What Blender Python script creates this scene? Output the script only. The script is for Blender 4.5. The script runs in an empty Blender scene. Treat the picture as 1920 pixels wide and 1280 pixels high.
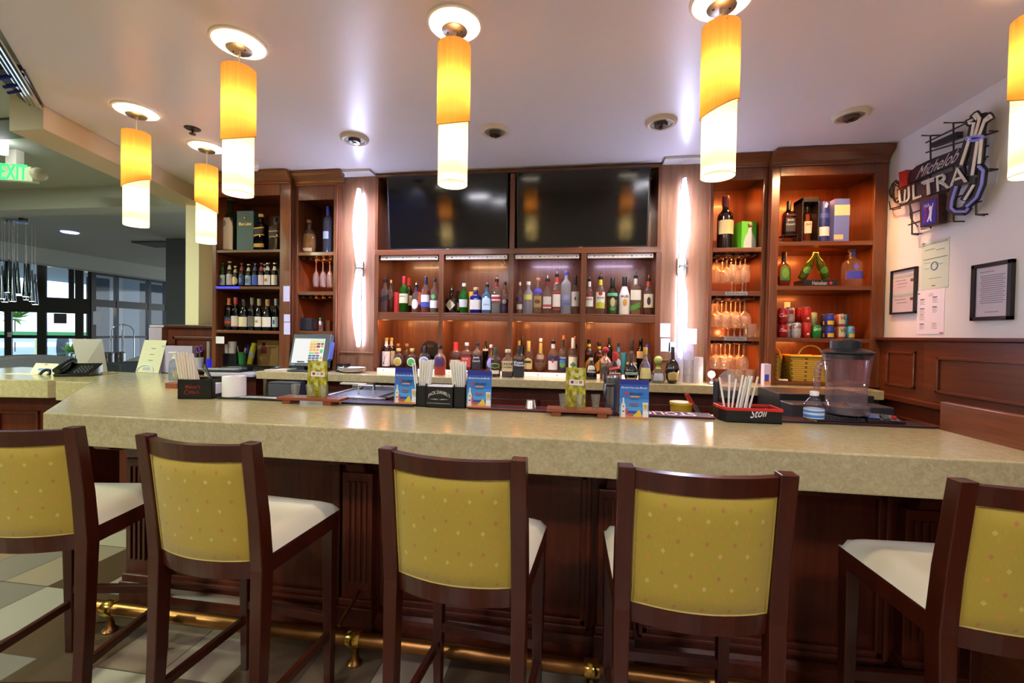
import bpy, math, random
from mathutils import Vector, Matrix
random.seed(7)
sc=bpy.context.scene
COL=sc.collection
PI=math.pi
def R_(d): return math.radians(d)
# ---------------------------------------------------------------- camera (one metre scale, back bar runs along X)
CZ=1.45; F=815.0
yaw,pit,rol=R_(8.277),R_(-0.928),R_(0.937)
_f=Vector((-math.sin(yaw),math.cos(yaw),0)); _r=Vector((math.cos(yaw),math.sin(yaw),0)); _u=Vector((0,0,1))
_f2=_f*math.cos(pit)+_u*math.sin(pit); _u2=_u*math.cos(pit)-_f*math.sin(pit)
CR=_r*math.cos(rol)+_u2*math.sin(rol); CU=_u2*math.cos(rol)-_r*math.sin(rol); CF=_f2
cam=bpy.data.cameras.new('camera'); camo=bpy.data.objects.new('camera',cam); COL.objects.link(camo)
cam.sensor_width=36; cam.lens=F/1920*36; cam.clip_start=.02; cam.clip_end=200
camo.matrix_world=Matrix((( CR.x,CU.x,-CF.x,0),(CR.y,CU.y,-CF.y,0),(CR.z,CU.z,-CF.z,CZ),(0,0,0,1)))
sc.camera=camo
# measuring helpers: a sight line of the photograph met with a real plane of the room
def ray(x,y): return CR*((x-960)/F)-CU*((y-640)/F)+CF
O=Vector((0,0,CZ))
def PY(x,y,Y): v=ray(x,y); return O+v*(Y/v.y)
def PZ(x,y,Z): v=ray(x,y); return O+v*((Z-CZ)/v.z)
def PX(x,y,X): v=ray(x,y); return O+v*(X/v.x)
def XY(x,y,Y): return PY(x,y,Y).x
def ZY(x,y,Y): return PY(x,y,Y).z
def depth(p): return (Vector(p)-O).dot(CF)
# ---------------------------------------------------------------- materials
def lin(h):
    h=h.lstrip('#'); c=[int(h[i:i+2],16)/255 for i in (0,2,4)]
    return tuple(x/12.92 if x<=.04045 else ((x+.055)/1.055)**2.4 for x in c)+(1,)
MATS={}
def _new(n):
    m=bpy.data.materials.new(n); m.use_nodes=True; nt=m.node_tree
    return m,nt,nt.nodes['Principled BSDF'],nt.nodes,nt.links
def M(h,rough=.5,metal=0,es=0,ec=None,coat=0,spec=.5,var=0,vs=30,stretch=None):
    k=(h,rough,metal,es,ec,coat,spec,var,vs,stretch)
    if k in MATS: return MATS[k]
    m,nt,b,N,L=_new('mat_%d'%len(MATS))
    b.inputs['Base Color'].default_value=lin(h); b.inputs['Roughness'].default_value=rough
    b.inputs['Metallic'].default_value=metal; b.inputs['Coat Weight'].default_value=coat
    b.inputs['Coat Roughness'].default_value=.08
    b.inputs['Specular IOR Level'].default_value=spec
    if es: b.inputs['Emission Color'].default_value=lin(ec or h); b.inputs['Emission Strength'].default_value=es
    tc=N.new('ShaderNodeTexCoord'); no=N.new('ShaderNodeTexNoise'); mp=N.new('ShaderNodeMapping')
    L.new(tc.outputs['Object'],mp.inputs['Vector']); L.new(mp.outputs['Vector'],no.inputs['Vector'])
    no.inputs['Scale'].default_value=vs
    if stretch: mp.inputs['Scale'].default_value=stretch
    if var:
        mx=N.new('ShaderNodeMix'); mx.data_type='RGBA'; mx.blend_type='MIX'
        c=lin(h); mx.inputs['A'].default_value=tuple(x*(1-var) for x in c[:3])+(1,); mx.inputs['B'].default_value=tuple(min(1,x*(1+var)) for x in c[:3])+(1,)
        L.new(no.outputs['Fac'],mx.inputs['Factor']); L.new(mx.outputs['Result'],b.inputs['Base Color'])
    else:
        mr=N.new('ShaderNodeMapRange'); mr.inputs['To Min'].default_value=max(0,rough-.03); mr.inputs['To Max'].default_value=min(1,rough+.03)
        L.new(no.outputs['Fac'],mr.inputs['Value']); L.new(mr.outputs['Result'],b.inputs['Roughness'])
    MATS[k]=m; return m
def wood(h1,h2,rough=.3,coat=.3,axis='z',sc_=9):
    k=('wood',h1,h2,rough,coat,axis,sc_)
    if k in MATS: return MATS[k]
    m,nt,b,N,L=_new('wood_%d'%len(MATS))
    tc=N.new('ShaderNodeTexCoord'); mp=N.new('ShaderNodeMapping'); no=N.new('ShaderNodeTexNoise'); cr=N.new('ShaderNodeValToRGB')
    s={'z':(1,1,.07),'x':(.07,1,1),'y':(1,.07,1)}[axis]
    mp.inputs['Scale'].default_value=s
    L.new(tc.outputs['Object'],mp.inputs['Vector']); L.new(mp.outputs['Vector'],no.inputs['Vector'])
    no.inputs['Scale'].default_value=sc_*4; no.inputs['Detail'].default_value=6; no.inputs['Roughness'].default_value=.65
    cr.color_ramp.elements[0].position=.3; cr.color_ramp.elements[1].position=.72
    cr.color_ramp.elements[0].color=lin(h1); cr.color_ramp.elements[1].color=lin(h2)
    L.new(no.outputs['Fac'],cr.inputs['Fac']); L.new(cr.outputs['Color'],b.inputs['Base Color'])
    b.inputs['Roughness'].default_value=rough; b.inputs['Coat Weight'].default_value=coat; b.inputs['Coat Roughness'].default_value=.12
    bu=N.new('ShaderNodeBump'); bu.inputs['Strength'].default_value=.04; L.new(no.outputs['Fac'],bu.inputs['Height']); L.new(bu.outputs['Normal'],b.inputs['Normal'])
    MATS[k]=m; return m
def glass(h='#ffffff',dark=.35,gl=1.0,haze=0,hz='#ffffff'):
    """thin-walled glass: tinted see-through, glossy by angle, deeper tint where the wall is seen edge-on"""
    k=('gl',h,dark,gl,haze,hz)
    if k in MATS: return MATS[k]
    m,nt,b,N,L=_new('glass_%d'%len(MATS))
    out=N['Material Output']; N.remove(b)
    lw=N.new('ShaderNodeLayerWeight'); lw.inputs['Blend'].default_value=.35
    c=lin(h)
    mc=N.new('ShaderNodeMix'); mc.data_type='RGBA'; mc.inputs['A'].default_value=c
    mc.inputs['B'].default_value=tuple(max(0,x*(1-dark)) for x in c[:3])+(1,)
    L.new(lw.outputs['Facing'],mc.inputs['Factor'])
    tr=N.new('ShaderNodeBsdfTransparent'); L.new(mc.outputs['Result'],tr.inputs['Color'])
    gs=N.new('ShaderNodeBsdfGlossy'); gs.inputs['Roughness'].default_value=.04
    no=N.new('ShaderNodeTexNoise'); no.inputs['Scale'].default_value=25; 
    mr=N.new('ShaderNodeMapRange'); mr.inputs['To Min'].default_value=.02; mr.inputs['To Max'].default_value=.07
    L.new(no.outputs['Fac'],mr.inputs['Value']); L.new(mr.outputs['Result'],gs.inputs['Roughness'])
    l2=N.new('ShaderNodeLayerWeight'); l2.inputs['Blend'].default_value=.5
    pw=N.new('ShaderNodeMath'); pw.operation='POWER'; pw.inputs[1].default_value=4; L.new(l2.outputs['Facing'],pw.inputs[0])
    mu=N.new('ShaderNodeMath'); mu.operation='MULTIPLY_ADD'; mu.inputs[1].default_value=.75*gl; mu.inputs[2].default_value=.045*gl; mu.use_clamp=True; L.new(pw.outputs[0],mu.inputs[0])
    mx=N.new('ShaderNodeMixShader'); L.new(mu.outputs[0],mx.inputs['Fac']); L.new(tr.outputs[0],mx.inputs[1]); L.new(gs.outputs[0],mx.inputs[2])
    last=mx
    if haze:
        d=N.new('ShaderNodeBsdfDiffuse'); d.inputs['Color'].default_value=lin(hz)
        t2=N.new('ShaderNodeBsdfTranslucent'); t2.inputs['Color'].default_value=lin(hz)
        ad=N.new('ShaderNodeMixShader'); ad.inputs['Fac'].default_value=.5; L.new(d.outputs[0],ad.inputs[1]); L.new(t2.outputs[0],ad.inputs[2])
        m2=N.new('ShaderNodeMixShader'); m2.inputs['Fac'].default_value=haze; L.new(mx.outputs[0],m2.inputs[1]); L.new(ad.outputs[0],m2.inputs[2]); last=m2
    L.new(last.outputs[0],out.inputs['Surface'])
    MATS[k]=m; return m
def liquid(h): return glass(h,.2,.25,.5,h)
def marble():
    m,nt,b,N,L=_new('beige_stone')
    tc=N.new('ShaderNodeTexCoord'); n1=N.new('ShaderNodeTexNoise'); n2=N.new('ShaderNodeTexNoise'); cr=N.new('ShaderNodeValToRGB')
    n1.inputs['Scale'].default_value=42; n1.inputs['Detail'].default_value=8; n1.inputs['Roughness'].default_value=.7; n1.inputs['Distortion'].default_value=1.2
    L.new(tc.outputs['Object'],n1.inputs['Vector'])
    e=cr.color_ramp.elements; e[0].position=.3; e[0].color=lin('#a3936a'); e[1].position=.7; e[1].color=lin('#c2b690')
    x=e.new(.5); x.color=lin('#b3a57c')
    L.new(n1.outputs['Fac'],cr.inputs['Fac']); L.new(cr.outputs['Color'],b.inputs['Base Color'])
    b.inputs['Roughness'].default_value=.17; b.inputs['Specular IOR Level'].default_value=.42
    return m
def fabric():
    m,nt,b,N,L=_new('gold_diamond_fabric')
    uv=N.new('ShaderNodeUVMap'); sp=N.new('ShaderNodeSeparateXYZ'); L.new(uv.outputs[0],sp.inputs[0])
    def mth(op,a,b_=None,c=None):
        n=N.new('ShaderNodeMath'); n.operation=op
        for i,v in enumerate((a,b_,c)):
            if v is None: continue
            if isinstance(v,(int,float)): n.inputs[i].default_value=v
            else: L.new(v,n.inputs[i])
        return n.outputs[0]
    u=mth('MULTIPLY',sp.outputs['X'],5.0); v=mth('MULTIPLY',sp.outputs['Y'],10.5)
    row=mth('FLOOR',v); off=mth('MULTIPLY',mth('MODULO',row,2.0),.5)
    fu=mth('SUBTRACT',mth('FRACT',mth('ADD',u,off)),.5); fv=mth('SUBTRACT',mth('FRACT',v),.5)
    dd=mth('ADD',mth('DIVIDE',mth('ABSOLUTE',fu),.085),mth('DIVIDE',mth('ABSOLUTE',fv),.25))
    inside=mth('LESS_THAN',dd,1.0)
    r3=mth('DIVIDE',mth('MODULO',row,3.0),3.0)
    cr=N.new('ShaderNodeValToRGB'); cr.color_ramp.interpolation='CONSTANT'
    e=cr.color_ramp.elements; e[0].position=0; e[0].color=lin('#ad7238'); e[1].position=.3; e[1].color=lin('#bf8a36'); x=e.new(.6); x.color=lin('#c4ab55')
    L.new(r3,cr.inputs['Fac'])
    no=N.new('ShaderNodeTexNoise'); mp=N.new('ShaderNodeMapping'); mp.inputs['Scale'].default_value=(90,6,1); L.new(uv.outputs[0],mp.inputs['Vector']); L.new(mp.outputs[0],no.inputs['Vector']); no.inputs['Scale'].default_value=2.5
    bc=N.new('ShaderNodeMix'); bc.data_type='RGBA'; bc.inputs['A'].default_value=lin('#a08725'); bc.inputs['B'].default_value=lin('#b4992f'); L.new(no.outputs['Fac'],bc.inputs['Factor'])
    mx=N.new('ShaderNodeMix'); mx.data_type='RGBA'; L.new(inside,mx.inputs['Factor']); L.new(bc.outputs['Result'],mx.inputs['A']); L.new(cr.outputs['Color'],mx.inputs['B'])
    L.new(mx.outputs['Result'],b.inputs['Base Color']); b.inputs['Roughness'].default_value=.6; b.inputs['Sheen Weight'].default_value=.2
    return m
def tiles():
    m,nt,b,N,L=_new('plank_tile_floor')
    tc=N.new('ShaderNodeTexCoord'); sx=N.new('ShaderNodeSeparateXYZ'); mp=N.new('ShaderNodeCombineXYZ'); L.new(tc.outputs['Object'],sx.inputs[0])
    for a,o,i in (('Y',-1.78+59.4,'X'),('X',.815+59.4,'Y')):
        ad=N.new('ShaderNodeMath'); ad.inputs[1].default_value=o; L.new(sx.outputs[a],ad.inputs[0]); L.new(ad.outputs[0],mp.inputs[i])
    br=N.new('ShaderNodeTexBrick'); br.offset=0; L.new(mp.outputs[0],br.inputs['Vector'])
    br.inputs['Color1'].default_value=(0,0,0,1); br.inputs['Color2'].default_value=(1,1,1,1); br.inputs['Mortar'].default_value=(.5,.5,.5,1)
    br.inputs['Scale'].default_value=1; br.inputs['Brick Width'].default_value=.445; br.inputs['Row Height'].default_value=.297; br.inputs['Mortar Size'].default_value=.003
    cr=N.new('ShaderNodeValToRGB'); cr.color_ramp.interpolation='CONSTANT'; e=cr.color_ramp.elements
    e[0].position=0; e[0].color=lin('#574431'); e[1].position=.22; e[1].color=lin('#9b8b76')
    for p,c in ((.36,'#6f5c48'),(.47,'#a79f90'),(.58,'#80796e'),(.68,'#b3ab94'),(.8,'#8d7966'),(.9,'#5f4c38')): x=e.new(p); x.color=lin(c)
    L.new(br.outputs['Color'],cr.inputs['Fac'])
    mx=N.new('ShaderNodeMix'); mx.data_type='RGBA'; L.new(br.outputs['Fac'],mx.inputs['Factor']); L.new(cr.outputs['Color'],mx.inputs['A']); mx.inputs['B'].default_value=lin('#4a4238')
    L.new(mx.outputs['Result'],b.inputs['Base Color']); b.inputs['Roughness'].default_value=.28
    return m
def weave(h1,h2,s=60):
    m,nt,b,N,L=_new('weave_%s'%h1[1:])
    uv=N.new('ShaderNodeUVMap'); br=N.new('ShaderNodeTexBrick'); L.new(uv.outputs[0],br.inputs['Vector'])
    br.inputs['Color1'].default_value=lin(h1); br.inputs['Color2'].default_value=lin(h1); br.inputs['Mortar'].default_value=lin(h2)
    br.inputs['Scale'].default_value=s; br.inputs['Mortar Size'].default_value=.06; br.inputs['Brick Width'].default_value=1.4; br.inputs['Row Height'].default_value=.6
    L.new(br.outputs['Color'],b.inputs['Base Color']); b.inputs['Roughness'].default_value=.6
    bu=N.new('ShaderNodeBump'); bu.inputs['Strength'].default_value=.6; bu.inputs['Distance'].default_value=.004; bu.invert=True
    L.new(br.outputs['Fac'],bu.inputs['Height']); L.new(bu.outputs[0],b.inputs['Normal'])
    return m
def shade_mat(h,t,es=0):
    """lamp shade: lets the bulb inside shine through"""
    m,nt,b,N,L=_new('shade_'+h[1:]); out=N['Material Output']; N.remove(b)
    no=N.new('ShaderNodeTexNoise'); tc=N.new('ShaderNodeTexCoord'); mp=N.new('ShaderNodeMapping'); mp.inputs['Scale'].default_value=(1,1,.03)
    L.new(tc.outputs['Object'],mp.inputs['Vector']); L.new(mp.outputs[0],no.inputs['Vector']); no.inputs['Scale'].default_value=130
    c=lin(h); mc=N.new('ShaderNodeMix'); mc.data_type='RGBA'; mc.inputs['A'].default_value=tuple(x*.8 for x in c[:3])+(1,); mc.inputs['B'].default_value=tuple(min(1,x*1.1) for x in c[:3])+(1,)
    L.new(no.outputs['Fac'],mc.inputs['Factor'])
    d=N.new('ShaderNodeBsdfDiffuse'); tl=N.new('ShaderNodeBsdfTranslucent'); mx=N.new('ShaderNodeMixShader'); mx.inputs['Fac'].default_value=t
    L.new(mc.outputs['Result'],d.inputs['Color']); L.new(mc.outputs['Result'],tl.inputs['Color']); L.new(d.outputs[0],mx.inputs[1]); L.new(tl.outputs[0],mx.inputs[2])
    last=mx
    if es:
        em=N.new('ShaderNodeEmission'); em.inputs['Strength'].default_value=es; L.new(mc.outputs['Result'],em.inputs['Color'])
        ad=N.new('ShaderNodeAddShader'); L.new(mx.outputs[0],ad.inputs[0]); L.new(em.outputs[0],ad.inputs[1]); last=ad
    L.new(last.outputs[0],out.inputs['Surface'])
    return m
def glow(h,s): return M('#101010',.6,es=s,ec=h)
CAB=wood('#552a15','#7b4827',.33,.25)          # cabinet mahogany
CABX=wood('#552a15','#7b4827',.33,.25,'x')
DARK=wood('#451608','#64270f',.38,.05)         # bar front and stools
STOOLW=wood('#341006','#48190a',.3,.15,'z',6)
LIGHTW=wood('#714a33','#8d674b',.35,.15)        # sconce panels
MARB=marble(); FAB=fabric(); TILE=tiles()
WHITE=M('#e8e6e0',.5); BLACK=M('#0c0c0d',.35); BLACKG=M('#08080a',.12,coat=.3); CHROME=M('#d8d8da',.12,1); STEEL=M('#a8aab0',.28,1); NICKEL=M('#a59c8a',.38,1)
BRASS=M('#9a6a3c',.36,1,var=.25,vs=14); PAPER=M('#e9e8ee',.7); CREAM=M('#e6ddbd',.6); GOLD=M('#c9a24a',.35,.6)
PAINTW=M('#d6d9da',.55,var=.02,vs=4); CEILP=M('#e2e1e8',.32,var=.02,vs=3)
CLEAR=glass('#fbf6f0',.12,1.3,.06,'#fff2e4'); GREENG=glass('#5fae3a',.4,1.3,.4,'#2f8a1e'); DKGREEN=glass('#26301a',.5,1.2,.2,'#1c2612'); AMBERG=glass('#8a4a1c',.5,1.2,.2,'#7a3c14'); FROST=glass('#e8ecf2',.2,.7,.5,'#dfe4ee')
# ---------------------------------------------------------------- mesh building
MW={}
class MB:
    def __init__(s,T=None): s.v=[];s.f=[];s.uv={};s.T=T
    def _add(s,vs):
        b=len(s.v)
        for p in vs:
            p=Vector(p); s.v.append(s.T@p if s.T else p)
        return b
    def box(s,x0,x1,y0,y1,z0,z1):
        b=s._add([(x,y,z) for z in (z0,z1) for y in (y0,y1) for x in (x0,x1)])
        for q in ((0,2,3,1),(4,5,7,6),(0,1,5,4),(2,6,7,3),(0,4,6,2),(1,3,7,5)): s.f.append(tuple(b+i for i in q))
        return s
    def hexa(s,p8):
        b=s._add(p8)
        for q in ((0,3,2,1),(4,5,6,7),(0,1,5,4),(1,2,6,5),(2,3,7,6),(3,0,4,7)): s.f.append(tuple(b+i for i in q))
        return s
    def quad(s,*ps,uv=None):
        b=s._add(ps); s.f.append(tuple(range(b,b+len(ps))))
        if uv: s.uv[len(s.f)-1]=uv
        return s
    def prism(s,poly,a0,a1,ax='z'):
        def mk(p,a): return {'z':(p[0],p[1],a),'y':(p[0],a,p[1]),'x':(a,p[0],p[1])}[ax]
        n=len(poly); b=s._add([mk(p,a0) for p in poly]+[mk(p,a1) for p in poly])
        s.f.append(tuple(range(b+n-1,b-1,-1))); s.f.append(tuple(range(b+n,b+2*n)))
        for i in range(n): j=(i+1)%n; s.f.append((b+i,b+j,b+n+j,b+n+i))
        return s
    def lathe(s,prof,c=(0,0,0),n=20,sx=1,sy=1,p=2,cap0=True,cap1=True,a0=0,a1=2*PI):
        full=abs(a1-a0-2*PI)<1e-6; m=n if full else n+1; rings=[]
        for r,z in prof:
            ring=[]
            for i in range(m):
                a=a0+(a1-a0)*i/n; ca,sa=math.cos(a),math.sin(a)
                k=1 if p==2 else (abs(ca)**p+abs(sa)**p)**(-1/p)
                ring.append((c[0]+r*sx*k*ca,c[1]+r*sy*k*sa,c[2]+z))
            rings.append(s._add(ring))
        for A,B in zip(rings,rings[1:]):
            for i in range(n):
                j=(i+1)%m; s.f.append((A+i,A+j,B+j,B+i))
        if full and cap0 and prof[0][0]>1e-6: s.f.append(tuple(range(rings[0]+n-1,rings[0]-1,-1)))
        if full and cap1 and prof[-1][0]>1e-6: s.f.append(tuple(range(rings[-1],rings[-1]+n)))
        return s
    def tube(s,pts,r,n=8,closed=False,flat=None):
        pts=[Vector(p) for p in pts]; N=len(pts); rings=[]
        up=None
        for i,p in enumerate(pts):
            a=pts[(i-1)%N] if (closed or i>0) else p; c=pts[(i+1)%N] if (closed or i<N-1) else p
            t=(c-a)
            if t.length<1e-9: t=Vector((0,0,1))
            t.normalize()
            if up is None: up=Vector((0,0,1)) if abs(t.z)<.9 else Vector((1,0,0))
            x=t.cross(up)
            if x.length<1e-6: x=t.cross(Vector((0,1,0)))
            x.normalize(); y=x.cross(t); up=y
            rr=r[i] if isinstance(r,(list,tuple)) else r
            rings.append(s._add([p+x*math.cos(2*PI*k/n)*rr+y*math.sin(2*PI*k/n)*rr for k in range(n)]))
        for i in range(N if closed else N-1):
            A,B=rings[i],rings[(i+1)%N]
            for k in range(n): j=(k+1)%n; s.f.append((A+k,A+j,B+j,B+k))
        if not closed: s.f.append(tuple(range(rings[0]+n-1,rings[0]-1,-1))); s.f.append(tuple(range(rings[-1],rings[-1]+n)))
        return s
    def grid(s,fn,nu,nv):
        b=s._add([fn(i/nu,j/nv) for j in range(nv+1) for i in range(nu+1)])
        for j in range(nv):
            for i in range(nu):
                q=(b+j*(nu+1)+i,b+j*(nu+1)+i+1,b+(j+1)*(nu+1)+i+1,b+(j+1)*(nu+1)+i)
                s.f.append(q); s.uv[len(s.f)-1]=[(i/nu,j/nv),((i+1)/nu,j/nv),((i+1)/nu,(j+1)/nv),(i/nu,(j+1)/nv)]
        return s
    def ball(s,c,r,n=12,sz=1): return s.lathe([(r*math.sin(PI*i/n) if 0<i<n else 1e-7,-r*sz*math.cos(PI*i/n)) for i in range(n+1)],c,n)
    def text(s,t,fn,depth=None):
        """letters: fn(u,v) maps the unit box of the word to space"""
        V,Fs,w,h=TXT[t]; b=s._add([fn(x,y) for x,y in V]); s.f+= [tuple(b+i for i in q) for q in Fs]
        return s
TEXTS=['Michelob','ULTRA','PGA','TOUR','JACK DANIEL\'S','Stoli','EXIT','BACARDI','Heineken','KNOB','CREEK','Evan','Williams','MALIBU','TEQUILA','7','Red Wine','White Wine','Maker\'s','Mark','STOLICHNAYA','Coke','Coca','Cola','Sprite','V8','Blended from the Blender','Jack','Daniel\'s','BOMBAY','GIN','Blue Label','BULLEIT','TOPAZ','Dole','Welcome','SKYY','JAMESON']
TXT={}
def _texts():
    obs=[]
    for t in TEXTS:
        cu=bpy.data.curves.new('t','FONT'); cu.body=t; cu.resolution_u=3; cu.offset=0 if t in ('Blended from the Blender','Red Wine','White Wine','Michelob') else .008 if t in ('Stoli',"Maker's",'Mark',"JACK DANIEL'S",'EXIT','ULTRA','Coca','Sprite') else .02
        if t in ('Michelob','Stoli','Sprite','Coca','Cola','Blended from the Blender','Daniel\'s'): cu.shear=.35
        o=bpy.data.objects.new('t',cu); COL.objects.link(o); obs.append((t,o,cu))
    dg=bpy.context.evaluated_depsgraph_get(); dg.update()
    for t,o,cu in obs:
        me=bpy.data.meshes.new_from_object(o.evaluated_get(dg))
        xs=[v.co.x for v in me.vertices]; ys=[v.co.y for v in me.vertices]
        x0,x1,y0,y1=min(xs),max(xs),min(ys),max(ys)
        TXT[t]=([((v.co.x-x0)/(x1-x0),(v.co.y-y0)/(y1-y0)) for v in me.vertices],[tuple(p.vertices) for p in me.polygons],x1-x0,y1-y0)
        bpy.data.meshes.remove(me)
    for t,o,cu in obs: bpy.data.objects.remove(o); bpy.data.curves.remove(cu)
_texts()
def flat(p0,pu,pv):
    """unit box -> parallelogram with corner p0 and edge ends pu, pv"""
    p0,pu,pv=Vector(p0),Vector(pu),Vector(pv)
    return lambda u,v:p0+(pu-p0)*u+(pv-p0)*v
def tag(o,label=None,cat=None,group=None,kind=None):
    for k,v in (('label',label),('category',cat),('group',group),('kind',kind)):
        if v: o[k]=v
    return o
def _mesh(name,mb,mat,W,smooth=False,bevel=0):
    inv=W.inverted(); me=bpy.data.meshes.new(name)
    me.from_pydata([tuple(inv@p) for p in mb.v],[],mb.f); 
    if mb.uv:
        ul=me.uv_layers.new(name='UVMap')
        for pi,us in mb.uv.items():
            for li,uv in zip(me.polygons[pi].loop_indices,us): ul.data[li].uv=uv
    me.materials.append(mat)
    o=bpy.data.objects.new(name,me); COL.objects.link(o)
    if smooth:
        for p in me.polygons: p.use_smooth=True
        try: me.set_sharp_from_angle(angle=R_(40))
        except Exception: pass
    if bevel:
        b=o.modifiers.new('bevel','BEVEL'); b.width=bevel; b.segments=2; b.limit_method='ANGLE'; b.angle_limit=R_(40)
    return o
def thing(name,label,cat,loc=(0,0,0),rz=0,group=None):
    o=bpy.data.objects.new(name,None); COL.objects.link(o); o.empty_display_size=.05
    o.location=loc; o.rotation_euler=(0,0,rz); MW[o]=Matrix.Translation(Vector(loc))@Matrix.Rotation(rz,4,'Z')
    return tag(o,label,cat,group)
def part(name,mb,mat,par,smooth=False,bevel=0,label=None):
    """mesh given in world space, parented to a thing or a part"""
    o=_mesh(name,mb,mat,MW[par],smooth,bevel); o.parent=par; MW[o]=MW[par]
    if label: o['label']=label
    return o
def solo(name,mb,mat,label,cat,group=None,smooth=False,bevel=0,kind=None):
    xs=[p.x for p in mb.v];ys=[p.y for p in mb.v];zs=[p.z for p in mb.v]
    L=Vector(((min(xs)+max(xs))/2,(min(ys)+max(ys))/2,min(zs))); W=Matrix.Translation(L)
    o=_mesh(name,mb,mat,W,smooth,bevel); o.location=L; MW[o]=W
    return tag(o,label,cat,group,kind)
def struct(name,mb,mat,smooth=False,bevel=0,par=None):
    W=MW[par] if par else Matrix.Identity(4)
    o=_mesh(name,mb,mat,W,smooth,bevel); MW[o]=W
    if par: o.parent=par
    else: o['kind']='structure'
    return o
def children(o): return [c for c in CH if c.parent is o]
def dup(root,loc,rz,label=None,group=None):
    r=root.copy(); COL.objects.link(r); r.location=loc; r.rotation_euler=(0,0,rz); MW[r]=Matrix.Translation(Vector(loc))@Matrix.Rotation(rz,4,'Z')
    if label: r['label']=label
    if group: r['group']=group
    for ch in list(root.children):
        c=ch.copy(); COL.objects.link(c); c.parent=r
        for g in list(ch.children): d=g.copy(); COL.objects.link(d); d.parent=c
    return r
def rot_box(c,ax,hx,hy,z0,z1):
    """8 corners of an upright box turned to direction ax (2d) about c"""
    ax=Vector((ax[0],ax[1])).normalized(); ay=Vector((-ax.y,ax.x)); c=Vector((c[0],c[1]))
    p=[c-ax*hx-ay*hy,c+ax*hx-ay*hy,c+ax*hx+ay*hy,c-ax*hx+ay*hy]
    return [(q.x,q.y,z0) for q in p]+[(q.x,q.y,z1) for q in p]
def light(name,kind,loc,power,col,size=.05,rot=None,spot=None,sy=None):
    l=bpy.data.lights.new(name,kind); l.energy=power; l.color=lin(col)[:3]
    if kind=='POINT': l.shadow_soft_size=size
    if kind=='AREA':
        l.size=size
        if sy: l.shape='RECTANGLE'; l.size_y=sy
        else: l.shape='DISK'
    if kind=='SPOT': l.spot_size=R_(spot); l.spot_blend=.6; l.shadow_soft_size=size
    o=bpy.data.objects.new(name,l); COL.objects.link(o); o.location=loc
    if rot: o.rotation_euler=rot
    return o
# ---------------------------------------------------------------- room shell
CEIL=2.68
XR=1.955
struct('floor',MB().box(-16,4,-4.2,14,-.05,0),TILE)
struct('ceiling',MB().prism([(-2.2,-4.2),(2.1,-4.2),(2.1,3.6),(-3.34,3.6),(-2.95,2.04),(-2.2,1.32)],CEIL,CEIL+.12),CEILP)
struct('wall_right',MB().box(XR,XR+.1,-4.2,3.6,0,CEIL),PAINTW)
struct('wall_rear',MB().box(-16,2.1,-4.3,-4.2,0,2.8),M('#b9a88c',.6,var=.02,vs=3))
struct('wall_back',MB().box(-3.3,2.05,3.5,3.6,0,CEIL),M('#eae0cc',.6,var=.03,vs=4))
# ceiling edge beam along the left of the bar, and the next bulkheads of the lobby
b=MB(); b.prism([(-2.96,2.04),(-3.31,3.5),(-3.56,3.5),(-3.19,2.04)],2.555,CEIL+.1)
struct('trim_1',b,M('#d3c3a4',.5,var=.02,vs=4))
LOBC=M('#b4bab4',.6,var=.02,vs=3)
struct('ceiling_2',MB().prism([(-16,-4.2),(-2.2,-4.2),(-2.2,1.32),(-2.95,2.04),(-3.34,3.6),(-16,3.6)],2.8,2.9),LOBC)
struct('trim_2',MB().box(-16,-3.45,3.56,3.78,2.6,2.8),LOBC)
struct('ceiling_3',MB().box(-9.2,-2.6,3.6,14,2.82,2.9),LOBC)
struct('trim_3',MB().box(-9.5,-9.2,3.78,14,2.55,2.9),LOBC)
struct('ceiling_4',MB().box(-16,-9.5,3.6,14,2.86,2.95),LOBC)
struct('wall_left',MB().box(-16.1,-16,-4.2,3.5,0,2.8),M('#9a9c98',.6))
struct('wall_back_2',MB().box(-3.6,-2.6,5.4,14,0,2.82),M('#8f958f',.6))
# dark grey lobby column and the cream column standing on the half wall
a=PZ(311,447,2.82); c=PZ(347,447,2.82)
struct('wall_column',MB().box(a.x,c.x+.1,a.y,a.y+.5,0,2.82),M('#565b60',.6,var=.03,vs=4))
struct('wall_column_2',MB().box(-3.385,-3.255,3.36,3.62,1.488,2.56),M('#efe9c4',.55,var=.02,vs=4))
# half wall with panelled wood face
hw=thing('half_wall_partition','dark wood half wall behind the left end of the bar, cream column on top','partition',(-3.2,3.42,0))
part('panel',MB().box(-3.56,-2.9,3.36,3.48,0,1.46),DARK,hw,bevel=.004)
b=MB(); b.hexa(rot_box((-3.70,3.435),(-.9,.42),.15,.05,0,1.46)); part('side_panel',b,wood('#5b3420','#7d4c30',.4,.1),hw)
b=MB(); b.prism([(-2.89,3.33),(-3.57,3.33),(-3.87,3.47),(-3.87,3.57),(-2.89,3.57)],1.461,1.486); part('cap',b,wood('#3a1a10','#54281a',.35,.2),hw,bevel=.004)
b=MB()
for x0,x1,z0,z1 in ((-3.50,-2.98,1.36,1.385),(-3.50,-2.98,1.1,1.125),(-3.50,-3.475,1.1,1.385),(-3.005,-2.98,1.1,1.385)): b.box(x0,x1,3.345,3.362,z0,z1)
part('moulding',b,DARK,hw,bevel=.004)
solo('tape_strip',MB().box(-3.035,-2.985,3.496,3.499,1.49,2.0),M('#b59b54',.6),'yellow brown strip of tape on the wall beside the left cabinet','tape')
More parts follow.
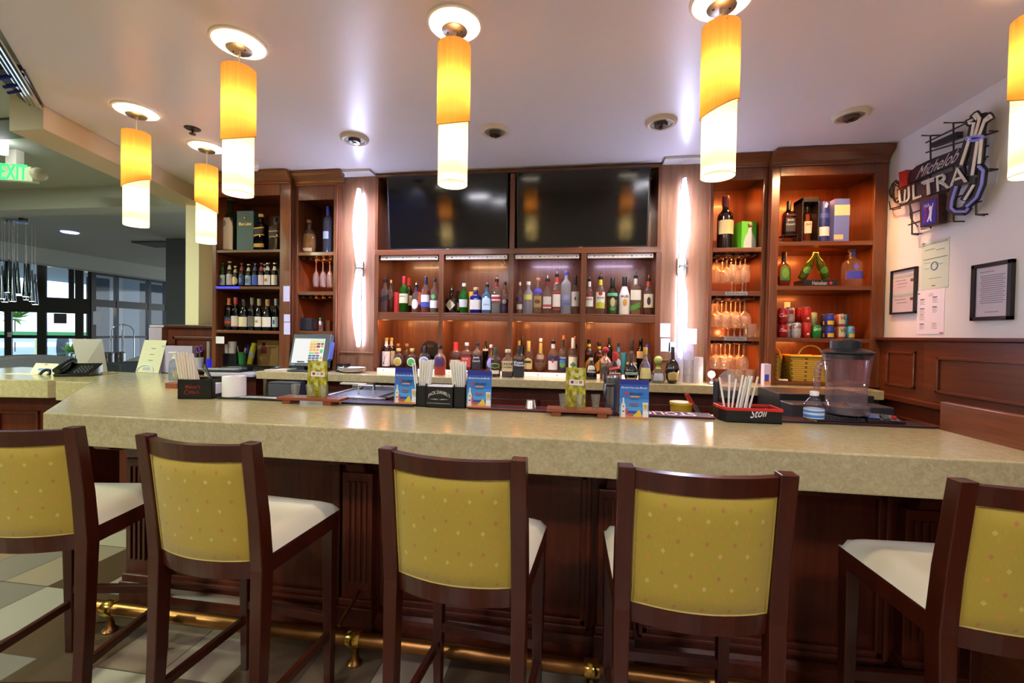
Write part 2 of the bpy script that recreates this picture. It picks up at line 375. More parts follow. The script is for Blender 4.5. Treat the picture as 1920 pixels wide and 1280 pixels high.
# black glossy crown with chrome edge where the bar ceiling turns
cr=thing('mirror_trim','black glossy lobed moulding with chrome edge at the far left ceiling corner','ceiling trim',(-2.8,1.9,2.672))
pl_=[PZ(x,y,2.672) for x,y in ((47,133),(81,196),(56,198),(44,190),(33,181),(24,167),(12,160),(4,152),(-8,147),(-60,140),(-60,126))]
b=MB(); b.prism([(p.x,p.y) for p in pl_],2.672,2.70); part('lobed_moulding',b,M('#05060c',.08,coat=.5),cr)
for q in (((8,163),(48,156)),((16,174),(54,167)),((-20,148),(43,140))):
    b=MB(); b.tube([PZ(*q[0],2.671),PZ(*q[1],2.671)],.008,8); part('painted_reflection',b,M('#2c30b8',.15,.8),cr,smooth=True,label='blue glinting ridge')  # blue reflections on the black moulding, put into tinted metal ridges
b=MB(); d=Vector((.545,-.525,0)); n_=Vector((-.69,-.72,0))
for off,z,r in ((.012,2.66,.012),(.034,2.668,.010),(.055,2.676,.008)):
    p=Vector((-2.955,2.035,z))+n_*off; b.tube([p,p+d*1.5],r,8)
part('chrome_edge',b,CHROME,cr,smooth=True)
# ---------------------------------------------------------------- lobby glazing
FR=M('#0c0f14',.4,.2)
PANE=glass('#dfeaf4',.1,.8)
def glaze(name,P,Dr,cuts,zs,kind):
    """framed glazing along a line: cuts = distances of the uprights, zs = heights of the rails (z, half height)"""
    P=Vector((P[0],P[1],0)); Dr=Vector((Dr[0],Dr[1],0)).normalized()
    f=MB(); s0,s1=min(c for c,_ in cuts),max(c for c,_ in cuts)
    for c,h in cuts: f.hexa(rot_box((P+Dr*c)[:2],Dr,h,.05,0,2.9))
    for z,h in zs: f.hexa(rot_box((P+Dr*((s0+s1)/2))[:2],Dr,(s1-s0)/2,.04,z-h,z+h))
    fr=struct(name,f,FR)
    g=MB(); g.hexa(rot_box((P+Dr*((s0+s1)/2))[:2],Dr,(s1-s0)/2,.005,.02,2.85)); o=struct('pane',g,PANE,par=fr)
    return fr
def onV(x,y,p0,d):
    v=ray(x,y); n=Vector((-d[1],d[0],0)); o=O; t=((Vector((p0[0],p0[1],0))-o).dot(n))/v.dot(n); return o+v*t
GB=(-11,8.5)
glaze('window_1',GB,(0,1),[(0,.05),(.53,.025),(1.33,.035),(1.8,.035),(3.2,.05)],[(2.75,.08),(2.02,.085),(1.23,.025),(.1,.1)],'w')
DA=(-1/math.sqrt(2),-1/math.sqrt(2))
def sA(x): p=onV(x,620,GB,DA); return (p-Vector((GB[0],GB[1],0))).dot(Vector((DA[0],DA[1],0)))
glaze('window_2',GB,DA,[(sA(169),.03),(sA(149),.065),(sA(79),.07),(sA(16),.05),(sA(-60),.1)],[(2.86,.05),(1.93,.17),(1.23,.035),(.1,.1)],'w')
b=MB()
for x in (51,78,134): b.hexa(rot_box(onV(x,560,GB,DA)[:2],DA,.04,.05,2.1,2.8))
struct('trim_4',b,FR)
PP=M('#e4e8ea',.7)
pn=onV(115,606,GB,DA); solo('glass_sign',MB().hexa(rot_box((pn.x+.07,pn.y-.07),DA,.1,.004,1.53,1.75)),M('#55585c',.7),'dark framed notice taped on the bright glass door','notice')
for i,(x,lb) in enumerate(((157,'white notice sheet on the lobby glass left of the trolley'),(12,'small white square sticker on the door at the far left frame edge'))):
    p=onV(x+ (20 if i==0 else 0),596 if i==0 else 627,(GB[0]+.12,GB[1]-.02),(0,1) if i==0 else DA)
    d=(0,1) if i==0 else DA
    hh=.15 if i==0 else .05
    solo('glass_sign',MB().hexa(rot_box((p.x+.08,p.y),d,hh*.6,.003,p.z-hh,p.z+hh)),M('#c9d2da',.7) if i==0 else PP,lb,'notice')
# light grey post seen through the glass, trolley, bins
p=PX(241,600,-12.2); struct('wall_column_3',MB().box(-12.5,-12.1,p.y-.25,p.y+.22,0,2.9),M('#a9b2bc',.7,var=.05,vs=8))
t=thing('luggage_trolley','chrome luggage trolley with curved rails beside the glass doors','trolley',(-10.3,8.6,0))
b=MB()
for dx in (-.16,.16):
    b.tube([(-10.3+dx,8.48,.25),(-10.3+dx,8.48,1.4),(-10.3+dx*.6,8.52,1.5),(-10.3,8.6,1.54),(-10.3+dx*.6,8.68,1.5),(-10.3+dx,8.72,1.4),(-10.3+dx,8.72,.25)],.011,8)
part('rails',b,CHROME,t,smooth=True); part('deck',MB().box(-10.6,-10.0,8.4,8.8,.16,.24),M('#3b2f2c',.6),t,bevel=.02)
for sx in (-.22,.22):
    for sy in (8.45,8.75): part('wheel',MB().lathe([(.07,-.02),(.075,0),(.07,.02)],(-10.3+sx,sy,.08),12),BLACK,t)
for x,lb in ((203,'tall brushed steel ash bin by the glass doors, left of the pair'),(224,'brushed steel bin by the grey post, right of the pair')):
    p=PX(x,672,-9.7); solo('steel_bin',MB().lathe([(.0,0),(.1,0),(.1,.9),(.105,.92),(.08,.94)],(p.x,p.y,0),20),STEEL,lb,'bin',smooth=True)
struct('wall_outside',MB().box(-13.6,-13.4,10.36,16,0,4.5),M('#18202b',.7))
# outdoors: paved ground, truck, shrub, bollard
struct('floor_outside',MB().box(-40,-11.3,2,30,-.1,-.06),M('#9aa3a8',.8))
tk=thing('truck','white and green truck parked outside the glass doors','truck',(-24,13.5,0))
def PO(x,y,dist): v=ray(x,y); return O+v*dist
T0=PO(95,668,22); dT=Vector((-.72,-.69,0))
b=MB(); b.hexa(rot_box((T0-dT*.2)[:2],dT,2.6,1.0,.7,1.15)); part('body',b,M('#d9dee4',.4),tk)
b=MB(); b.hexa(rot_box((T0-dT*.2)[:2],dT,2.3,1.03,1.0,1.2)); part('green_stripe',b,M('#4d9a55',.5),tk,label='green side stripe')
w=PO(118,666,20.6); b=MB()
T=Matrix.Translation(Vector((w.x,w.y,.5)))@Matrix.Rotation(R_(-44),4,'Z')@Matrix.Rotation(R_(90),4,'X')
b=MB(T); b.lathe([(.2,-.12),(.5,-.15),(.52,0),(.5,.15),(.2,.12)],(0,0,0),20); part('wheel',b,M('#2b3038',.7),tk); MW_=tk
b=MB(T); b.lathe([(0,-.16),(.24,-.17),(.24,.17),(0,.16)],(0,0,0),16); part('hub',b,M('#cfd6de',.3,.5),tk)
p=PO(72,668,18); solo('bollard',MB().lathe([(.12,0),(.12,1.0),(.06,1.06),(0,1.07)],(p.x,p.y,-.06),14),M('#d8d19a',.6),'cream bollard outside the doors in front of the truck','bollard',smooth=True)
def shrub(name,lb,c,r,n,h,cat,sp):
    t=thing(name,lb,cat,(c.x,c.y,-.06)); b=MB()
    rnd=random.Random(int(r*100))
    for i in range(n):
        a=rnd.uniform(0,2*PI); e=rnd.uniform(-.2,1.2); L=r*rnd.uniform(.6,1.1)
        o=Vector((c.x,c.y,h)); dv=Vector((math.cos(a)*math.cos(e),math.sin(a)*math.cos(e),math.sin(e)))
        p0=o+dv*L*.15; p1=o+dv*L; sd=dv.cross(Vector((0,0,1))).normalized()*.05*sp
        b.quad(p0-sd,p0+sd,p1+Vector((0,0,-.15*L)),uv=None)
    part('leaves',b,M('#6f9a3c',.7,var=.4,vs=6),t); part('stem',MB().tube([(c.x,c.y,-.06),(c.x,c.y,h)],.03,6),M('#5d4a33',.8),t)
shrub('garden_shrub','yellow green spiky shrub outside the glass doors',PO(134,676,17),.55,90,.45,'shrub',1.4)
shrub('palm_tree','small palm with drooping fronds outside at the far left',PO(28,606,26),1.6,70,1.9,'tree',2.2)
# lobby sofas seen over the host counter
SOFA=M('#76797a',.8,var=.05,vs=40); SOFB=M('#a7abab',.8,var=.05,vs=40)
def sofa(lb,x0,x1,yb,top,m,X,slope):
    t=thing('lounge_sofa',lb,'sofa',(X,(PX(x0,690,X).y+PX(x1,690,X).y)/2,0)); y0,y1=PX(x0,690,X).y,PX(x1,690,X).y
    b=MB(); n=14; pr=[]
    for i in range(n+1):
        u=i/n; pr.append((y0+(y1-y0)*u,top-slope(u)))
    b.prism([(y0,.12)]+[(y,z) for y,z in pr]+[(y1,.12)],X-.09,X+.09,'x'); part('backrest',b,m,t,bevel=.03)
    part('seat',MB().box(X-.85,X-.1,y0,y1,.12,.46),m,t,bevel=.05)
    for yy in (y0+.05,y1-.12): part('leg',MB().box(X-.7,X-.62,yy,yy+.06,0,.118),BLACK,t)
sofa('dark grey lounge sofa with arched back behind the host counter','x',0,0,0,M('#000000'),-6.3,None) if False else None
sofa('dark grey lounge sofa with arched high back behind the host counter',-60,141,0,1.125,SOFA,-6.3,lambda u:.0+.05*(1-math.sin(PI*min(1,u*1.05)))+(.06 if u>.97 else 0))
sofa('light grey lounge sofa with sweeping back, right of the dark sofa',196,332,0,1.13,SOFB,-6.0,lambda u:.16*(1-u)**2*1.6)
p=PX(240,705,-5.6); solo('sofa_table',MB().box(-5.75,-5.45,PX(205,690,-5.6).y,PX(300,690,-5.6).y,0,1.02),M('#33373b',.7),'dark low block in front of the light grey sofa','block',bevel=.02)
# cluster chandelier in the lobby
ch=thing('cluster_chandelier','cluster chandelier of slim chrome cones hanging in the lobby','chandelier',(-7.2,5,2.8))
pl=MB().lathe([(0,0),(.10,0),(.10,-.02),(0,-.02)],(PX(32,470,-7.2).x,PX(32,470,-7.2).y,2.818),24); part('ceiling_plate',pl,CHROME,ch)
for x,yb in ((4,560),(9,566),(24,565),(27,552),(33,551),(48,556),(50,562),(60,565),(66,571),(17,548)):
    p=PX(x,yb,-7.2+random.uniform(-.15,.15)); b=MB().lathe([(0,0),(.035,0),(.012,.36),(.008,.42),(0,.42)],p,10); s=part('cone_lamp',b,M('#5a636c',.15,.9),ch,smooth=True)
    q=MB().tube([p+Vector((0,0,.41)),(p.x,p.y,2.81)],.0015,5); part('wire',q,STEEL,s)
    q=MB().lathe([(0,-.002),(.028,-.002),(.028,-.0005)],p,10); part('bulb',q,glow('#ffffff',6),s)
# lobby ceiling fittings
def disc(name,lb,cat,p,r,m,h=.012,em=None):
    b=MB().lathe([(0,-h),(r*.9,-h),(r,0),(0,0)],(p.x,p.y,p.z),20); o=solo(name,b,m,lb,cat,smooth=False); return o
disc('lobby_downlight','round lit downlight in the grey lobby ceiling','downlight',PZ(131,435,2.82),.1,glow('#aab0ff',4))
for x,y,lb in ((121,480,'slim lit downlight nearest the right end of the far lobby ceiling'),(45,481,'slim lit downlight left of the other one in the far lobby ceiling')): disc('lobby_downlight',lb,'downlight',PZ(x,y,2.86),.14,glow('#ffffff',5))
disc('smoke_detector','small dark detector on the grey lobby ceiling','detector',PZ(45,410,2.82),.05,BLACK,.03)
o=PZ(300,457,2.82); solo('air_vent',MB().box(o.x-.3,o.x+.3,o.y-.2,o.y+.2,2.8,2.82),M('#4c5054',.6),'dark square air vent in the lobby ceiling beside the grey column','vent')
o=PZ(8,240,2.8); solo('air_vent',MB().box(o.x-.35,o.x+.25,o.y-.12,o.y+.12,2.785,2.8),M('#5c605c',.6),'grey ceiling vent at the left frame edge above the exit sign','vent')
# warm globe wall lamp outside
p=PX(161,580,-11.6); lg=solo('wall_lamp',MB().ball(p,.07,12),glow('#ffd6a0',60),'glowing globe lamp by the entrance doors','lamp',smooth=True)
# exit sign
ex=thing('exit_sign','white exit sign with green letters hanging at the far left','exit sign',PZ(20,300,2.62))
Ye=PZ(20,300,2.72).y
def pe(x,y): return PY(x,y,Ye)
b=MB(); q=[pe(-40,300),pe(58,312),pe(61,341),pe(-40,334)]; b.hexa([q[3],q[2],q[2]+Vector((0,.05,0)),q[3]+Vector((0,.05,0)),q[0],q[1],q[1]+Vector((0,.05,0)),q[0]+Vector((0,.05,0))])
part('housing',b,M('#c8d2b8',.5),ex,bevel=.008)
b=MB(); b.text('EXIT',flat(pe(0,335)-Vector((0,.004,0)),pe(51,339)-Vector((0,.004,0)),pe(1,306)-Vector((0,.004,0)))); part('letters',b,glow('#20ff60',2.2),ex,label='glowing green letters')
a=pe(20,308); part('mount',MB().box(a.x-.05,a.x+.05,a.y,a.y+.05,a.z,2.8),WHITE,ex)
p=PY(67,325,Ye); hd=MB().ball(p+Vector((0,.02,0)),.05,12); part('emergency_lamp',hd,M('#b9b79a',.4),ex,smooth=True)
p=PY(-2,266,Ye-.15); solo('lobby_pendant',MB().lathe([(0,0),(.045,0),(.05,.16),(0,.16)],(p.x,p.y,p.z-.08),16),glow('#ffffff',5),'glowing white lamp cut by the left edge above the exit sign','lamp',smooth=True)
# ---------------------------------------------------------------- the bar
ZB=1.07
BT=[(-2.326,1.6),(1.572,1.6),(1.572,2.26),(-2.05,2.26),(-3.0,3.22),(-3.745,3.235),(-3.615,2.56),(-3.33,2.56)]
o=MB().prism(BT,.932,ZB); solo('counter_slab',o,MARB,'long polished beige stone bar top with thick front edge','bar top',bevel=.006)
bc=thing('bar_counter','dark mahogany panelled bar front below the beige stone top','bar counter',(-.5,2.1,0))
BODY=[(-2.2,1.98),(1.56,1.98),(1.56,2.2),(-2.05,2.2),(-2.9,3.05),(-3.6,3.15),(-3.5,2.9),(-3.2,2.9)]
part('body',MB().prism(BODY,0,.931),DARK,bc)
part('plinth',MB().box(-2.2,1.56,1.945,1.979,0,.062),DARK,bc,bevel=.006)
part('base_moulding',MB().prism([(1.979,.0625),(1.935,.0625),(1.935,.075),(1.95,.085),(1.965,.098),(1.979,.098)],-2.2,1.56,'x'),DARK,bc)
part('top_rail',MB().box(-2.2,1.56,1.96,1.979,.86,.931),DARK,bc,bevel=.004)
PILX=[-2.21,-1.01,.19,1.39]
for x in PILX:
    pl=MB().box(x-.075,x+.075,1.925,1.979,.15,.78); pp=part('pilaster',pl,DARK,bc,bevel=.004)
    fl=MB()
    for k in (-.042,-.014,.014,.042): fl.box(x+k-.008,x+k+.008,1.915,1.926,.26,.74)
    part('fluting',fl,DARK,pp,bevel=.003)
    part('pilaster_base',MB().box(x-.09,x+.09,1.90,1.979,.0,.15).box(x-.084,x+.084,1.91,1.979,.15,.185),DARK,bc,bevel=.006)
    cb=MB(); pr=[(1.979,.78),(1.93,.78),(1.905,.795),(1.895,.83),(1.87,.85),(1.80,.86),(1.75,.875),(1.735,.905),(1.745,.931),(1.979,.931)]
    cb.prism(pr,x-.045,x+.045,'x'); part('corbel',cb,DARK,bc,bevel=.006)
for a,c in zip(PILX,PILX[1:]):
    m=MB(); x0,x1,z0,z1=a+.105,c-.105,.128,.845
    for w,y0 in ((.045,1.962),(.022,1.95)):
        m.box(x0,x1,y0,1.979,z0,z0+w).box(x0,x1,y0,1.979,z1-w,z1).box(x0,x0+w,y0,1.979,z0,z1).box(x1-w,x1,y0,1.979,z0,z1)
    part('panel_moulding',m,DARK,bc,bevel=.006)
# brass foot rail
fr=thing('foot_rail','long brass foot rail running along the bottom of the bar','foot rail',(-.5,1.765,0))
part('rail',MB().tube([(-2.34,1.765,.108),(1.56,1.765,.108)],.03,16),BRASS,fr,smooth=True)
part('end_ball',MB().ball((-2.36,1.765,.108),.046,12),BRASS,fr,smooth=True)
for x in (-2.18,-.93,.09,1.2):
    k=MB().tube([(x,1.765,.078),(x,1.765,.03)],.010,10); k.lathe([(.0,0),(.032,0),(.032,.006),(.018,.02),(.014,.05)],(x,1.765,0),14); part('support',k,BRASS,fr,smooth=True)
    k=MB().tube([(x-.03,1.765,.108),(x-.012,1.765,.108),(x+.012,1.765,.108),(x+.03,1.765,.108)],[.033,.038,.038,.033],14); part('collar',k,M('#d0a850',.18,1),fr,smooth=True)
k=MB().tube([(-.98,1.72,.19),(-.98,1.90,.235)],.008,8); part('wall_bracket',k,BRASS,fr)
# wood end panel at the right of the bar
eb=MB().box(1.574,1.604,1.0,2.135,0,1.19); solo('bar_end_panel',eb,wood('#6e3a20','#8d5030',.3,.2,'y'),'plain reddish wood end panel rising above the right end of the bar','end panel',bevel=.004)
# host counter at the far left
HC=[(-5.2,2.40),(-3.76,2.615),(-3.70,2.68),(-3.775,3.26),(-5.2,3.42)]
solo('host_counter_slab',MB().prism(HC,.935,1.066),MARB,'beige stone host counter top at far left with the telephone','counter top',bevel=.006)
hb=thing('host_counter','dark wood host counter body below the far left stone top','counter',(-4.4,2.9,0))
part('body',MB().prism([(-5.1,2.52),(-3.82,2.72),(-3.85,3.2),(-5.1,3.35)],0,.934),DARK,hb)
m=MB()
for (x0,x1) in ((-4.25,-3.95),):
    A=lambda x,z,d:(x,2.52+(x+5.1)*.15625-d,z)
    for (xa,xb,za,zb) in ((x0,x1,.80,.82),(x0,x1,.5,.52),(x0,x0+.02,.5,.82),(x1-.02,x1,.5,.82)):
        m.hexa([A(xa,za,.015),A(xb,za,.015),A(xb,za,-.01),A(xa,za,-.01),A(xa,zb,.015),A(xb,zb,.015),A(xb,zb,-.01),A(xa,zb,-.01)])
part('panel_moulding',m,DARK,hb,bevel=.003)
# ---------------------------------------------------------------- bar stools
def make_stool():
    t=thing('bar_stool','stool','bar stool')
    W_=.205; 
    def post(x):
        pts=[(0,-.215),(.35,-.195),(.68,-.185),(.85,-.20),(1.10,-.235)]; b=MB(); R=[]
        hw=[.018,.020,.0225,.0225,.0225]; hd=[.018,.022,.026,.024,.02]
        for (z,y),w,d in zip(pts,hw,hd): R.append([(x-w,y-d,z),(x+w,y-d,z),(x+w,y+d,z),(x-w,y+d,z)])
        k=[b._add(r) for r in R]; n_=len(k)
        for A,B in zip(k,k[1:]):
            for i in range(4): j=(i+1)%4; b.f.append((A+i,A+j,B+j,B+i))
        b.f.append((k[0]+3,k[0]+2,k[0]+1,k[0])); b.f.append(tuple(k[-1]+i for i in range(4)))
        return b
    for s in (-1,1): part('leg',post(s*W_),STOOLW,t,bevel=.003)
    for s in (-1,1):
        b=MB(); x=s*.2; b.hexa([(x-.015,.165,0),(x+.015,.165,0),(x+.015,.195,0),(x-.015,.195,0),(x-.024,.155,.70),(x+.024,.155,.70),(x+.024,.203,.70),(x-.024,.203,.70)]); part('leg',b,STOOLW,t,bevel=.003)
    b=MB(); b.box(-.224,.224,.155,.2045,.655,.715).box(-.224,-.184,-.17,.16,.655,.715).box(.184,.224,-.17,.16,.655,.715); part('seat_frame',b,STOOLW,t,bevel=.004)
    # cushion: crowned
    def cu(u,v):
        x=-.222+.444*u; y=-.175+.385*v; e=min(u,1-u,v,1-v); h=.717+.05*min(1,(e*7))**.5 if e>0 else .717
        return (x,y,h)
    b=MB().grid(cu,22,20); b.box(-.215,.215,-.17,.2,.714,.7175); part('seat_cushion',b,M('#e4dcca',.42,var=.02,vs=8),t,smooth=True,label='cream leather seat')
    # curved back: rails bow away from the sitter
    def arc(x): return -.035*(1-(x/.18)**2)
    def yb(z): return -.185-(z-.68)*.119
    def rail(z0,z1,th):
        b=MB(); n=12
        for i in range(n):
            xa=-.182+.364*i/n; xb=-.182+.364*(i+1)/n
            p=[]
            for z in (z0,z1):
                for x,dy in ((xa,-th),(xb,-th),(xb,th),(xa,th)): p.append((x,yb(z)+arc(x)+dy,z))
            b.hexa(p)
        return b
    part('top_rail',rail(1.036,1.09,.014),STOOLW,t)
    part('lower_rail',rail(.645,.705,.014),STOOLW,t)
    def pan(off): return lambda u,v:(-.178+.356*u,yb(.704+.333*v)+arc(-.178+.356*u)+off(u,v),.704+.333*v)
    puff=lambda u,v:.012*min(1,min(u,1-u,v,1-v)*9)**.5 if 0<u<1 and 0<v<1 else 0
    b=MB().grid(pan(lambda u,v:-.008-puff(u,v)),16,14); pb=part('back_panel',b,FAB,t,smooth=True,label='gold fabric back with small diamonds')
    b=MB().grid(pan(lambda u,v:.008+puff(u,v)),16,14); part('front_panel',b,M('#d3c9b4',.42),pb,smooth=True)
    P=pan(lambda u,v:-.010); pts=[P(i/12,0) for i in range(12)]+[P(1,j/8) for j in range(8)]+[P(1-i/12,1) for i in range(12)]+[P(0,1-j/8) for j in range(8)]
    part('piping',MB().tube(pts,.004,6,closed=True),M('#a68f3c',.6),pb,smooth=True)
    for s in (-1,1):
        b=MB(); x=s*.2; b.hexa([(x-.011,-.19,.20),(x+.011,-.19,.20),(x+.011,.17,.20),(x-.011,.17,.20),(x-.011,-.19,.232),(x+.011,-.19,.232),(x+.011,.17,.232),(x-.011,.17,.232)]); part('stretcher',b,STOOLW,t,bevel=.003)
    part('stretcher',MB().box(-.19,.19,.165,.19,.265,.30),STOOLW,t,bevel=.003)
    part('stretcher',MB().box(-.19,.19,-.212,-.188,.12,.155),STOOLW,t,bevel=.003)
    return t
st=make_stool()
SP=[(-1.985,1.485,10,'dark wood bar stool with gold fabric back, leftmost, cut by frame edge'),
    (-1.185,1.47,-4,'dark wood bar stool with gold back in front of the leftmost bracket, second from left'),
    (-.335,1.468,-5,'dark wood bar stool with gold fabric back, middle of the five'),
    (.345,1.455,1,'dark wood bar stool with gold back right of the middle one, fourth from left'),
    (1.175,1.50,3,'dark wood bar stool with gold back at the right frame edge')]
for i,(x,y,a,lb) in enumerate(SP):
    if i==0: st.location=(x,y,0); st.rotation_euler=(0,0,R_(a)); st['label']=lb; st['group']='bar stools along the bar'
    else: dup(st,(x,y,0),R_(a),lb)
# ---------------------------------------------------------------- pendants and ceiling lights
SH_UP=shade_mat('#dda552',.55,.05); SH_LO=shade_mat('#eee2b0',.5,.24); SH_LO2=SH_LO
RING=M('#e9e6e0',.45)
def pendant(lb,X,Y,zt,zc,zb,phi,cx_):
    t=thing('pendant_lamp',lb,'pendant lamp',(X,Y,CEIL),0,'two tier pendant lamps over the bar')
    c=(X,Y,CEIL)
    rg=part('ceiling_ring',MB().lathe([(.0905,-.003),(.092,-.007),(.097,-.006),(.101,-.011),(.108,-.008),(.112,0),(.07,0)],c,40),RING,t,smooth=True)
    part('glow_disc',MB().lathe([(.0,-.014),(.055,-.015),(.084,-.0145),(.0905,-.011),(.0905,-.004)],c,40),glow('#fff6dc',8),t,smooth=True)
    cp=part('canopy',MB().lathe([(0,-.036),(.047,-.035),(.0505,-.032),(.0505,-.029),(0,-.029)],c,28),NICKEL,t,smooth=True); part('canopy_collar',MB().lathe([(.0515,-.0292),(.0525,-.014)],c,28),M('#e6e0cc',.5),cp)
    q=MB().lathe([(0,-.056),(.006,-.056),(.008,-.036),(0,-.036)],c,10)
    part('cord_grip',q,M('#d8d2b8',.5),cp)
    for s in (-1,1): part('screw',MB().ball((X+s*.028,Y,CEIL-.036),.004,6),M('#5c4a34',.4,1),cp)
    part('cord',MB().tube([(X,Y,CEIL-.04),(X,Y,zt-.01)],.0025,6),M('#cfc79a',.5),t)
    r0,r1=.0655,.0585; n=40; cs,sn=math.cos(R_(phi)),math.sin(R_(phi)); S=.48
    cut=lambda a,r:zc+S*(cs*r*math.cos(a)+sn*r*math.sin(a))
    def up(u,v): a=2*PI*u; z=cut(a,r0); return (X+r0*math.cos(a),Y+r0*math.sin(a),z+(zt-z)*v)
    def lo(u,v): a=2*PI*u; z=cut(a,r0)+.035; return (X+r1*math.cos(a),Y+r1*math.sin(a),zb+(z-zb)*v)
    us=part('upper_shade',MB().grid(up,n,6),SH_UP,t,smooth=True,label='amber veneer upper shade')
    ls=part('lower_shade',MB().grid(lo,n,6),SH_LO,t,smooth=True,label='cream glowing lower shade')
    part('shade_rim',MB().tube([up(i/n,0) for i in range(n)],.0016,5,closed=True),M('#9a6a22',.6),us)
    part('shade_rim',MB().tube([lo(i/n,0) for i in range(n)],.0014,5,closed=True),M('#cfc28a',.6),ls)
    part('spider',MB().tube([(X-r0,Y,zt-.012),(X+r0,Y,zt-.012)],.002,5).tube([(X,Y-r0,zt-.012),(X,Y+r0,zt-.012)],.002,5),M('#8a7a50',.4,1),us)
    part('bulb',MB().ball((X,Y,zc-.07),.026,10,1.5),glow('#fff2cc',14),t,smooth=True)
    light('pendant_bulb_light','POINT',(X,Y,zc+.13),1.7,'#ffcf98',.03)
    light('pendant_bulb_light','POINT',(X,Y,zc-.12),.95,'#ffe2b4',.02)
    light('pendant_down_light','SPOT',(X,Y,zb+.06),9,'#fff0dc',.03,(0,0,0),100)
PD=[('two tier pendant lamp second from the left along the bar front, flat cut upper shade',-1.447,1.69,(449,131),(449,259),(441,364),88),
    ('two tier pendant lamp hanging in front of the left television',-.496,1.69,(851,88),(850,231),(846,346),84),
    ('two tier pendant lamp right of the televisions with strongly slanted upper shade',.504,1.69,(1352,52),(1348,206),(1346,331),18),
    ('two tier pendant lamp cut by the right frame edge',1.5,1.69,(1918,34),(1916,186),(1916,328),84),
    ('two tier pendant lamp at the far left, in front of the ceiling beam',-2.475,2.14,(253,250),(250,344),(246,423),55),
    ('two tier pendant lamp close to the tall left cabinet, shade slanting down right',-2.475,2.613,(387,313),(386,389),(386,455),205)]
for lb,X,Y,a,c,e,phi in PD:
    # heights are read where the shade stands
    h=lambda p:CZ+((PY(p[0],p[1],Y)-O).z)
    pendant(lb,X,Y,PY(*a,Y).z,PY(*c,Y).z,PY(*e,Y).z,phi,a[0])
def downlight(lb,X,Y,col,es,tint):
    t=thing('recessed_spotlight',lb,'spotlight',(X,Y,CEIL),0,'adjustable spotlights in the bar ceiling'); c=(X,Y,CEIL)
    part('trim_ring',MB().lathe([(.058,-.002),(.062,-.016),(.074,-.020),(.086,-.012),(.09,0),(.056,0)],c,36),M('#cfc7b6',.5),t,smooth=True)
    part('recess_cup',MB().lathe([(0,-.0015),(.058,-.002),(.060,-.012)],c,32),M('#8f8876',.5),t)
    hd=part('lamp_head',MB().lathe([(.034,-.03),(.037,-.026),(.037,-.002),(.0,-.002)],c,24),M('#4d463c',.35,.8),t,smooth=True)
    part('reflector',MB().lathe([(0,-.018),(.02,-.022),(.034,-.0295)],c,24),tint,hd)
    part('bulb_clip',MB().box(X-.004,X+.004,Y-.03,Y+.03,CEIL-.034,CEIL-.029).lathe([(.0,-.036),(.011,-.036),(.013,-.029),(0,-.029)],c,12),BLACKG,hd)
    if es:
        light('spot_beam','SPOT',(X,Y+.01,CEIL-.045),es*7,col,.03,(R_(33),0,0),105)
downlight('lit recessed spotlight nearest the left wall sconce',-1.411,2.605,'#cfd2ff',14,glow('#dfe2ff',9))
downlight('dark recessed spotlight above the left television',-.503,2.60,None,0,M('#1c1a18',.3))
downlight('recessed spotlight with silver reflector right of the dark one',.463,2.60,'#fff0e0',5,M('#b8b8c0',.15,1))
downlight('recessed spotlight with orange reflector nearest the right wall',1.466,2.63,'#ffc890',6,M('#c27a40',.25,.8))
p=PZ(361,241,CEIL)
sp=thing('ceiling_sprinkler','dark fire sprinkler in the bar ceiling between the left pendants','sprinkler',(p.x,p.y,CEIL))
part('escutcheon',MB().lathe([(.0,-.004),(.04,-.004),(.045,0),(0,0)],p,20),M('#2a2420',.4,.6),sp); part('head',MB().lathe([(0,-.035),(.018,-.035),(.018,-.03),(.006,-.028),(.006,-.004),(0,-.004)],p,12),M('#3a332c',.4,.8),sp)
p=PZ(477,300,CEIL); sk=thing('ceiling_camera','small white camera on the ceiling above the left cabinet','camera',(p.x,p.y,CEIL))
b=MB(Matrix.Translation(p+Vector((0,0,-.03)))@Matrix.Rotation(R_(35),4,'Z')@Matrix.Rotation(R_(75),4,'X')); b.lathe([(0,-.05),(.026,-.05),(.03,.03),(0,.03)],(0,0,0),18); part('body',b,WHITE,sk,smooth=True); part('bracket',MB().tube([p,p+Vector((0,0,-.03))],.012,8),WHITE,sk)
# ceiling lights out of view: far pair real, near and lobby pairs added fill
def roomlight(lb,X,Y,pw,col):
    t=thing('ceiling_fill_downlight',lb,'downlight',(X,Y,CEIL if X>-2.2 else 2.8)); z=CEIL if X>-2.2 else 2.8; c=(X,Y,z)
    part('trim_ring',MB().lathe([(.10,-.002),(.11,-.014),(.13,-.01),(.135,0),(.1,0)],c,28),RING,t,smooth=True)
    part('lens',MB().lathe([(0,-.006),(.1,-.006)],c,28),glow(col,14),t)
    light('room_fill_light','AREA',(X,Y,z-.02),pw,col,.35)
i=0
for X,Y,pw,lb in ((-1.5,-.3,20,'left of the two nearer'),(1.0,-.3,20,'right of the two nearer'),(-1.5,-2.2,26,'left of the two farther'),(1.0,-2.2,26,'right of the two farther')):
    roomlight('round ceiling downlight behind the stools, '+lb,X,Y,pw,'#f6f4ff')
for X,Y,pw,lb in ((-4.5,-.5,60,'nearer'),(-4.8,1.6,60,'farther'),):
    roomlight('round lobby downlight left of the bar, '+lb+' one',X,Y,pw,'#f0ffdc')  # unseen lamps added to brighten the lobby
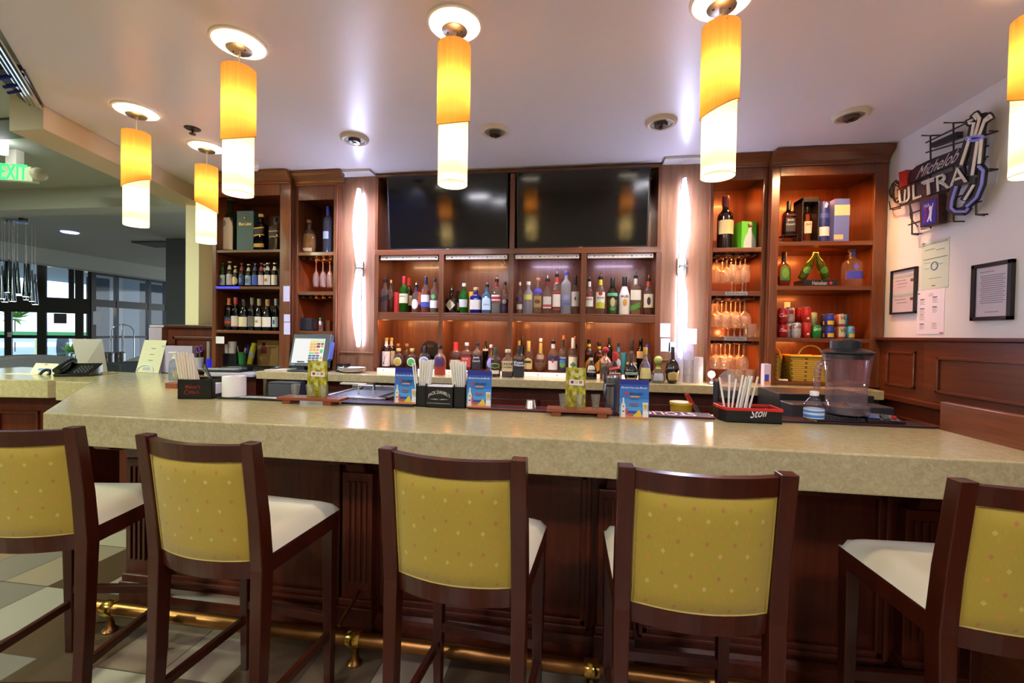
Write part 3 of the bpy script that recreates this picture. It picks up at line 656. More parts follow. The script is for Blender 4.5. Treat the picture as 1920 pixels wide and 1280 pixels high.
# ---------------------------------------------------------------- wall sconces: two bowed glowing segments, one above the other
def sconce(lb,xc,segs,flip):
    X=XY(xc,500,3.2); t=thing('wall_sconce',lb,'wall sconce',(X,3.2,PY(xc,650,3.2).z)); Yc=3.155
    for i,(xa,ya,xb,yb_) in enumerate(segs):
        A=PY(xa,ya,Yc); B=PY(xb,yb_,Yc); L=(A-B).length; n=16
        pr=[(.008+.03*math.sin(PI*k/n)**.8 if 0<k<n else .006,L*k/n) for k in range(n+1)]
        off=lambda v:Vector((-.012*math.sin(PI*v)*(1 if not flip else -1),0,0))
        def f(u,v):
            a=2*PI*u; k=v*n; r=.006+.018*math.sin(PI*v)**.8 if 0<v<1 else .006
            c=B+(A-B)*v+off(v); return (c.x+r*math.cos(a),c.y+.8*r*math.sin(a),c.z)
        g=part('diffuser',MB().grid(f,18,16),glow('#ccd4ff',34),t,smooth=True)
        sd=1 if not flip else -1
        pts=[B+(A-B)*(k/12)+Vector((sd*(.022 if 0<k<12 else .014),.012,0)) for k in range(13)]
        part('side_rail',MB().tube(pts,.0055,6),M('#c9c9d4',.35,.6),t)
        pts=[B+(A-B)*(k/14)+off(k/14)+Vector((-sd*.021*math.sin(PI*k/14)-sd*.006,-.008,0)) for k in range(15)]
        part('bow_rim',MB().tube(pts,.0035,6),M('#d9d9e8',.3,.6),t)
    J=PY(segs[0][2],segs[0][3]+2,3.17); part('joint',MB().box(J.x-.02,J.x+.03,J.y-.02,3.199,J.z-.008,J.z+.008),M('#b9b4ae',.3,.8),t,bevel=.002)
    part('wall_mount',MB().box(J.x-.03,J.x+.03,3.19,3.199,J.z-.06,J.z+.06),M('#b9b4ae',.3,.8),t,bevel=.002)
sconce('glowing white two part wall sconce on the left wood panel',672,[(672,353,671,501),(670,505,671,650)],False)
sconce('glowing white two part wall sconce on the right wood panel',1281,[(1285,333,1280,497),(1279,501,1277,672)],True)
# ---------------------------------------------------------------- back bar: counter, shelving, cabinets
YS=3.2; YB=3.49; ZC=1.145; YC=2.92
solo('back_counter_slab',MB().box(-2.345,1.855,YC,3.48,ZC-.056,ZC),MARB,'beige stone back counter top under the bottle shelves','counter top',bevel=.004)
ub=thing('back_counter_cabinet','dark wood cabinet under the beige back counter top','cabinet',(-.2,3.2,0))
part('body',MB().box(-2.33,1.84,3.02,3.47,0,ZC-.057),DARK,ub)
for i in range(6):
    x=-2.3+i*.69; d=part('door',MB().box(x,x+.67,3.0,3.019,.1,1.0),DARK,ub,bevel=.004); part('handle',MB().tube([(x+.3,2.98,.95),(x+.4,2.98,.95)],.006,8).tube([(x+.3,2.98,.95),(x+.3,3.0,.95)],.004,6).tube([(x+.4,2.98,.95),(x+.4,3.0,.95)],.004,6),NICKEL,d)
# sconce panels left and right of the bottle shelves
XL0,XL1=-1.84,-1.556; XR0,XR1=.585,XY(1326,600,3.2)
def panel(lb,x0,x1):
    t=thing('wood_wall_panel',lb,'wall panel',((x0+x1)/2,3.2,ZC))
    part('panel',MB().box(x0,x1,YS+.004,3.485,ZC,2.66),LIGHTW,t)
    zz=PY(660,660.5,YS).z; part('moulding',MB().box(x0+.0,x1,YS-.006,YS+.0035,zz-.006,zz+.006),LIGHTW,t,bevel=.003)
panel('light wood wall panel behind the left sconce',XL0,XL1); panel('light wood wall panel behind the right sconce',XR0,XR1)
struct('trim_5',MB().box(XL0,XL1,3.1,3.5,2.662,2.679),PAINTW); struct('trim_6',MB().box(XR0,XR1,3.1,3.5,2.662,2.679),PAINTW)
# shelving unit
sh=thing('bottle_shelving','mahogany shelving with eight bottle bays under the two televisions','shelving',(-.49,3.34,ZC))
x0,x1=-1.555,.584
zS=1.608; zT=PY(703,478,YS).z+.005; zR=1.172
dv=[XY(705.5,590,YS),XY(827,590,YS),XY(957.5,590,YS),XY(1093,590,YS),XY(1233,590,YS)]
part('back_panel',MB().box(x0,x1,YB,YB+.009,ZC,2.66),CAB,sh)
part('side_panel',MB().box(x0,x0+.022,YS,YB,ZC,2.66),CAB,sh); part('side_panel',MB().box(x1-.022,x1,YS,YB,ZC,2.66),CAB,sh)
for x in dv[1:4]: part('divider',MB().box(x-.013,x+.013,YS+.002,YB,ZC,2.045),CAB,sh)
part('divider',MB().box(dv[2]-.018,dv[2]+.018,YS+.002,YB,2.09,2.64),CAB,sh)
part('shelf',MB().box(x0+.02,x1-.02,YS-.004,YB,zS-.018,zS-.0008).box(x0+.02,x1-.02,YS-.004,YS+.02,zS-.062,zS-.018),CABX,sh,bevel=.003)
part('shelf',MB().box(x0,x1,YS-.006,YB,2.045,2.088),CABX,sh,bevel=.003,label='wide shelf carrying the televisions')
part('shelf',MB().box(x0+.02,x1-.02,YS,YB,ZC+.0005,zR-.0008),CABX,sh,label='low plinth shelf on the counter')
part('top_rail',MB().box(x0,x1,YS-.004,YS+.05,2.646,2.668),CABX,sh,bevel=.003)
for x in dv: part('face_frame',MB().box(x-.019,x+.019,YS-.008,YS+.0015,zR,2.045),CAB,sh,bevel=.002)
# light strips: perforated aluminium strips at the top of the upper bays and along the plinth
AL=M('#d6d3d2',.35,.35)
names=['first bay from the left','second bay from the left','third bay from the left','fourth bay from the left']
for i in range(4):
    a,c=dv[i]+.025,dv[i+1]-.035
    t=thing('light_strip','perforated aluminium light strip under the television shelf, '+names[i],'light strip',((a+c)/2,YS+.02,2.0),0,'aluminium light strips')
    part('channel',MB().box(a,c,YS+.013,YS+.034,2.012,2.043),AL,t,bevel=.002)
    dots=MB(); n=14
    for k in range(n): xx=a+(c-a)*(k+.5)/n; s=.0045 if k%4==1 else .0025; dots.box(xx-s,xx+s,YS+.0118,YS+.0128,2.027-s,2.027+s)
    part('led_dot',dots,BLACK,t)
    part('diffuser',MB().box(a+.02,c-.02,YS+.04,YS+.055,2.035,2.043),glow('#ffb070' if i<2 else '#b9b4ff',.8),t)
    light('shelf_glow','AREA',((a+c)/2,YS+.06,2.03),.8,'#ffc894' if i<2 else '#e8d4ff',.3,(R_(28),0,0),sy=.02)
    light('shelf_glow','POINT',(dv[i]+.06,YS+.02,zS-.08),.4,'#ffa055',.02)
    light('shelf_glow','AREA',((a+c)/2,YS+.05,zS-.03),1.3,'#ffc490',.3,(R_(25),0,0),sy=.02)
    w=MB().tube([(c-.03,YS+.03,2.012),(c-.02,YS+.035,1.985),(c-.04,YS+.03,1.965),(c-.05,YS+.035,1.985),(c-.035,YS+.03,1.96)],.002,5)
    part('cable',w,M('#d8cbb0' if i==1 else '#2a201a',.6),t)
    a2=dv[i]+.022; c2=dv[i+1]-.022
    t2=thing('light_strip','perforated pale light strip along the plinth, '+names[i],'light strip',((a2+c2)/2,YS-.02,ZC),0,'pale light strips along the plinth')
    part('channel',MB().box(a2,c2,YS-.022,YS-.009,ZC+.001,zR+.002),M('#efe0d8',.4,0,.7,'#ffd8c0'),t2)
    dots=MB()
    for k in range(n): xx=a2+(c2-a2)*(k+.5)/n; s=.004 if k%4==1 else .002; dots.box(xx-s,xx+s,YS-.0235,YS-.0222,1.157-s,1.157+s)
    part('led_dot',dots,BLACK,t2)
# televisions
def tv(lb,tl,br,led,lean):
    yt_,yb_=YS+.05-lean,YS+.05; A=PY(*tl,yt_); B=PY(*br,yb_); B.z=max(B.z,2.0905); xt0,x1=A.x,B.x; x0=xt0
    t=thing('television',lb,'television',((x0+x1)/2,yb_+.03,B.z),0,'televisions above the bottle shelves')
    z0,z1=B.z,A.z; H=z1-z0
    def pt(u,v,d): return Vector((x0+(x1-x0)*u,yb_-lean*v+d,z0+H*v))
    def sl(u0,u1,v0,v1,d0,d1): return MB().hexa([pt(u0,v0,d0),pt(u1,v0,d0),pt(u1,v0,d1),pt(u0,v0,d1),pt(u0,v1,d0),pt(u1,v1,d0),pt(u1,v1,d1),pt(u0,v1,d1)])
    part('housing',sl(0,1,0,1,0,.05),M('#101014',.4),t,bevel=.004)
    part('screen',sl(.012,.988,.035,.98,-.002,-.0002),M('#030308',.10,0,coat=.3,spec=.5),t)
    part('standby_light',sl(led,led+.009,-.008,.008,-.004,.001),glow('#ff1838',3),t)
    part('maker_plate',sl(.487,.513,.012,.022,-.0015,0),M('#8f9094',.4,.6),t)
    m=(x0+x1)/2; part('wall_bracket',MB().box(m-.15,m+.15,yb_+.035,YB-.001,z0+.15,z0+.32),BLACK,t)
tv('flat black television on the left with a pendant in front',(724.5,331),(952.6,469.5),.02,.072)
tv('flat black television on the right with a bright corner reflection',(968.5,322),(1214,467),.02,.08)
# display cabinets
def cabinet(lb,xa,xb,Yf,stl,str_,shelves,zbot,side_lab=None,crownz=2.6,topopen=2.5,racks=(),ol=.0,or_=.0):
    x0,x1=xa,xb; t=thing('display_cabinet',lb,'cabinet',((x0+x1)/2,Yf,zbot)); zt=2.675
    part('back_panel',MB().box(x0,x1,YB-.012,YB,zbot,zt),CAB,t)
    part('side_panel',MB().box(x0,x0+.02,Yf+.012,YB,zbot,zt),CAB,t); part('side_panel',MB().box(x1-.02,x1,Yf+.012,YB,zbot,zt),CAB,t)
    part('top_panel',MB().box(x0+.021,x1-.021,Yf+.024,YB-.013,topopen+.03,zt),CABX,t)
    for a_,b_,c_,d_ in ((x0,x0+stl,zbot,zt),(x1-str_,x1,zbot,zt),(x0+stl,x1-str_,topopen,zt)): part('face_frame',MB().box(a_,b_,Yf,Yf+.022,c_,d_),CAB,t,bevel=.003)
    for z,th in shelves: part('shelf',MB().box(x0+.018,x1-.018,Yf+.004,YB-.013,z-th,z-.0008),CABX,t,bevel=.002)
    m=MB(); pr=[(-.0008,0),(-.012,.0),(-.014,.012),(-.008,.016),(-.014,.03),(-.03,.045),(-.052,.065),(-.062,.078),(-.066,zt-crownz),(-.0008,zt-crownz)]
    m.prism([(Yf+a,crownz+z) for a,z in pr],x0-ol,x1+or_,'x'); part('crown_moulding',m,CABX,t,bevel=.002)
    return t
U1=(XY(397.5,560,3.09),XY(543.5,560,3.09)); U2=(XY(549,560,3.14),XY(631,500,3.14)); U2=(max(U2[0],U1[1]+.001),U2[1])
zu1=[PY(465,467.6,3.09).z,PY(465,536.5,3.09).z,PY(465,619.5,3.09).z]
c1=cabinet('tall mahogany cabinet at far left with beer and wine bottles',U1[0],U1[1],3.09,.035,.09,[(zu1[0],.022),(zu1[1],.022),(zu1[2],.022)],ZC+.001,None,2.585,2.50,ol=.05,or_=.0)
zu2=[PY(590,472,3.14).z,PY(590,546,3.14).z,PY(590,620,3.14).z]
c2=cabinet('narrow mahogany cabinet with hanging flutes above the till',U2[0],U2[1],3.14,.028,.028,[(zu2[0],.028),(zu2[1],.028),(zu2[2],.03)],ZC+.001,None,2.58,2.47,or_=.06)
V1=(XY(1327,560,3.15),XY(1440,560,3.15)); V2=(XY(1442,560,3.09),1.948); V1=(V1[0],min(V1[1],V2[0]-.001))
zv1=[PY(1385,463.5,3.15).z,PY(1385,546,3.15).z,PY(1385,631,3.15).z]
c3=cabinet('mahogany cabinet with three tiers of hanging wine glasses',V1[0],V1[1],3.15,.025,.028,[(zv1[0],.03),(zv1[1],.03),(zv1[2],.03)],ZC+.001,None,2.60,2.52,ol=.05)
zv2=[PY(1550,451.5,3.09).z,PY(1550,535.5,3.09).z,PY(1550,634,3.09).z]
c4=cabinet('wide mahogany cabinet at right with soda cans and wicker basket',V2[0],V2[1],3.09,.05,.075,[(zv2[0],.028),(zv2[1],.028),(zv2[2],.028),(ZC+.022,.02)],ZC+.001,None,2.575,2.515,ol=.0)
# blue lit edge on the beer shelf
solo('led_edge_strip',MB().box(U1[0]+.036,U1[0]+.24,3.086,3.0935,zu1[1]-.018,zu1[1]-.002),glow('#3a3cff',1.2),'blue glowing edge strip along the beer bottle shelf','light strip')
# warm cabinet lighting
def glowbox(x0,x1,z,Yf,pw,col='#ff8a3a',n=1):
    light('cabinet_glow','AREA',((x0+x1)/2,Yf+.10,z),pw,col,(x1-x0)*.5,(R_(20),0,0),sy=.015)
for z,pw in ((2.49,.0),(zu2[0]-.035,1.0),(zu2[1]-.035,.5)):
    if pw: glowbox(U2[0]+.03,U2[1]-.03,z,3.14,pw)
light('cabinet_glow','POINT',(U2[1]-.08,3.44,zu2[1]+.03),.35,'#ff7a20',.02); light('cabinet_glow','POINT',((U2[0]+U2[1])/2,3.45,zu2[2]+.05),.12,'#ff7a20',.02)
for z,pw in ((2.50,1.8),(zv1[0]-.05,3.2),(zv1[1]-.05,2.6),(zv1[2]-.05,2.6)): glowbox(V1[0]+.03,V1[1]-.03,z,3.15,pw,'#ff9448')
for z,pw in ((2.49,3.6),(zv2[0]-.035,2.4),(zv2[1]-.035,1.5),(zv2[2]-.035,1.6)): glowbox(V2[0]+.06,V2[1]-.08,z,3.09,pw,'#ff8a38')
light('cabinet_glow','POINT',(V2[0]+.22,3.46,zv2[1]+.03),.5,'#ff7a20',.02)
light('cabinet_glow','POINT',((V1[0]+V1[1])/2,3.44,zv1[2]+.03),.4,'#ffb070',.02)
# name plates on the glass shelves
for tx,z,lb in (('Red Wine',zv1[1],'silver plate reading Red Wine on the middle glass shelf'),('White Wine',zv1[2],'silver plate reading White Wine on the lower glass shelf')):
    xa,xb=XY(1360,550,3.15),XY(1402,550,3.15); t=thing('shelf_plate',lb,'sign plate',((xa+xb)/2,3.145,z-.028)); part('plate',MB().box(xa,xb,3.1505,3.1535,z-.027,z-.003),M('#9a9aa2',.35,.5),t)
    MW[t]; part('lettering',MB().text(tx,flat((xa+.012,3.1497,z-.021),(xb-.012,3.1497,z-.021),(xa+.012,3.1497,z-.008))),M('#2c2c34',.6),t)
# paper notes on stiles and panels
def note(lb,xa,ya,xb,yb_,Y,m=PAPER,th=.0015):
    A=PY(xa,ya,Y); B=PY(xb,yb_,Y); solo('paper_note',MB().box(A.x,B.x,Y-th,Y,B.z,A.z),m,lb,'paper note')
LAV=M('#cfcfea',.7)
note('upper white note on the cabinet stile left of the till',531.5,536,543,565,3.0895,LAV)
note('middle white note on the cabinet stile left of the till',532.5,589,544,603,3.0895,LAV)
note('lower white note on the cabinet stile, touching the middle one',532.5,604,544,627,3.0895,LAV)
note('white note on the wall of the lower left cabinet cubby',405,630.5,420.5,644,3.085,PAPER)
note('upper white sheet taped left of the right sconce',1238,606,1256.5,632,3.2035,PAPER)
note('lower white sheet taped left of the right sconce',1239,634,1256,659,3.2035,PAPER)
note('white sheet taped right of the right sconce above the cups',1286,616,1306,645,3.2035,PAPER)
note('narrow white sheet hanging behind the cup stacks',1254,641,1267,660,3.2035,PAPER)
# ---------------------------------------------------------------- bottles, each built as body, liquid, labels, closure
PROF={ # (radius, height) as shares of half width and of mouth height; exponent of the plan outline; depth share
 'round':([(.92,0),(1,.02),(1,.58),(.93,.65),(.62,.72),(.40,.77),(.34,.82),(.33,.96),(.37,.965),(.37,1)],2,1),
 'square':([(.95,0),(1,.02),(1,.60),(.93,.66),(.55,.72),(.36,.76),(.33,.82),(.33,.96),(.37,.965),(.37,1)],6,.95),
 'taper':([(.80,0),(.84,.02),(1,.50),(.97,.56),(.72,.66),(.42,.74),(.32,.80),(.31,.96),(.35,1)],2,1),
 'squat':([(.96,0),(1,.03),(1,.52),(.96,.60),(.75,.67),(.38,.71),(.30,.75),(.29,.96),(.33,1)],3,.8),
 'oval':([(.70,0),(.80,.02),(1,.22),(1,.40),(.92,.56),(.70,.66),(.36,.72),(.28,.76),(.27,.96),(.31,1)],2.4,.6),
 'sphere':([(.35,0),(.62,.03),(.88,.14),(1,.30),(.97,.42),(.78,.56),(.45,.65),(.24,.70),(.20,.75),(.20,.97),(.24,1)],2,1),
 'bell':([(.95,0),(1,.02),(1,.10),(.95,.28),(.72,.48),(.42,.60),(.27,.68),(.25,.96),(.29,1)],2,1),
 'wine':([(.96,0),(1,.02),(1,.60),(.93,.66),(.6,.72),(.42,.75),(.38,.80),(.37,.96),(.42,.97),(.42,1)],2,1),
 'burg':([(.96,0),(1,.02),(1,.46),(.92,.54),(.6,.68),(.42,.76),(.37,.84),(.36,.96),(.41,.97),(.41,1)],2,1),
 'beer':([(.95,0),(1,.02),(1,.56),(.92,.62),(.6,.74),(.44,.82),(.40,.95),(.44,.955),(.44,1)],2,1),
 'tall':([(.93,0),(1,.015),(1,.68),(.92,.74),(.55,.79),(.34,.82),(.32,.97),(.36,1)],2,1),
 'tallsq':([(.95,0),(1,.015),(1,.68),(.92,.73),(.5,.77),(.34,.80),(.32,.97),(.36,1)],6,.9),
 'shaker':([(.86,0),(.88,.02),(1,.55),(.98,.60),(.6,.72),(.25,.78),(.22,.96),(.26,1)],2,1)}
def rad(pr,z):
    for (r0,z0),(r1,z1) in zip(pr,pr[1:]):
        if z0<=z<=z1: return r0+(r1-r0)*((z-z0)/(z1-z0) if z1>z0 else 0)
    return pr[-1][0]
LABM={}
def lm(h): return M(h,.55,var=.04,vs=60)
def bottle(lb,x,yt,w,Y,zb,kind,g,liq=None,cap=('cap','#222222'),labs=(),txt=(),name='liquor_bottle',grp=None,rz=0,T=None,cat='bottle',size=None):
    pr,p,sy=PROF[kind]; zb=zb+.0009
    if size: C,hw,H=Vector((x,Y,zb)),size[0],size[1]
    else:
        P=PY(x,yt,Y); C=Vector((P.x,P.y,zb)); hw=w*depth(P)/F/2; H=P.z-zb
    k,ch=cap; Hm=H-.042 if k=='pour' else H-.004
    t=thing(name,lb,cat,C if T is None else T.to_translation(),0,grp)
    n=20
    W=T if T is not None else Matrix.Translation(C)@Matrix.Rotation(R_(rz),4,'Z')
    b=MB(W); b.lathe([(r*hw,z*Hm) for r,z in pr],(0,0,0),n if p==2 else 24,1,sy,p); part('glass_body',b,g,t,smooth=True)
    if liq:
        hx,lv=liq; q=[(r*hw*.93,max(.012,z)*Hm) for r,z in pr if z<lv]+[(rad(pr,lv)*hw*.93,lv*Hm)]
        b=MB(W); b.lathe(q,(0,0,0),n if p==2 else 24,1,sy,p); part('liquid',b,liquid(hx),t,smooth=True)
    def surf(a,z,off):
        r=rad(pr,z)*hw; ca,sa=math.cos(a),math.sin(a); kk=1 if p==2 else (abs(ca)**p+abs(sa)**p)**(-1/p)
        return Vector((r*kk*ca+off*ca,(r*kk*sy)*sa+off*sa,z*Hm))
    for L in labs:
        z0,z1,hx=L[:3]; sp=L[3] if len(L)>3 else 75; shp=L[4] if len(L)>4 else 'rect'; off=L[5] if len(L)>5 else .0008
        a0=-PI/2-R_(sp); a1=-PI/2+R_(sp)
        def f(u,v):
            zz=z0+(z1-z0)*v; uu=u-.5
            if shp=='oval': uu*=math.sqrt(max(0.0,1-(2*v-1)**2))
            if shp=='diamond': uu*=max(0,1-abs(2*v-1))
            if shp=='arch': uu*=1 if v<.6 else math.sqrt(max(0,1-((v-.6)/.4)**2))
            if shp=='slant': zz+=uu*(z1-z0)*.9
            return surf(-PI/2+uu*(a1-a0),zz,off)
        b=MB(W).grid(f,10,8 if shp!='rect' else 5); part('label',b,lm(hx),t,smooth=True)
    for T_ in txt:
        s,z0,z1,hx,sp=T_; b=MB(W)
        b.text(s,lambda u,v:surf(-PI/2+R_(sp)*(2*u-1),z0+(z1-z0)*v,.0016)); part('label_lettering',b,M(hx,.6),t)
    rm=pr[-1][0]*hw*1.08
    b=MB(W)
    if k=='cap': b.lathe([(rm,-.022),(rm*1.03,-.02),(rm*1.03,.001),(rm*.9,.004),(0,.004)],(0,0,Hm),16); part('cap',b,M(ch,.4),t,smooth=True)
    elif k=='long':
        b.lathe([(rm*.95,-.075),(rm,-.07),(rm,.0),(rm*.85,.004),(0,.004)],(0,0,Hm),16); part('cap',b,M(ch,.4),t,smooth=True)
    elif k=='crown': b.lathe([(rm*1.12,-.006),(rm*1.1,.001),(rm*.8,.004),(0,.004)],(0,0,Hm),16); part('cap',b,M(ch,.35,.4),t,smooth=True)
    elif k=='cork':
        b.lathe([(rm*1.15,0),(rm*1.2,.004),(rm*1.2,.02),(rm,.024),(0,.024)],(0,0,Hm-.02),16); part('cap',b,M(ch,.6),t,smooth=True)
    elif k=='wax':
        b.lathe([(rad(pr,.70)*hw*1.05,.70*Hm),(rm*1.15,.78*Hm),(rm*1.2,.97*Hm),(rm*1.1,Hm+.003),(0,Hm+.003)],(0,0,0),16); part('cap',b,M(ch,.3),t,smooth=True)
    elif k=='ball':
        b.lathe([(rm*.8,-.01),(rm*.9,0)],(0,0,Hm),12); b.ball((0,0,Hm-.004),rm*1.9,12); part('cap',b,M(ch,.4),t,smooth=True)
    elif k=='foil':
        b.lathe([(rad(pr,.8)*hw*1.06,.80*Hm),(rm,.9*Hm),(rm*1.02,Hm),(rm*.9,Hm+.004),(0,Hm+.004)],(0,0,0),16); part('foil',b,M(ch,.4),t,smooth=True)
    elif k=='pour':
        b.lathe([(rm*1.0,-.012),(rm*1.15,-.01),(rm*1.15,.006),(rm*.7,.010),(0,.01)],(0,0,Hm),14); c=part('pourer_collar',b,BLACK,t,smooth=True)
        b=MB(W); b.tube([Vector((0,0,Hm+.008)),Vector((0,0,Hm+.02)),Vector((.003,-.002,Hm+.032)),Vector((.006,-.005,Hm+.042))],[.006,.0045,.0035,.003],8); part('pour_spout',b,CHROME,c,smooth=True)
        if ch:
            b=MB(W); b.lathe([(rad(pr,.80)*hw*1.06,.80*Hm),(rad(pr,.95)*hw*1.07,.95*Hm)],(0,0,0),16); part('neck_foil',b,M(ch,.4),t,smooth=True)
    return t
AMB='#b5651d'; A1=3.29; A2=3.385; z1=zS; z2=zR; Fr=3.07
GU='bottles on the upper shelf'; GLw='bottles on the lower shelf'; GFr='bottles standing at the front of the back counter'
U=lambda *a,**k:bottle(*a,grp=GU,**k)
# upper shelf, first bay
U('square clear whisky bottle with black slanted label and pourer, first on upper shelf',722.5,515.9,16.5,A1,z1,'square',CLEAR,('#8c4a1a',.42),('pour',''),[(.34,.5,'#1c1a1a',70,'slant')])
U('amber bottle with white cap behind the slanted label bottle',733,524.7,10,A2,z1,'square',CLEAR,('#9c5a2a',.5),('cap','#d9d2c8'))
U('green whiskey bottle with red cap and cream label in the first bay',757.8,517.9,17,A1,z1,'round',GREENG,None,('foil','#a3222c'),[(.26,.52,'#ddd5a8',75)],[('JAMESON',.42,.46,'#4a3a1a',40)])
U('second red capped whiskey bottle, half hidden behind the green one',766.5,521,15,A2,z1,'round',AMBERG,None,('foil','#b02a30'),[(.22,.5,'#e0cfae',75)])
U('clear bourbon bottle with script label and pourer in the first bay',781,525.6,18,A1,z1,'round',CLEAR,('#b4743a',.3),('pour','#3a2350'),[(.12,.5,'#e5ddd0',40,'oval')])
U('amber scotch bottle with navy cap, white label and blue band',798.6,518.8,17,A1,z1,'round',CLEAR,('#b8571a',.62),('foil','#1d2340'),[(.30,.5,'#e8e4da'),(.16,.29,'#3a52a8')])
U('clear bottle with black cap, green thistle and white label, right end of first bay',815,521.8,15.6,A1,z1,'round',CLEAR,('#a9a86a',.2),('cap','#1c1c1e'),[(.14,.36,'#e9e7df'),(.38,.55,'#59b862',35,'diamond')])
# second bay
U('squat black gin bottle with cream diamond label and pourer',846.8,535.4,21,A1,z1,'squat',M('#0d0c0d',.15,coat=.4),None,('pour',''),[(.1,.62,'#d9cfae',48,'diamond')])
U('second squat black bottle tucked behind the diamond label one',859,545,15,A2,z1,'squat',M('#110f10',.15,coat=.4),None,('cap','#15130f'),[(.1,.5,'#cfc39c',40,'oval')])
U('bright green gin bottle with white cap and pale label',870.2,531,18.5,A1,z1,'taper',glass('#4fc045',.3,1.3,.45,'#2aa030'),('#2a9a2c',.5),('cap','#e2ddd2'),[(.2,.46,'#d7d9cf',60)])
U('square cobalt blue gin bottle with cream label and cork top',892.7,538.7,20.5,A1,z1,'square',glass('#3b58d8',.3,1.3,.4,'#2440c0'),('#22389a',.5),('cork','#c9a878'),[(.14,.52,'#e3dccb',62)])
U('pale blue square gin bottle with silver pourer',913.6,524.7,17,A1,z1,'square',glass('#8fc4e4',.3,1.3,.4,'#74b4dc'),('#74aecf',.5),('pour',''),[(.12,.58,'#c3dbe6',55,'arch')],[('GIN',.28,.33,'#4c6a86',30)])
U('clear gin bottle with red label and red neck in the second bay',931.5,515,17.5,A1,z1,'tallsq',CLEAR,('#c9cfd2',.3),('pour','#b02a28'),[(.38,.55,'#e6e2dc',60),(.42,.5,'#b8302e',60,'rect',.0015)])
U('slim bottle of purple spirit with black cap, end of second bay',947.3,528,13.5,A1,z1,'round',CLEAR,('#6a3a6e',.45),('cap','#17161a'),[(.12,.24,'#33203c',70),(.3,.45,'#9a8a86',35,'oval')])
# third bay
U('clear bottle with white cap and violet label at the left of the third bay',974.6,528.6,12,A1,z1,'round',CLEAR,('#c8b6a2',.3),('cap','#dcd6d0'),[(.4,.52,'#5a4480',65),(.14,.3,'#d8d3cc',65)])
U('frosted vodka bottle with pale yellow label and white cap',990.9,528,19,A1,z1,'round',FROST,None,('cap','#e8e6e2'),[(.44,.6,'#d6cf6a',50)])
U('clear bottle with copper cap, blue shoulder and tan label',1008.8,521,16.5,A1,z1,'round',CLEAR,('#c9a87a',.2),('cork','#c07a5a'),[(.58,.7,'#4a44b8',90),(.18,.5,'#a98c5a',60),(.28,.4,'#6e4322',40,'oval',.0014)])
U('clear vodka bottle with red neck foil and silver pourer',1027,514,18,A1,z1,'round',CLEAR,None,('pour','#8e2a30'),[(.16,.5,'#d9cfc6',55),(.2,.27,'#b84a44',60,'rect',.0014)])
U('tall vodka bottle with red neck, red bands and white label',1044.5,505,16.5,A1,z1,'tall',CLEAR,None,('pour','#c03a34'),[(.18,.5,'#e9e4de',60),(.53,.57,'#b03a3a',75),(.1,.14,'#a83434',60)])
U('tall frosted blue white vodka bottle with blue cap',1062,508.5,18.5,A1,z1,'tall',FROST,None,('cap','#3a48c8'),[(.3,.45,'#8a98d6',50,'oval'),(.2,.26,'#5a62b8',55)])
U('clear vodka bottle with black top and white label, right end of third bay',1079.3,516,16,A1,z1,'round',CLEAR,None,('long','#1c1c20'),[(.2,.58,'#e4e2df',62),(.34,.46,'#8a2a34',14,'diamond',.0014)])
# fourth bay
U('clear rum bottle with bat roundel and white neck, left of fourth bay',1105.5,514,16.5,A1,z1,'round',CLEAR,None,('pour','#e0dcd6'),[(.22,.5,'#e8e5df',62),(.5,.62,'#8a2a30',26,'oval',.0014)],[('BACARDI',.4,.46,'#22201f',42)])
U('lemon rum bottle with yellow neck foil and yellow green label',1126.4,510,20,A1,z1,'round',CLEAR,None,('pour','#d9c83a'),[(.16,.6,'#e6e3d6',55),(.16,.34,'#b9bb3c',50,'arch',.0014),(.5,.62,'#9a2c34',22,'oval',.0014)],[('BACARDI',.42,.47,'#2a2622',38)])
U('pale green liqueur bottle with gold neck and black cap',1148.8,520.4,22,A1,z1,'taper',glass('#cfe0c2',.4),('#b9c6a0',.4),('long','#16161a'),[(.5,.58,'#59b08a',60),(.1,.2,'#4f9a6a',30,'oval'),(.2,.46,'#c9b684',24,'oval')])
U('opaque white coconut rum bottle with black cap',1171.5,518.8,20.5,A1,z1,'burg',M('#e9e6e3',.35),None,('long','#141416'),[(.22,.42,'#d8a04a',22,'oval')],[('MALIBU',.45,.52,'#2b2a2c',42)])
U('clear rum bottle with white oval label and green band',1192.4,508,19,A1,z1,'tallsq',CLEAR,('#c9a87c',.15),('pour','#e4e2de'),[(.38,.64,'#e3e1da',52),(.14,.28,'#4f8f3a',58,'slant')])
U('amber spiced rum bottle with caped figure label, right end of upper shelf',1216.2,513,19,A1,z1,'round',CLEAR,('#9a5226',.3),('pour','#a8452c'),[(.2,.58,'#e0d3b8',62),(.26,.5,'#2c2440',20,'oval',.0014)])
# coloured gift canisters behind the bottles
def canister(lb,xa,xb,ya,yb_,Y,zb,h,name='gift_canister',two=None):
    A=PY(xa,ya,Y); B=PY(xb,yb_,Y); r=abs(B.x-A.x)/2; t=thing(name,lb,'canister',((A.x+B.x)/2,Y,zb))
    part('tube',MB().lathe([(0,0),(r,0),(r,(A.z-zb)*.9),(0,(A.z-zb)*.9)],((A.x+B.x)/2,Y,zb),22),M(h,.4),t,smooth=True)
    part('lid',MB().lathe([(r*1.02,0),(r*1.02,(A.z-zb)*.1),(0,(A.z-zb)*.1)],((A.x+B.x)/2,Y,zb+(A.z-zb)*.9),22),M(two or h,.4),t,smooth=True)
canister('red gift canister behind the first bay bottles, left one',739,749,548,583,3.4,z1,'#b8322a')
canister('red gift canister behind the script label bourbon',784,790,548,583,3.43,z1,'#c0493c')
canister('yellow gift canister behind the blue gin bottle',879,889,547,583,3.42,z1,'#d8b22c')
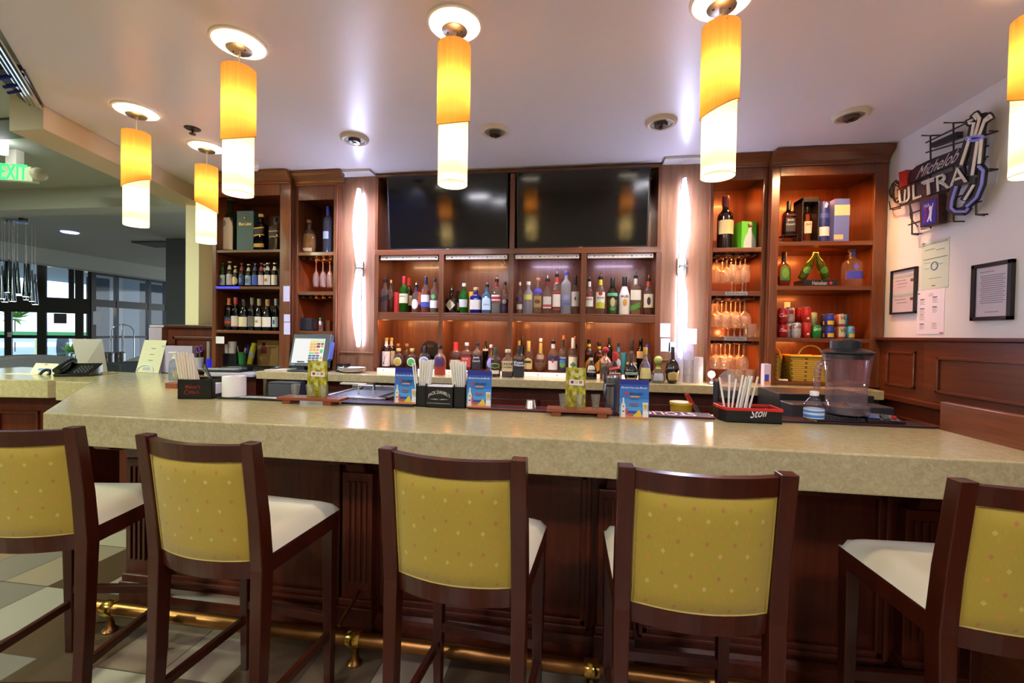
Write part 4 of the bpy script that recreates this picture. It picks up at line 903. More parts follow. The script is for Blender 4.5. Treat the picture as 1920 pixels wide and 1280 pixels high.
# lower shelf
Lw=lambda *a,**k:bottle(*a,grp=GLw,**k)
Lf=lambda *a,**k:bottle(*a,grp=GFr,**k)
for x,yt,Y,lb in ((724.8,633,A1,'dark whiskey bottle with big red seven, front one of the pair'),(734,633,A2,'dark whiskey bottle with big red seven, hidden behind its twin')):
    Lw(lb,x,yt,15.5,Y,z2,'round',M('#241008',.14,coat=.4),None,('cap','#b89a4a'),[(.04,.55,'#e4ded0',80),(.74,.92,'#d9cdbb',85)],[('7',.1,.46,'#c03226',34)])
Lw('round amber whisky bottle with yellow oval label',747.6,652.6,21.5,A1,z2,'oval',CLEAR,('#7a3c18',.5),('cork','#c9ab66'),[(.08,.56,'#cfd0b0',42,'oval'),(.13,.5,'#b8a23a',32,'oval',.0014)])
Lw('corked bottle half hidden behind the yellow oval label bottle',746.6,643.8,13,A2,z2,'round',CLEAR,('#7a4020',.5),('cork','#b07844'))
Lw('round dark whisky bottle with green oval label',773,653,22,A1,z2,'oval',CLEAR,('#3c1a0c',.6),('cork','#b8a060'),[(.08,.56,'#cfe0c4',42,'oval'),(.13,.5,'#3fa048',32,'oval',.0014)])
Lw('corked bottle half hidden behind the green oval label bottle',762.8,643.8,13,A2,z2,'round',CLEAR,('#8a4a26',.5),('cork','#b07a48'))
Lw('dark round whisky bottle with pale blue label behind the straws',797,648.7,25,A1,z2,'oval',CLEAR,('#4a2010',.62),('long','#16161c'),[(.1,.56,'#b9c4e0',45,'oval'),(.14,.48,'#5a6cae',34,'oval',.0014)])
Lf('bourbon bottle with black cap and bright amber lower half, front of the counter',825.7,646.8,21.5,Fr,ZC,'squat',CLEAR,('#d8632a',.46),('cap','#1a1614'),[(.3,.62,'#4a2a5c',45)])
Lw('whisky bottle with dripping red wax top, second lower bay',854.6,640.9,22,A1,z2,'squat',CLEAR,('#8c4a22',.45),('wax','#c8322e'),[(.1,.36,'#dccb9e',55)])
Lw('clear square bottle filled with red spirit, white cap',875.5,641.9,19.5,A1,z2,'square',CLEAR,('#b83a30',.56),('cap','#d9d2cc'),[(.1,.48,'#b8483e',60)],[('Jack',.38,.44,'#e6c2b8',30)])
Lw('square whiskey bottle with black white label and black cap',895.4,641.9,18,A1,z2,'square',CLEAR,('#8a4a20',.3),('cap','#1a1a1c'),[(.06,.54,'#202026',66)],[('Jack',.42,.5,'#d8d8d8',34),('Daniel\'s',.3,.38,'#b8b8b8',40)])
Lw('thin dark bottle with white collar behind the black label whiskey',910.6,639,10.5,A2,z2,'tall',DKGREEN,None,('long','#141012'),[(.66,.74,'#dedad6',85)])
Lw('round clear bottle with violet blue label in second lower bay',921.4,645.8,19,A1,z2,'bell',CLEAR,None,('cork','#d6cfc6'),[(.1,.5,'#8a88cc',50,'oval')])
Lf('whiskey bottle with green oval label glowing amber at its foot',929.8,651.6,19,3.05,ZC,'round',CLEAR,('#5c2a10',.6),('long','#1f3a22'),[(.3,.5,'#93a24e',60,'oval'),(.33,.47,'#24401e',48,'oval',.0014),(.12,.24,'#d4ceb6',55)])
Lf('squat square bourbon bottle with tan label and big black letters',952.6,654.6,22,Fr,ZC,'square',CLEAR,('#7c5a7a',.2),('cork','#d2c6a8'),[(.22,.6,'#cdbb8a',70)],[('KNOB',.44,.54,'#1c1814',52),('CREEK',.34,.4,'#2a241c',46)])
Lf('square bourbon bottle with black label and white lettering, left of third lower bay',974,646.8,20,Fr,ZC,'square',CLEAR,('#5c3018',.3),('long','#141414'),[(.04,.58,'#222126',72)],[('Evan',.44,.52,'#e8e8ea',40),('Williams',.36,.43,'#e8e8ea',54)])
Lw('gold capped bottle behind the black label bourbon',973.3,638,13,A1,z2,'round',CLEAR,('#a0602c',.5),('long','#c09238'),[(.1,.4,'#d8c690',60)])
Lw('dark green bottle at the back of the third lower bay',979.5,631,11,A2,z2,'burg',DKGREEN,None,('long','#2a2a1c'))
Lw('clear bottle with gold neck and pale yellow label',991.2,639,17.5,A1,z2,'round',CLEAR,('#c79a5a',.3),('long','#cdb668'),[(.08,.46,'#d3c47e',58,'arch'),(.28,.36,'#3a3230',40,'rect',.0014)])
Lw('onion shaped decanter with gold cap in third lower bay',1014,642.9,23,A1,z2,'sphere',CLEAR,('#b08a64',.3),('long','#c9a74a'))
Lw('white capped bottle behind the onion shaped decanter',1014,634,15,A2,z2,'round',CLEAR,('#a56a42',.4),('cap','#e0dcec'),[(.36,.5,'#ded6d0',60)])
Lw('vodka bottle with navy chevron label and silver pourer',1037.7,631,19,A1,z2,'round',CLEAR,None,('pour','#e0dada'),[(.08,.54,'#e2dcd6',60),(.38,.54,'#2c3868',60,'rect',.0014),(.3,.46,'#b23a3a',18,'diamond',.002)])
Lw('clear bottle with dark blue green label, black and gold neck',1055.7,636,16.5,A1,z2,'round',CLEAR,None,('long','#2a241c'),[(.06,.5,'#1d2448',65),(.14,.34,'#6a9a3c',40,'oval',.0014),(.28,.4,'#3a7ac0',40,'oval',.002)],[('TOPAZ',.42,.48,'#e8e8e0',44)])
Lw('orange capped bottle standing behind the dark blue label bottle',1057,628.6,11,A2,z2,'tall',CLEAR,('#b06a3a',.6),('long','#c8702c'))
Lw('clear liqueur bottle with white cap and green leaf label',1075.2,633,19,A1,z2,'round',CLEAR,('#d8b8a4',.5),('long','#ece6da'),[(.1,.46,'#e6e2cc',58),(.14,.32,'#55883c',36,'diamond',.0014)])
Lw('orange tipped bottle behind the green leaf label bottle',1078.5,630,9,A2,z2,'tall',AMBERG,None,('cap','#c05a2a'))
for x,yt,Y,lb in ((1104.5,636,A1,'dark coffee liqueur bottle with yellow label, left of two'),(1123.6,641,A1,'dark coffee liqueur bottle with yellow label, right of two')):
    Lw(lb,x,yt,17,Y,z2,'round',M('#1c0c06',.14,coat=.4),None,('cap','#16100c'),[(.1,.44,'#d89a2a',60,'slant'),(.80,.88,'#d8b82a',90),(.56,.63,'#8a2418',40)])
Lf('squat black bottle with white word, front of fourth lower bay',1109,659,22,3.1,ZC,'bell',M('#0e0b0b',.14,coat=.4),None,('cap','#141011'),[(.7,.8,'#cfc7b4',85),(.36,.52,'#cfc6b8',46,'arch')],[('TEQUILA',.24,.32,'#d8cfc0',48)])
Lw('tall black bottle at the back right of the coffee liqueurs',1142.6,633,13,A2,z2,'tall',M('#120a0a',.14,coat=.4),None,('long','#100c0c'))
Lf('rose silver shaker shaped bottle with red stopper',1135.7,654,23,3.12,ZC,'shaker',M('#b98f7c',.25,.7),None,('ball','#9a2430'),[(.16,.46,'#4a443e',45,'oval')])
Lf('orange liqueur bottle with red wax neck and ribbon, behind the steel tower',1153.3,659.4,27,3.03,ZC,'bell',M('#2a0e0a',.14,coat=.4),None,('wax','#c23a32'),[(.42,.5,'#c8403a',70,'slant'),(.1,.3,'#cfc6bc',52),(.13,.27,'#7a1e1a',46,'rect',.0014)])
Lw('clear bottle with sky blue neck sleeve and black stopper',1160,643,15,A1,z2,'oval',CLEAR,None,('cap','#2a1c16'),[(.74,.93,'#3a8ad8',95),(.2,.5,'#b8c8d8',30,'oval')])
canister('turquoise canister behind the blue necked bottle',1164,1175,661,690,3.41,z2,'#38a0c8')
Lw('bell shaped clear whisky bottle with dark stopper, fourth lower bay',1185,637,22,A1,z2,'bell',CLEAR,('#b07a4a',.35),('long','#2a211e'),[(.3,.36,'#c9a24a',70)])
Lf('round black sphere bottle with silver band, front of fourth lower bay',1184,662,26,3.0,ZC,'sphere',M('#0f0d10',.12,coat=.5),None,('long','#3a3438'),[(.26,.36,'#8fb0a0',60),(.05,.16,'#cfc07a',50)])
Lw('dark rum bottle with tan label at the back right',1201.5,634,17,A2,z2,'wine',DKGREEN,None,('cap','#191412'),[(.44,.64,'#d0b088',60)])
Lf('cognac bottle with yellow foil neck and square cream label',1210,650.6,25,3.04,ZC,'bell',CLEAR,('#3f4a5a',.36),('foil','#c0a03a'),[(.1,.42,'#d6cb86',52)])
Lw('bottle with violet blue cap behind the cognac, end of lower shelf',1214,645.8,16,A1,z2,'round',CLEAR,('#6a4a8a',.4),('cap','#3a30b0'),[(.2,.45,'#5a4a9a',50)])
Lf('squat clear tequila bottle with green neck and ball stopper',1234,672.5,26,2.99,ZC,'bell',CLEAR,('#b8c0b4',.3),('ball','#b8cc72'),[(.6,.74,'#8fc03a',90),(.12,.42,'#a8aebc',44)])
Lf('dark cognac bottle with arched gold label at the right end of the counter bottles',1261.7,650,26,2.98,ZC,'sphere',M('#160a0a',.1,coat=.5),None,('long','#23262c'),[(.1,.34,'#c9ad6a',50,'arch')])
# dark board with a slot handle leaning at the back of the first lower bay
P=PY(807.5,645,3.42); t=thing('round_board','dark round board with slot handle leaning behind the first lower bay','board',(P.x,3.42,z2))
rr=17*depth(P)/F; zc=P.z-rr*.62
b=MB(); N=28; outer=[(P.x+rr*math.cos(2*PI*i/N),zc+rr*1.0*math.sin(2*PI*i/N)) for i in range(N)]
sl=[(P.x+rr*.45*math.cos(2*PI*i/N),zc+rr*.42+rr*.16*math.sin(2*PI*i/N)) for i in range(N)]
for i in range(N):
    j=(i+1)%N
    b.hexa([(outer[i][0],3.40,outer[i][1]),(outer[j][0],3.40,outer[j][1]),(sl[j][0],3.40,sl[j][1]),(sl[i][0],3.40,sl[i][1]),(outer[i][0],3.425,outer[i][1]),(outer[j][0],3.425,outer[j][1]),(sl[j][0],3.425,sl[j][1]),(sl[i][0],3.425,sl[i][1])])
b.box(P.x-rr*.5,P.x+rr*.5,3.40,3.425,z2,zc-rr*.7); part('board',b,M('#1e1512',.4),t)
# ---------------------------------------------------------------- left cabinet bottles
G1='bottles in the tall left cabinet'; Q=lambda *a,**k:bottle(*a,grp=G1,**k)
Q('very large dark gin bottle with tall white arched label, top of left cabinet',431,371,36,3.24,zu1[0],'squat',M('#1c2a24',.15,coat=.4),None,('cork','#5a5040'),[(.04,.70,'#b8a85a',50,'arch'),(.055,.685,'#dcdad0',46,'arch',.0014),(.45,.58,'#7e97b6',16,'oval',.002)],[('BOMBAY',.6,.625,'#6a6a60',26)])
A=PY(444,395.5,3.17); B=PY(475,468,3.17); t=thing('gift_box','dark teal whisky gift box with gold lettering in the left cabinet','gift box',((A.x+B.x)/2,3.2,zu1[0]))
part('carton',MB().box(A.x,B.x,3.17,3.3,zu1[0],A.z),M('#27454c',.45),t,bevel=.002)
part('lettering',MB().text('Blue Label',flat((A.x+.02,3.1688,zu1[0]+.21),(B.x-.02,3.1688,zu1[0]+.21),(A.x+.02,3.1688,zu1[0]+.235))),GOLD,t)
b=MB().ball(((A.x+B.x)/2,3.1695,zu1[0]+.27),.011,8); part('crest',b,GOLD,t)
Q('slender square whisky bottle with gold cap and gold slanted label',490,401.6,20,3.19,zu1[0],'tallsq',glass('#3a3024',.5),('#3c200e',.6),('cork','#c2a04a'),[(.42,.62,'#1c1612',60,'slant'),(.60,.63,'#c89a3a',60,'slant',.0014),(.41,.44,'#c89a3a',60,'slant',.0014),(.1,.2,'#cda544',60)])
Q('square whisky bottle with black cap and black gold slanted label',517,408.7,18,3.19,zu1[0],'tallsq',CLEAR,('#4a2c18',.4),('cap','#141212'),[(.40,.62,'#1a1614',62,'slant'),(.58,.6,'#c8a05a',62,'slant',.0014),(.42,.44,'#c8a05a',62,'slant',.0014)])
BEER=[(417.9,492.6,10.6,'green','#3a4a30','#b9c4d6','green beer bottle with silver label, far left of the beer shelf'),
(431,490,11,'clear','#d8d2ce','#c6c2c4','amber beer bottle with white cap and grey label, second on the beer shelf'),
(442,498.5,10.5,'amber','#c9b264','#dcc98e','short beer bottle with round cream label on the beer shelf'),
(454,493,10.6,'amber','#a02a34','#2a3468','beer bottle with red neck and navy label on the beer shelf'),
(466.6,495,11.4,'amber','#cfcabc','#9fb6c8','beer bottle with white neck and pale blue scenic label'),
(478.8,493,10.6,'amber','#3a4a9a','#3c62c4','beer bottle with bright blue label on the beer shelf'),
(490.6,493,11,'amber','#a83a44','#e0d2d0','beer bottle with white label edged in red'),
(502.6,492.6,12,'amber','#e2ddd0','#e4e0d4','beer bottle with white neck and white label bearing an orange spot'),
(515.4,492.6,11.6,'amber','#e2ddc6','#e2dcc6','beer bottle with cream neck label at the right end of the beer shelf')]
for i,(x,yt,w,g,nk,lbh,lb) in enumerate(BEER):
    Q(lb,x,yt,w,3.16,zu1[1],'beer',{'green':GREENG,'clear':AMBERG,'amber':glass('#3a200e',.6)}[g],None,('crown',nk),[(.08,.5,lbh,78,'oval' if i==2 else 'rect'),(.70,.86,nk,80)]+([(.2,.36,'#c8703a',26,'oval',.0014)] if i==7 else [])+([(.14,.4,'#5a7aa8',36,'oval',.0014)] if i in (0,3,4) else []),name='beer_bottle')
Q('beer bottle half hidden behind the two white label bottles',497,495,10.5,3.26,zu1[1],'beer',glass('#3a200e',.6),None,('crown','#cfc8b8'),[(.70,.86,'#d8d2c6',80)],name='beer_bottle')
WN=[(429.5,559,14,'tall','#1a1410','#3a2c2a','#c8844a','dark wine bottle with many coloured label, left end of the wine shelf'),
(442.3,557.5,14.5,'wine','#2a2620','#dcd0c4','#a83a40','wine bottle with cream label and pink red foil on the wine shelf'),
(458,561,17.5,'burg','#24301a','#e0d8ae','#1c1a18','chubby wine bottle with cream label and dark foil'),
(472.7,558,13.5,'wine','#2a2c16','#6a665e','#8a8270','wine bottle with grey label in the middle of the wine shelf'),
(486,560,14.5,'burg','#6a7a2a','#e2e0cc','#a6a488','yellow green wine bottle with white label and gold ring'),
(502,561,17.5,'burg','#34401c','#e6dec2','#b08a4a','chubby green wine bottle with cream label and gold foil'),
(517.4,560,12,'wine','#3a4a3a','#c6d8dc','#9aa4a4','wine bottle with pale blue label at the right end of the wine shelf')]
for i,(x,yt,w,k,gc,lbh,foil,lb) in enumerate(WN):
    Q(lb,x,yt,w,3.17,zu1[2],k,glass(gc,.5),None,('foil',foil),[(.12,.44,lbh,72)]+([(.24,.34,'#c9a24a',26,'oval',.0014)] if i==4 else [])+([(.10,.13,'#b04040',72,'rect',.0014)] if i==1 else [])+([(.2,.3,'#b84a2a',60,'rect',.0014),(.32,.38,'#4a5a9a',60,'rect',.0014)] if i==0 else [])+([(.2,.36,'#3a6a8a',22,'oval',.0014)] if i==6 else []),name='wine_bottle')
bottle('round decanter of golden liqueur in the cabinet above the till',580,412.7,26,3.22,zu2[0],'oval',CLEAR,('#d8a43a',.58),('cork','#7a5a3c'),[(.06,.16,'#d6c49a',46)],grp='bottles in the narrow cabinet')
bottle('frosted vodka bottle with blue cap in the cabinet above the till',615,387,17,3.22,zu2[0],'tall',glass('#b8bcc8',.4,.8,.25,'#8a8e9c'),None,('long','#2e40b0'),[(.3,.46,'#9aa4c0',40)],grp='bottles in the narrow cabinet')
# ---------------------------------------------------------------- right cabinets
bottle('very large dark wine bottle with cream label beside the green box',1361,368,28,3.25,zv1[0],'wine',M('#150c0c',.14,coat=.4),None,('foil','#6a2028'),[(.28,.54,'#cfbf8e',75)],name='wine_bottle')
A=PY(1391,414.5,3.22); B=PY(1420,461,3.22); t=thing('gift_box','bright green tequila gift box with pictured bottle','gift box',((A.x+B.x)/2,3.27,zv1[0]))
part('carton',MB().hexa([(A.x,3.22,zv1[0]),(B.x,3.24,zv1[0]),(B.x,3.34,zv1[0]),(A.x-.03,3.33,zv1[0]),(A.x,3.22,A.z),(B.x,3.24,A.z),(B.x,3.34,A.z),(A.x-.03,3.33,A.z)]),M('#58c430',.45),t)
pr=[(r*.042,z*(A.z-zv1[0])*.93+zv1[0]+.004) for r,z in PROF['bell'][0]]; xm=(A.x+B.x)/2+.006
b=MB(); q=[(xm+r,3.2255,z) for r,z in pr]+[(xm-r,3.2255,z) for r,z in reversed(pr)]; b.quad(*[Vector((x,3.219+(x-A.x)*.02/(B.x-A.x)*1.0,z)) for x,y,z in q]); part('pictured_bottle',b,M('#c4c9d4',.5),t,label='printed silver bottle picture')
b=MB().lathe([(0,0),(.012,0),(.014,.014),(0,.03)],(xm,3.226,A.z-.035),10); part('pictured_stopper',b,M('#b08a5a',.5),t)
# top shelf of the wide cabinet
zq=zv2[0]
P=PY(1479.4,377,3.18); t0=P
cr_=thing('bottle_cradle','black wire cradle holding the square whiskey bottle','cradle',(P.x,3.18,zq)); rr=.045
b=MB()
for dx in (-rr,rr):
    b.tube([(P.x+dx,3.15,zq+.002),(P.x+dx,3.15,zq+.055)],.003,6).tube([(P.x+dx,3.23,zq+.002),(P.x+dx,3.23,zq+.055)],.003,6).tube([(P.x+dx,3.15,zq+.055),(P.x+dx,3.23,zq+.055)],.003,6)
b.tube([(P.x-rr,3.15,zq+.055),(P.x+rr,3.15,zq+.055)],.003,6).tube([(P.x-rr,3.23,zq+.055),(P.x+rr,3.23,zq+.055)],.003,6).box(P.x-rr,P.x+rr,3.15,3.23,zq+.052,zq+.056)
part('wire_frame',b,BLACK,cr_)
bottle('square whiskey bottle with black label raised on a wire cradle',1479.4,377,19,3.19,zq+.0565,'square',glass('#b06a3a',.5),('#a8501c',.4),('long','#141210'),[(.1,.5,'#26242a',66),(.56,.6,'#2a2428',66)],[('Jack',.4,.46,'#c8c8cc',32),('Daniel\'s',.28,.34,'#a8a8ac',40)])
A=PY(1505,370,3.16); B=PY(1535.6,452,3.16); t=thing('display_box','open fronted black display box holding a small bourbon bottle','display box',((A.x+B.x)/2,3.2,zq))
x0,x1,zt=A.x,B.x,A.z; m=M('#241c1c',.4)
part('box_shell',MB().box(x0,x0+.008,3.16,3.28,zq,zt).box(x1-.008,x1,3.16,3.28,zq,zt).box(x0,x1,3.275,3.283,zq,zt).box(x0,x1,3.16,3.28,zq,zq+.02).box(x0,x1,3.16,3.28,zt-.03,zt),m,t,bevel=.002)
part('inner_lining',MB().box(x0+.009,x1-.009,3.268,3.274,zq+.021,zt-.031),M('#b08058',.6),t)
bottle('small bourbon bottle with black stopper inside the display box',1513.5,379,17.5,3.215,zq+.021,'shaker',glass('#e0b090',.35),('#d09a78',.4),('long','#141010'),[(.2,.5,'#e2bfa6',48)],[('Jack',.38,.46,'#3a2420',34)])
P=PY(1547,378.7,3.18); r=.5*21*depth(P)/F; t=thing('whisky_canister','dark blue whisky canister with white band between the boxes','canister',(P.x,3.2,zq))
part('tube',MB().lathe([(0,0),(r,0),(r,P.z-zq),(0,P.z-zq)],(P.x,3.2,zq),26),M('#1f2a6e',.4),t,smooth=True)
for z0,z1,h in ((.05,.11,'#c6c8cc'),(.17,.2,'#3a4a9a')): part('band',MB().lathe([(r*1.01,z0),(r*1.01,z1)],(P.x,3.2,zq),26),M(h,.5),t,smooth=True)
b=MB(); b.quad(*[Vector((P.x+dx,3.2-r-.001,zq+z)) for dx,z in ((-.012,.235),(.004,.235),(.012,.26),(.0,.275),(-.01,.262))]); part('emblem',b,M('#9aa8d8',.5),t)
A=PY(1565.5,372.5,3.16); B=PY(1591.7,452,3.16); t=thing('gift_box','periwinkle blue whisky carton with cream label band at right','gift box',((A.x+B.x)/2,3.2,zq))
part('carton',MB().box(A.x,B.x,3.16,3.26,zq,A.z),M('#6470b8',.45),t,bevel=.002); h=A.z-zq
part('label_band',MB().box(A.x-.0006,B.x+.0006,3.1585,3.16,zq+h*.62,zq+h*.86),M('#c2bd9c',.6),t)
part('small_label',MB().box(A.x-.0006,A.x+.055,3.1585,3.16,zq+h*.08,zq+h*.19),M('#bdb78e',.6),t)
# second shelf
zq=zv2[1]
bottle('whisky flask with green arched label at the left of the second shelf',1470.5,472,23,3.17,zq,'oval',glass('#d8a88a',.35),('#c08a66',.3),('long','#3a2c20'),[(.18,.62,'#3f7a2a',42,'arch'),(.24,.54,'#6f9a3a',28,'oval',.0014)])
bottle('clear tequila bottle with blue label near the right wall of the cabinet',1598.4,466.6,27,3.17,zq,'square',CLEAR,None,('cork','#4a3a30'),[(.20,.40,'#3a44c4',62),(.42,.62,'#5a5ac8',20,'diamond'),(.8,.93,'#5a62b0',85)])
A=PY(1506,524,3.14); B=PY(1571,536.5,3.14); t=thing('beer_display_base','black display plinth with silver lettering and red star under leaning bottles','display base',((A.x+B.x)/2,3.2,zq))
zt=A.z; part('plinth',MB().box(A.x,B.x,3.14,3.27,zq,zt),M('#17141a',.3),t,bevel=.002)
part('lettering',MB().text('Heineken',flat((A.x+.055,3.139,zq+.011),(A.x+.145,3.139,zq+.011),(A.x+.055,3.139,zq+.037))),M('#b0b0ae',.4,.3),t)
b=MB(); cx_,cz_=A.x+.168,zq+.024; st_=[]
for i in range(10): a=PI/2+i*PI/5; q=.016 if i%2==0 else .0065; st_.append(Vector((cx_+q*math.cos(a),3.139,cz_+q*math.sin(a))))
for i in range(10): b.quad(Vector((cx_,3.139,cz_)),st_[i],st_[(i+1)%10])
part('star',b,M('#c8302c',.5),t)
ap=PY(1529.5,472,3.2)
for xb,lb,s in ((1503,'green beer bottle leaning right against the other on the black plinth',1),(1549,'green beer bottle leaning left against the other on the black plinth',-1)):
    bt=PY(xb,521,3.2); bt.z=zt+.012; d=(ap-bt); L=d.length; d.normalize(); 
    zx=d; yx=Vector((0,1,0)); xx=yx.cross(zx).normalized(); T=Matrix(((xx.x,yx.x,zx.x,bt.x),(xx.y,yx.y,zx.y,bt.y+(0 if s>0 else .0)),(xx.z,yx.z,zx.z,bt.z),(0,0,0,1)))
    bottle(lb,0,0,0,0,0,'beer',glass('#7a9a1c',.4,1,.2,'#8aa81c'),None,('crown','#3a4a1c'),[(.2,.44,'#3f7a26',60,'oval')],name='beer_bottle',T=T,size=(.0265,L*.97))
# cans on the third shelf
zq=zv2[2]
def can(lb,x,yt,yb_,w,Y,body,band=None,txt=None,lev=0):
    P=PY(x,yt,Y); r=w*depth(P)/F/2; z0=zq if lev==0 else lev; H=.118 if w>13.5 else .10
    H=P.z-z0
    t=thing('drink_can',lb,'can',(P.x,Y,z0),0,'cans on the soda shelf'); c=(P.x,Y,z0)
    part('can_body',MB().lathe([(r*.82,0),(r*.9,.006),(r,.014),(r,H-.014),(r*.86,H-.004)],c,22),M(body,.28,.35),t,smooth=True)
    part('can_lid',MB().lathe([(r*.86,H-.004),(r*.88,H),(r*.82,H-.001),(r*.80,H-.004),(0,H-.004)],c,22),M('#c8c8cc',.25,1),t,smooth=True)
    if band:
        z0_,z1_,h,sp=band
        b=MB().grid(lambda u,v:(P.x+(r+.0006)*math.cos(-PI/2+R_(sp)*(2*u-1)),Y+(r+.0006)*math.sin(-PI/2+R_(sp)*(2*u-1)),z0+H*(z0_+(z1_-z0_)*v)),8,3); part('print',b,M(h,.4),t,smooth=True)
    if txt:
        s,z0_,z1_,h,sp=txt
        part('lettering',MB().text(s,lambda u,v:(P.x+(r+.0012)*math.cos(-PI/2+R_(sp)*(2*u-1)),Y+(r+.0012)*math.sin(-PI/2+R_(sp)*(2*u-1)),z0+H*(z0_+(z1_-z0_)*v))),M(h,.5),t)
    return t,z0+H
def stack(lbs,x,yts,w,Y,body,**k):
    lev=0
    for lb,yt in zip(lbs,yts): t,lev=can(lb,x,yt,0,w,Y,body,lev=lev,**k); lev+=.0005
RED='#a81c26'; SIL='#b8babd'
stack(('red cola can at the far left, lower of its stack','red cola can at the far left, upper of its stack'),1467.5,(608,578),16,3.16,RED,txt=('Coca',.45,.68,'#e8dcd6',60))
stack(('silver cola can behind, lower left of the silver cans','silver cola can standing on two silver cans, red mark'),1481,(605,576),15.5,3.21,SIL,band=(.55,.8,'#a83038',30))
can('silver cola can with big red word in the lower front row',1493.5,604,0,15.5,3.155,SIL,txt=('Coke',.62,.86,'#9a2430',70))
stack(('dark red can behind, lower of its stack','dark red can behind, upper of its stack'),1499,(607,577),14.5,3.25,'#8a141c')
stack(('red can right of the silver word can, lower of its stack','bright red can with white dot, upper of its stack'),1512,(604.5,575),15.5,3.17,'#b82a22',band=(.2,.32,'#e8c8b8',14))
stack(('pale green can behind the green lemon lime can, lower','pale green can behind the green lemon lime can, upper'),1525,(611,585),13,3.28,'#7aa890')
can('bright green lemon lime can in the front row',1530.6,608.7,0,15.5,3.16,'#1e8a34',txt=('Sprite',.5,.8,'#e6efe6',62))
stack(('blue can with lemons behind, lower of its stack','blue can with lemons behind, upper of its stack'),1545,(612,589),12,3.24,'#23305e',band=(.1,.42,'#b89a28',40))
stack(('blue can with yellow lemons in front, lower of its stack','blue can with yellow lemons in front, upper of its stack'),1555.3,(611,588),14.5,3.165,'#2c3aa0',band=(.1,.42,'#d0b52c',48))
stack(('vegetable juice can behind, lower of its stack','vegetable juice can behind, upper of its stack'),1567,(612,590),12,3.25,'#6a4a38')
stack(('vegetable juice can in front, lower of its stack','vegetable juice can in front, upper of its stack'),1576.5,(611,588),14.5,3.165,'#b8604a',band=(.15,.9,'#b9b89a',50),txt=('V8',.48,.8,'#3a3a2c',34))
stack(('blue juice can right of the vegetable juice, lower','blue juice can right of the vegetable juice, upper'),1585.5,(611,589),11,3.23,'#3a7ab0')
can('short pineapple juice can alone at the right',1594.5,611,0,13.5,3.165,'#58b0d8',band=(.1,.38,'#c8b428',44),txt=('Dole',.62,.82,'#b83a34',32))
A=PY(1471,566,3.33); B=PY(1481,600,3.33); solo('menu_card',MB().box(A.x,B.x,3.33,3.333,zq,A.z),M('#e8d8cc',.7),'small blank white card standing behind the silver cans','card')
# ---------------------------------------------------------------- hanging stemware
SG=glass('#fdfaf6',.15,1.8,.13,'#fff2e8')
def rack(lb,x0,x1,Yf,z):
    t=thing('glass_rack',lb,'glass rack',((x0+x1)/2,Yf+.12,z-.02)); n=5
    for i in range(n):
        x=x0+(x1-x0)*(i+.5)/n; part('rail',MB().box(x-.012,x+.012,Yf+.03,3.46,z-.022,z-.016).box(x-.002,x+.002,Yf+.03,3.46,z-.018,z-.001),M('#3a2a22',.4,.3),t)
    return [x0+(x1-x0)*i/n for i in range(1,n)]
def stem(lb,grp,x,y,ztop,kind):
    if kind=='flute': pr=[(.030,0),(.031,-.002),(.008,-.008),(.0035,-.02),(.0035,-.095),(.012,-.105),(.022,-.125),(.025,-.16),(.021,-.215),(.0195,-.215)]
    elif kind=='red': pr=[(.034,0),(.035,-.002),(.009,-.009),(.0038,-.02),(.0038,-.085),(.012,-.092),(.030,-.108),(.042,-.135),(.043,-.155),(.034,-.20),(.0325,-.20)]
    elif kind=='martini': pr=[(.034,0),(.035,-.002),(.009,-.009),(.0038,-.02),(.0038,-.075),(.014,-.085),(.050,-.13),(.049,-.13)]
    else: pr=[(.032,0),(.033,-.002),(.008,-.008),(.0036,-.02),(.0036,-.08),(.012,-.088),(.028,-.104),(.036,-.13),(.036,-.15),(.030,-.185),(.0285,-.185)]
    n={'flute':'champagne_flute','martini':'martini_glass'}.get(kind,'wine_glass')
    return solo(n,MB().lathe(pr,(x,y,ztop),16,cap1=False),SG,lb,'glass',grp,smooth=True)
xs=rack('dark rail glass rack under the upper shelf above the till',U2[0]+.03,U2[1]-.03,3.14,zu2[0]-.028)
for i in range(4):
    for j,y in enumerate((3.21,3.29,3.37)):
        if i==0 and j!=1: continue
        stem('clear champagne flute hanging upside down above the till','flutes above the till',xs[i]+.008*(j-1),y,zu2[0]-.042,'flute')
rack('dark rail glass rack, empty, second tier above the till',U2[0]+.03,U2[1]-.03,3.14,zu2[1]-.028)
TI=[(zv1[0]-.03,'martini','top',((0,3.23),(1,3.21),(1,3.30),(2,3.22),(2,3.31),(3,3.22),(3,3.31))),(zv1[1]-.03,'red','middle',None),(zv1[2]-.03,'white','bottom',None)]
for z,k,nm,pos in TI:
    xs=rack('dark rail glass rack, %s tier in the wine glass cabinet'%nm,V1[0]+.03,V1[1]-.03,3.15,z)
    lab='clear wine glass hanging upside down in the %s tier of the wine glass cabinet'%nm
    if pos:
        for i,y in pos: stem(lab,'glasses in the top tier',xs[i]-.015,y,z-.014,'white' if i in (0,1) else 'white')
    else:
        for i in range(4):
            for y in (3.215,3.305,3.395):
                if nm=='bottom' and i==2 and y<3.3: continue
                stem(lab,'glasses in the %s tier'%nm,xs[i]-.012,y,z-.014,k)
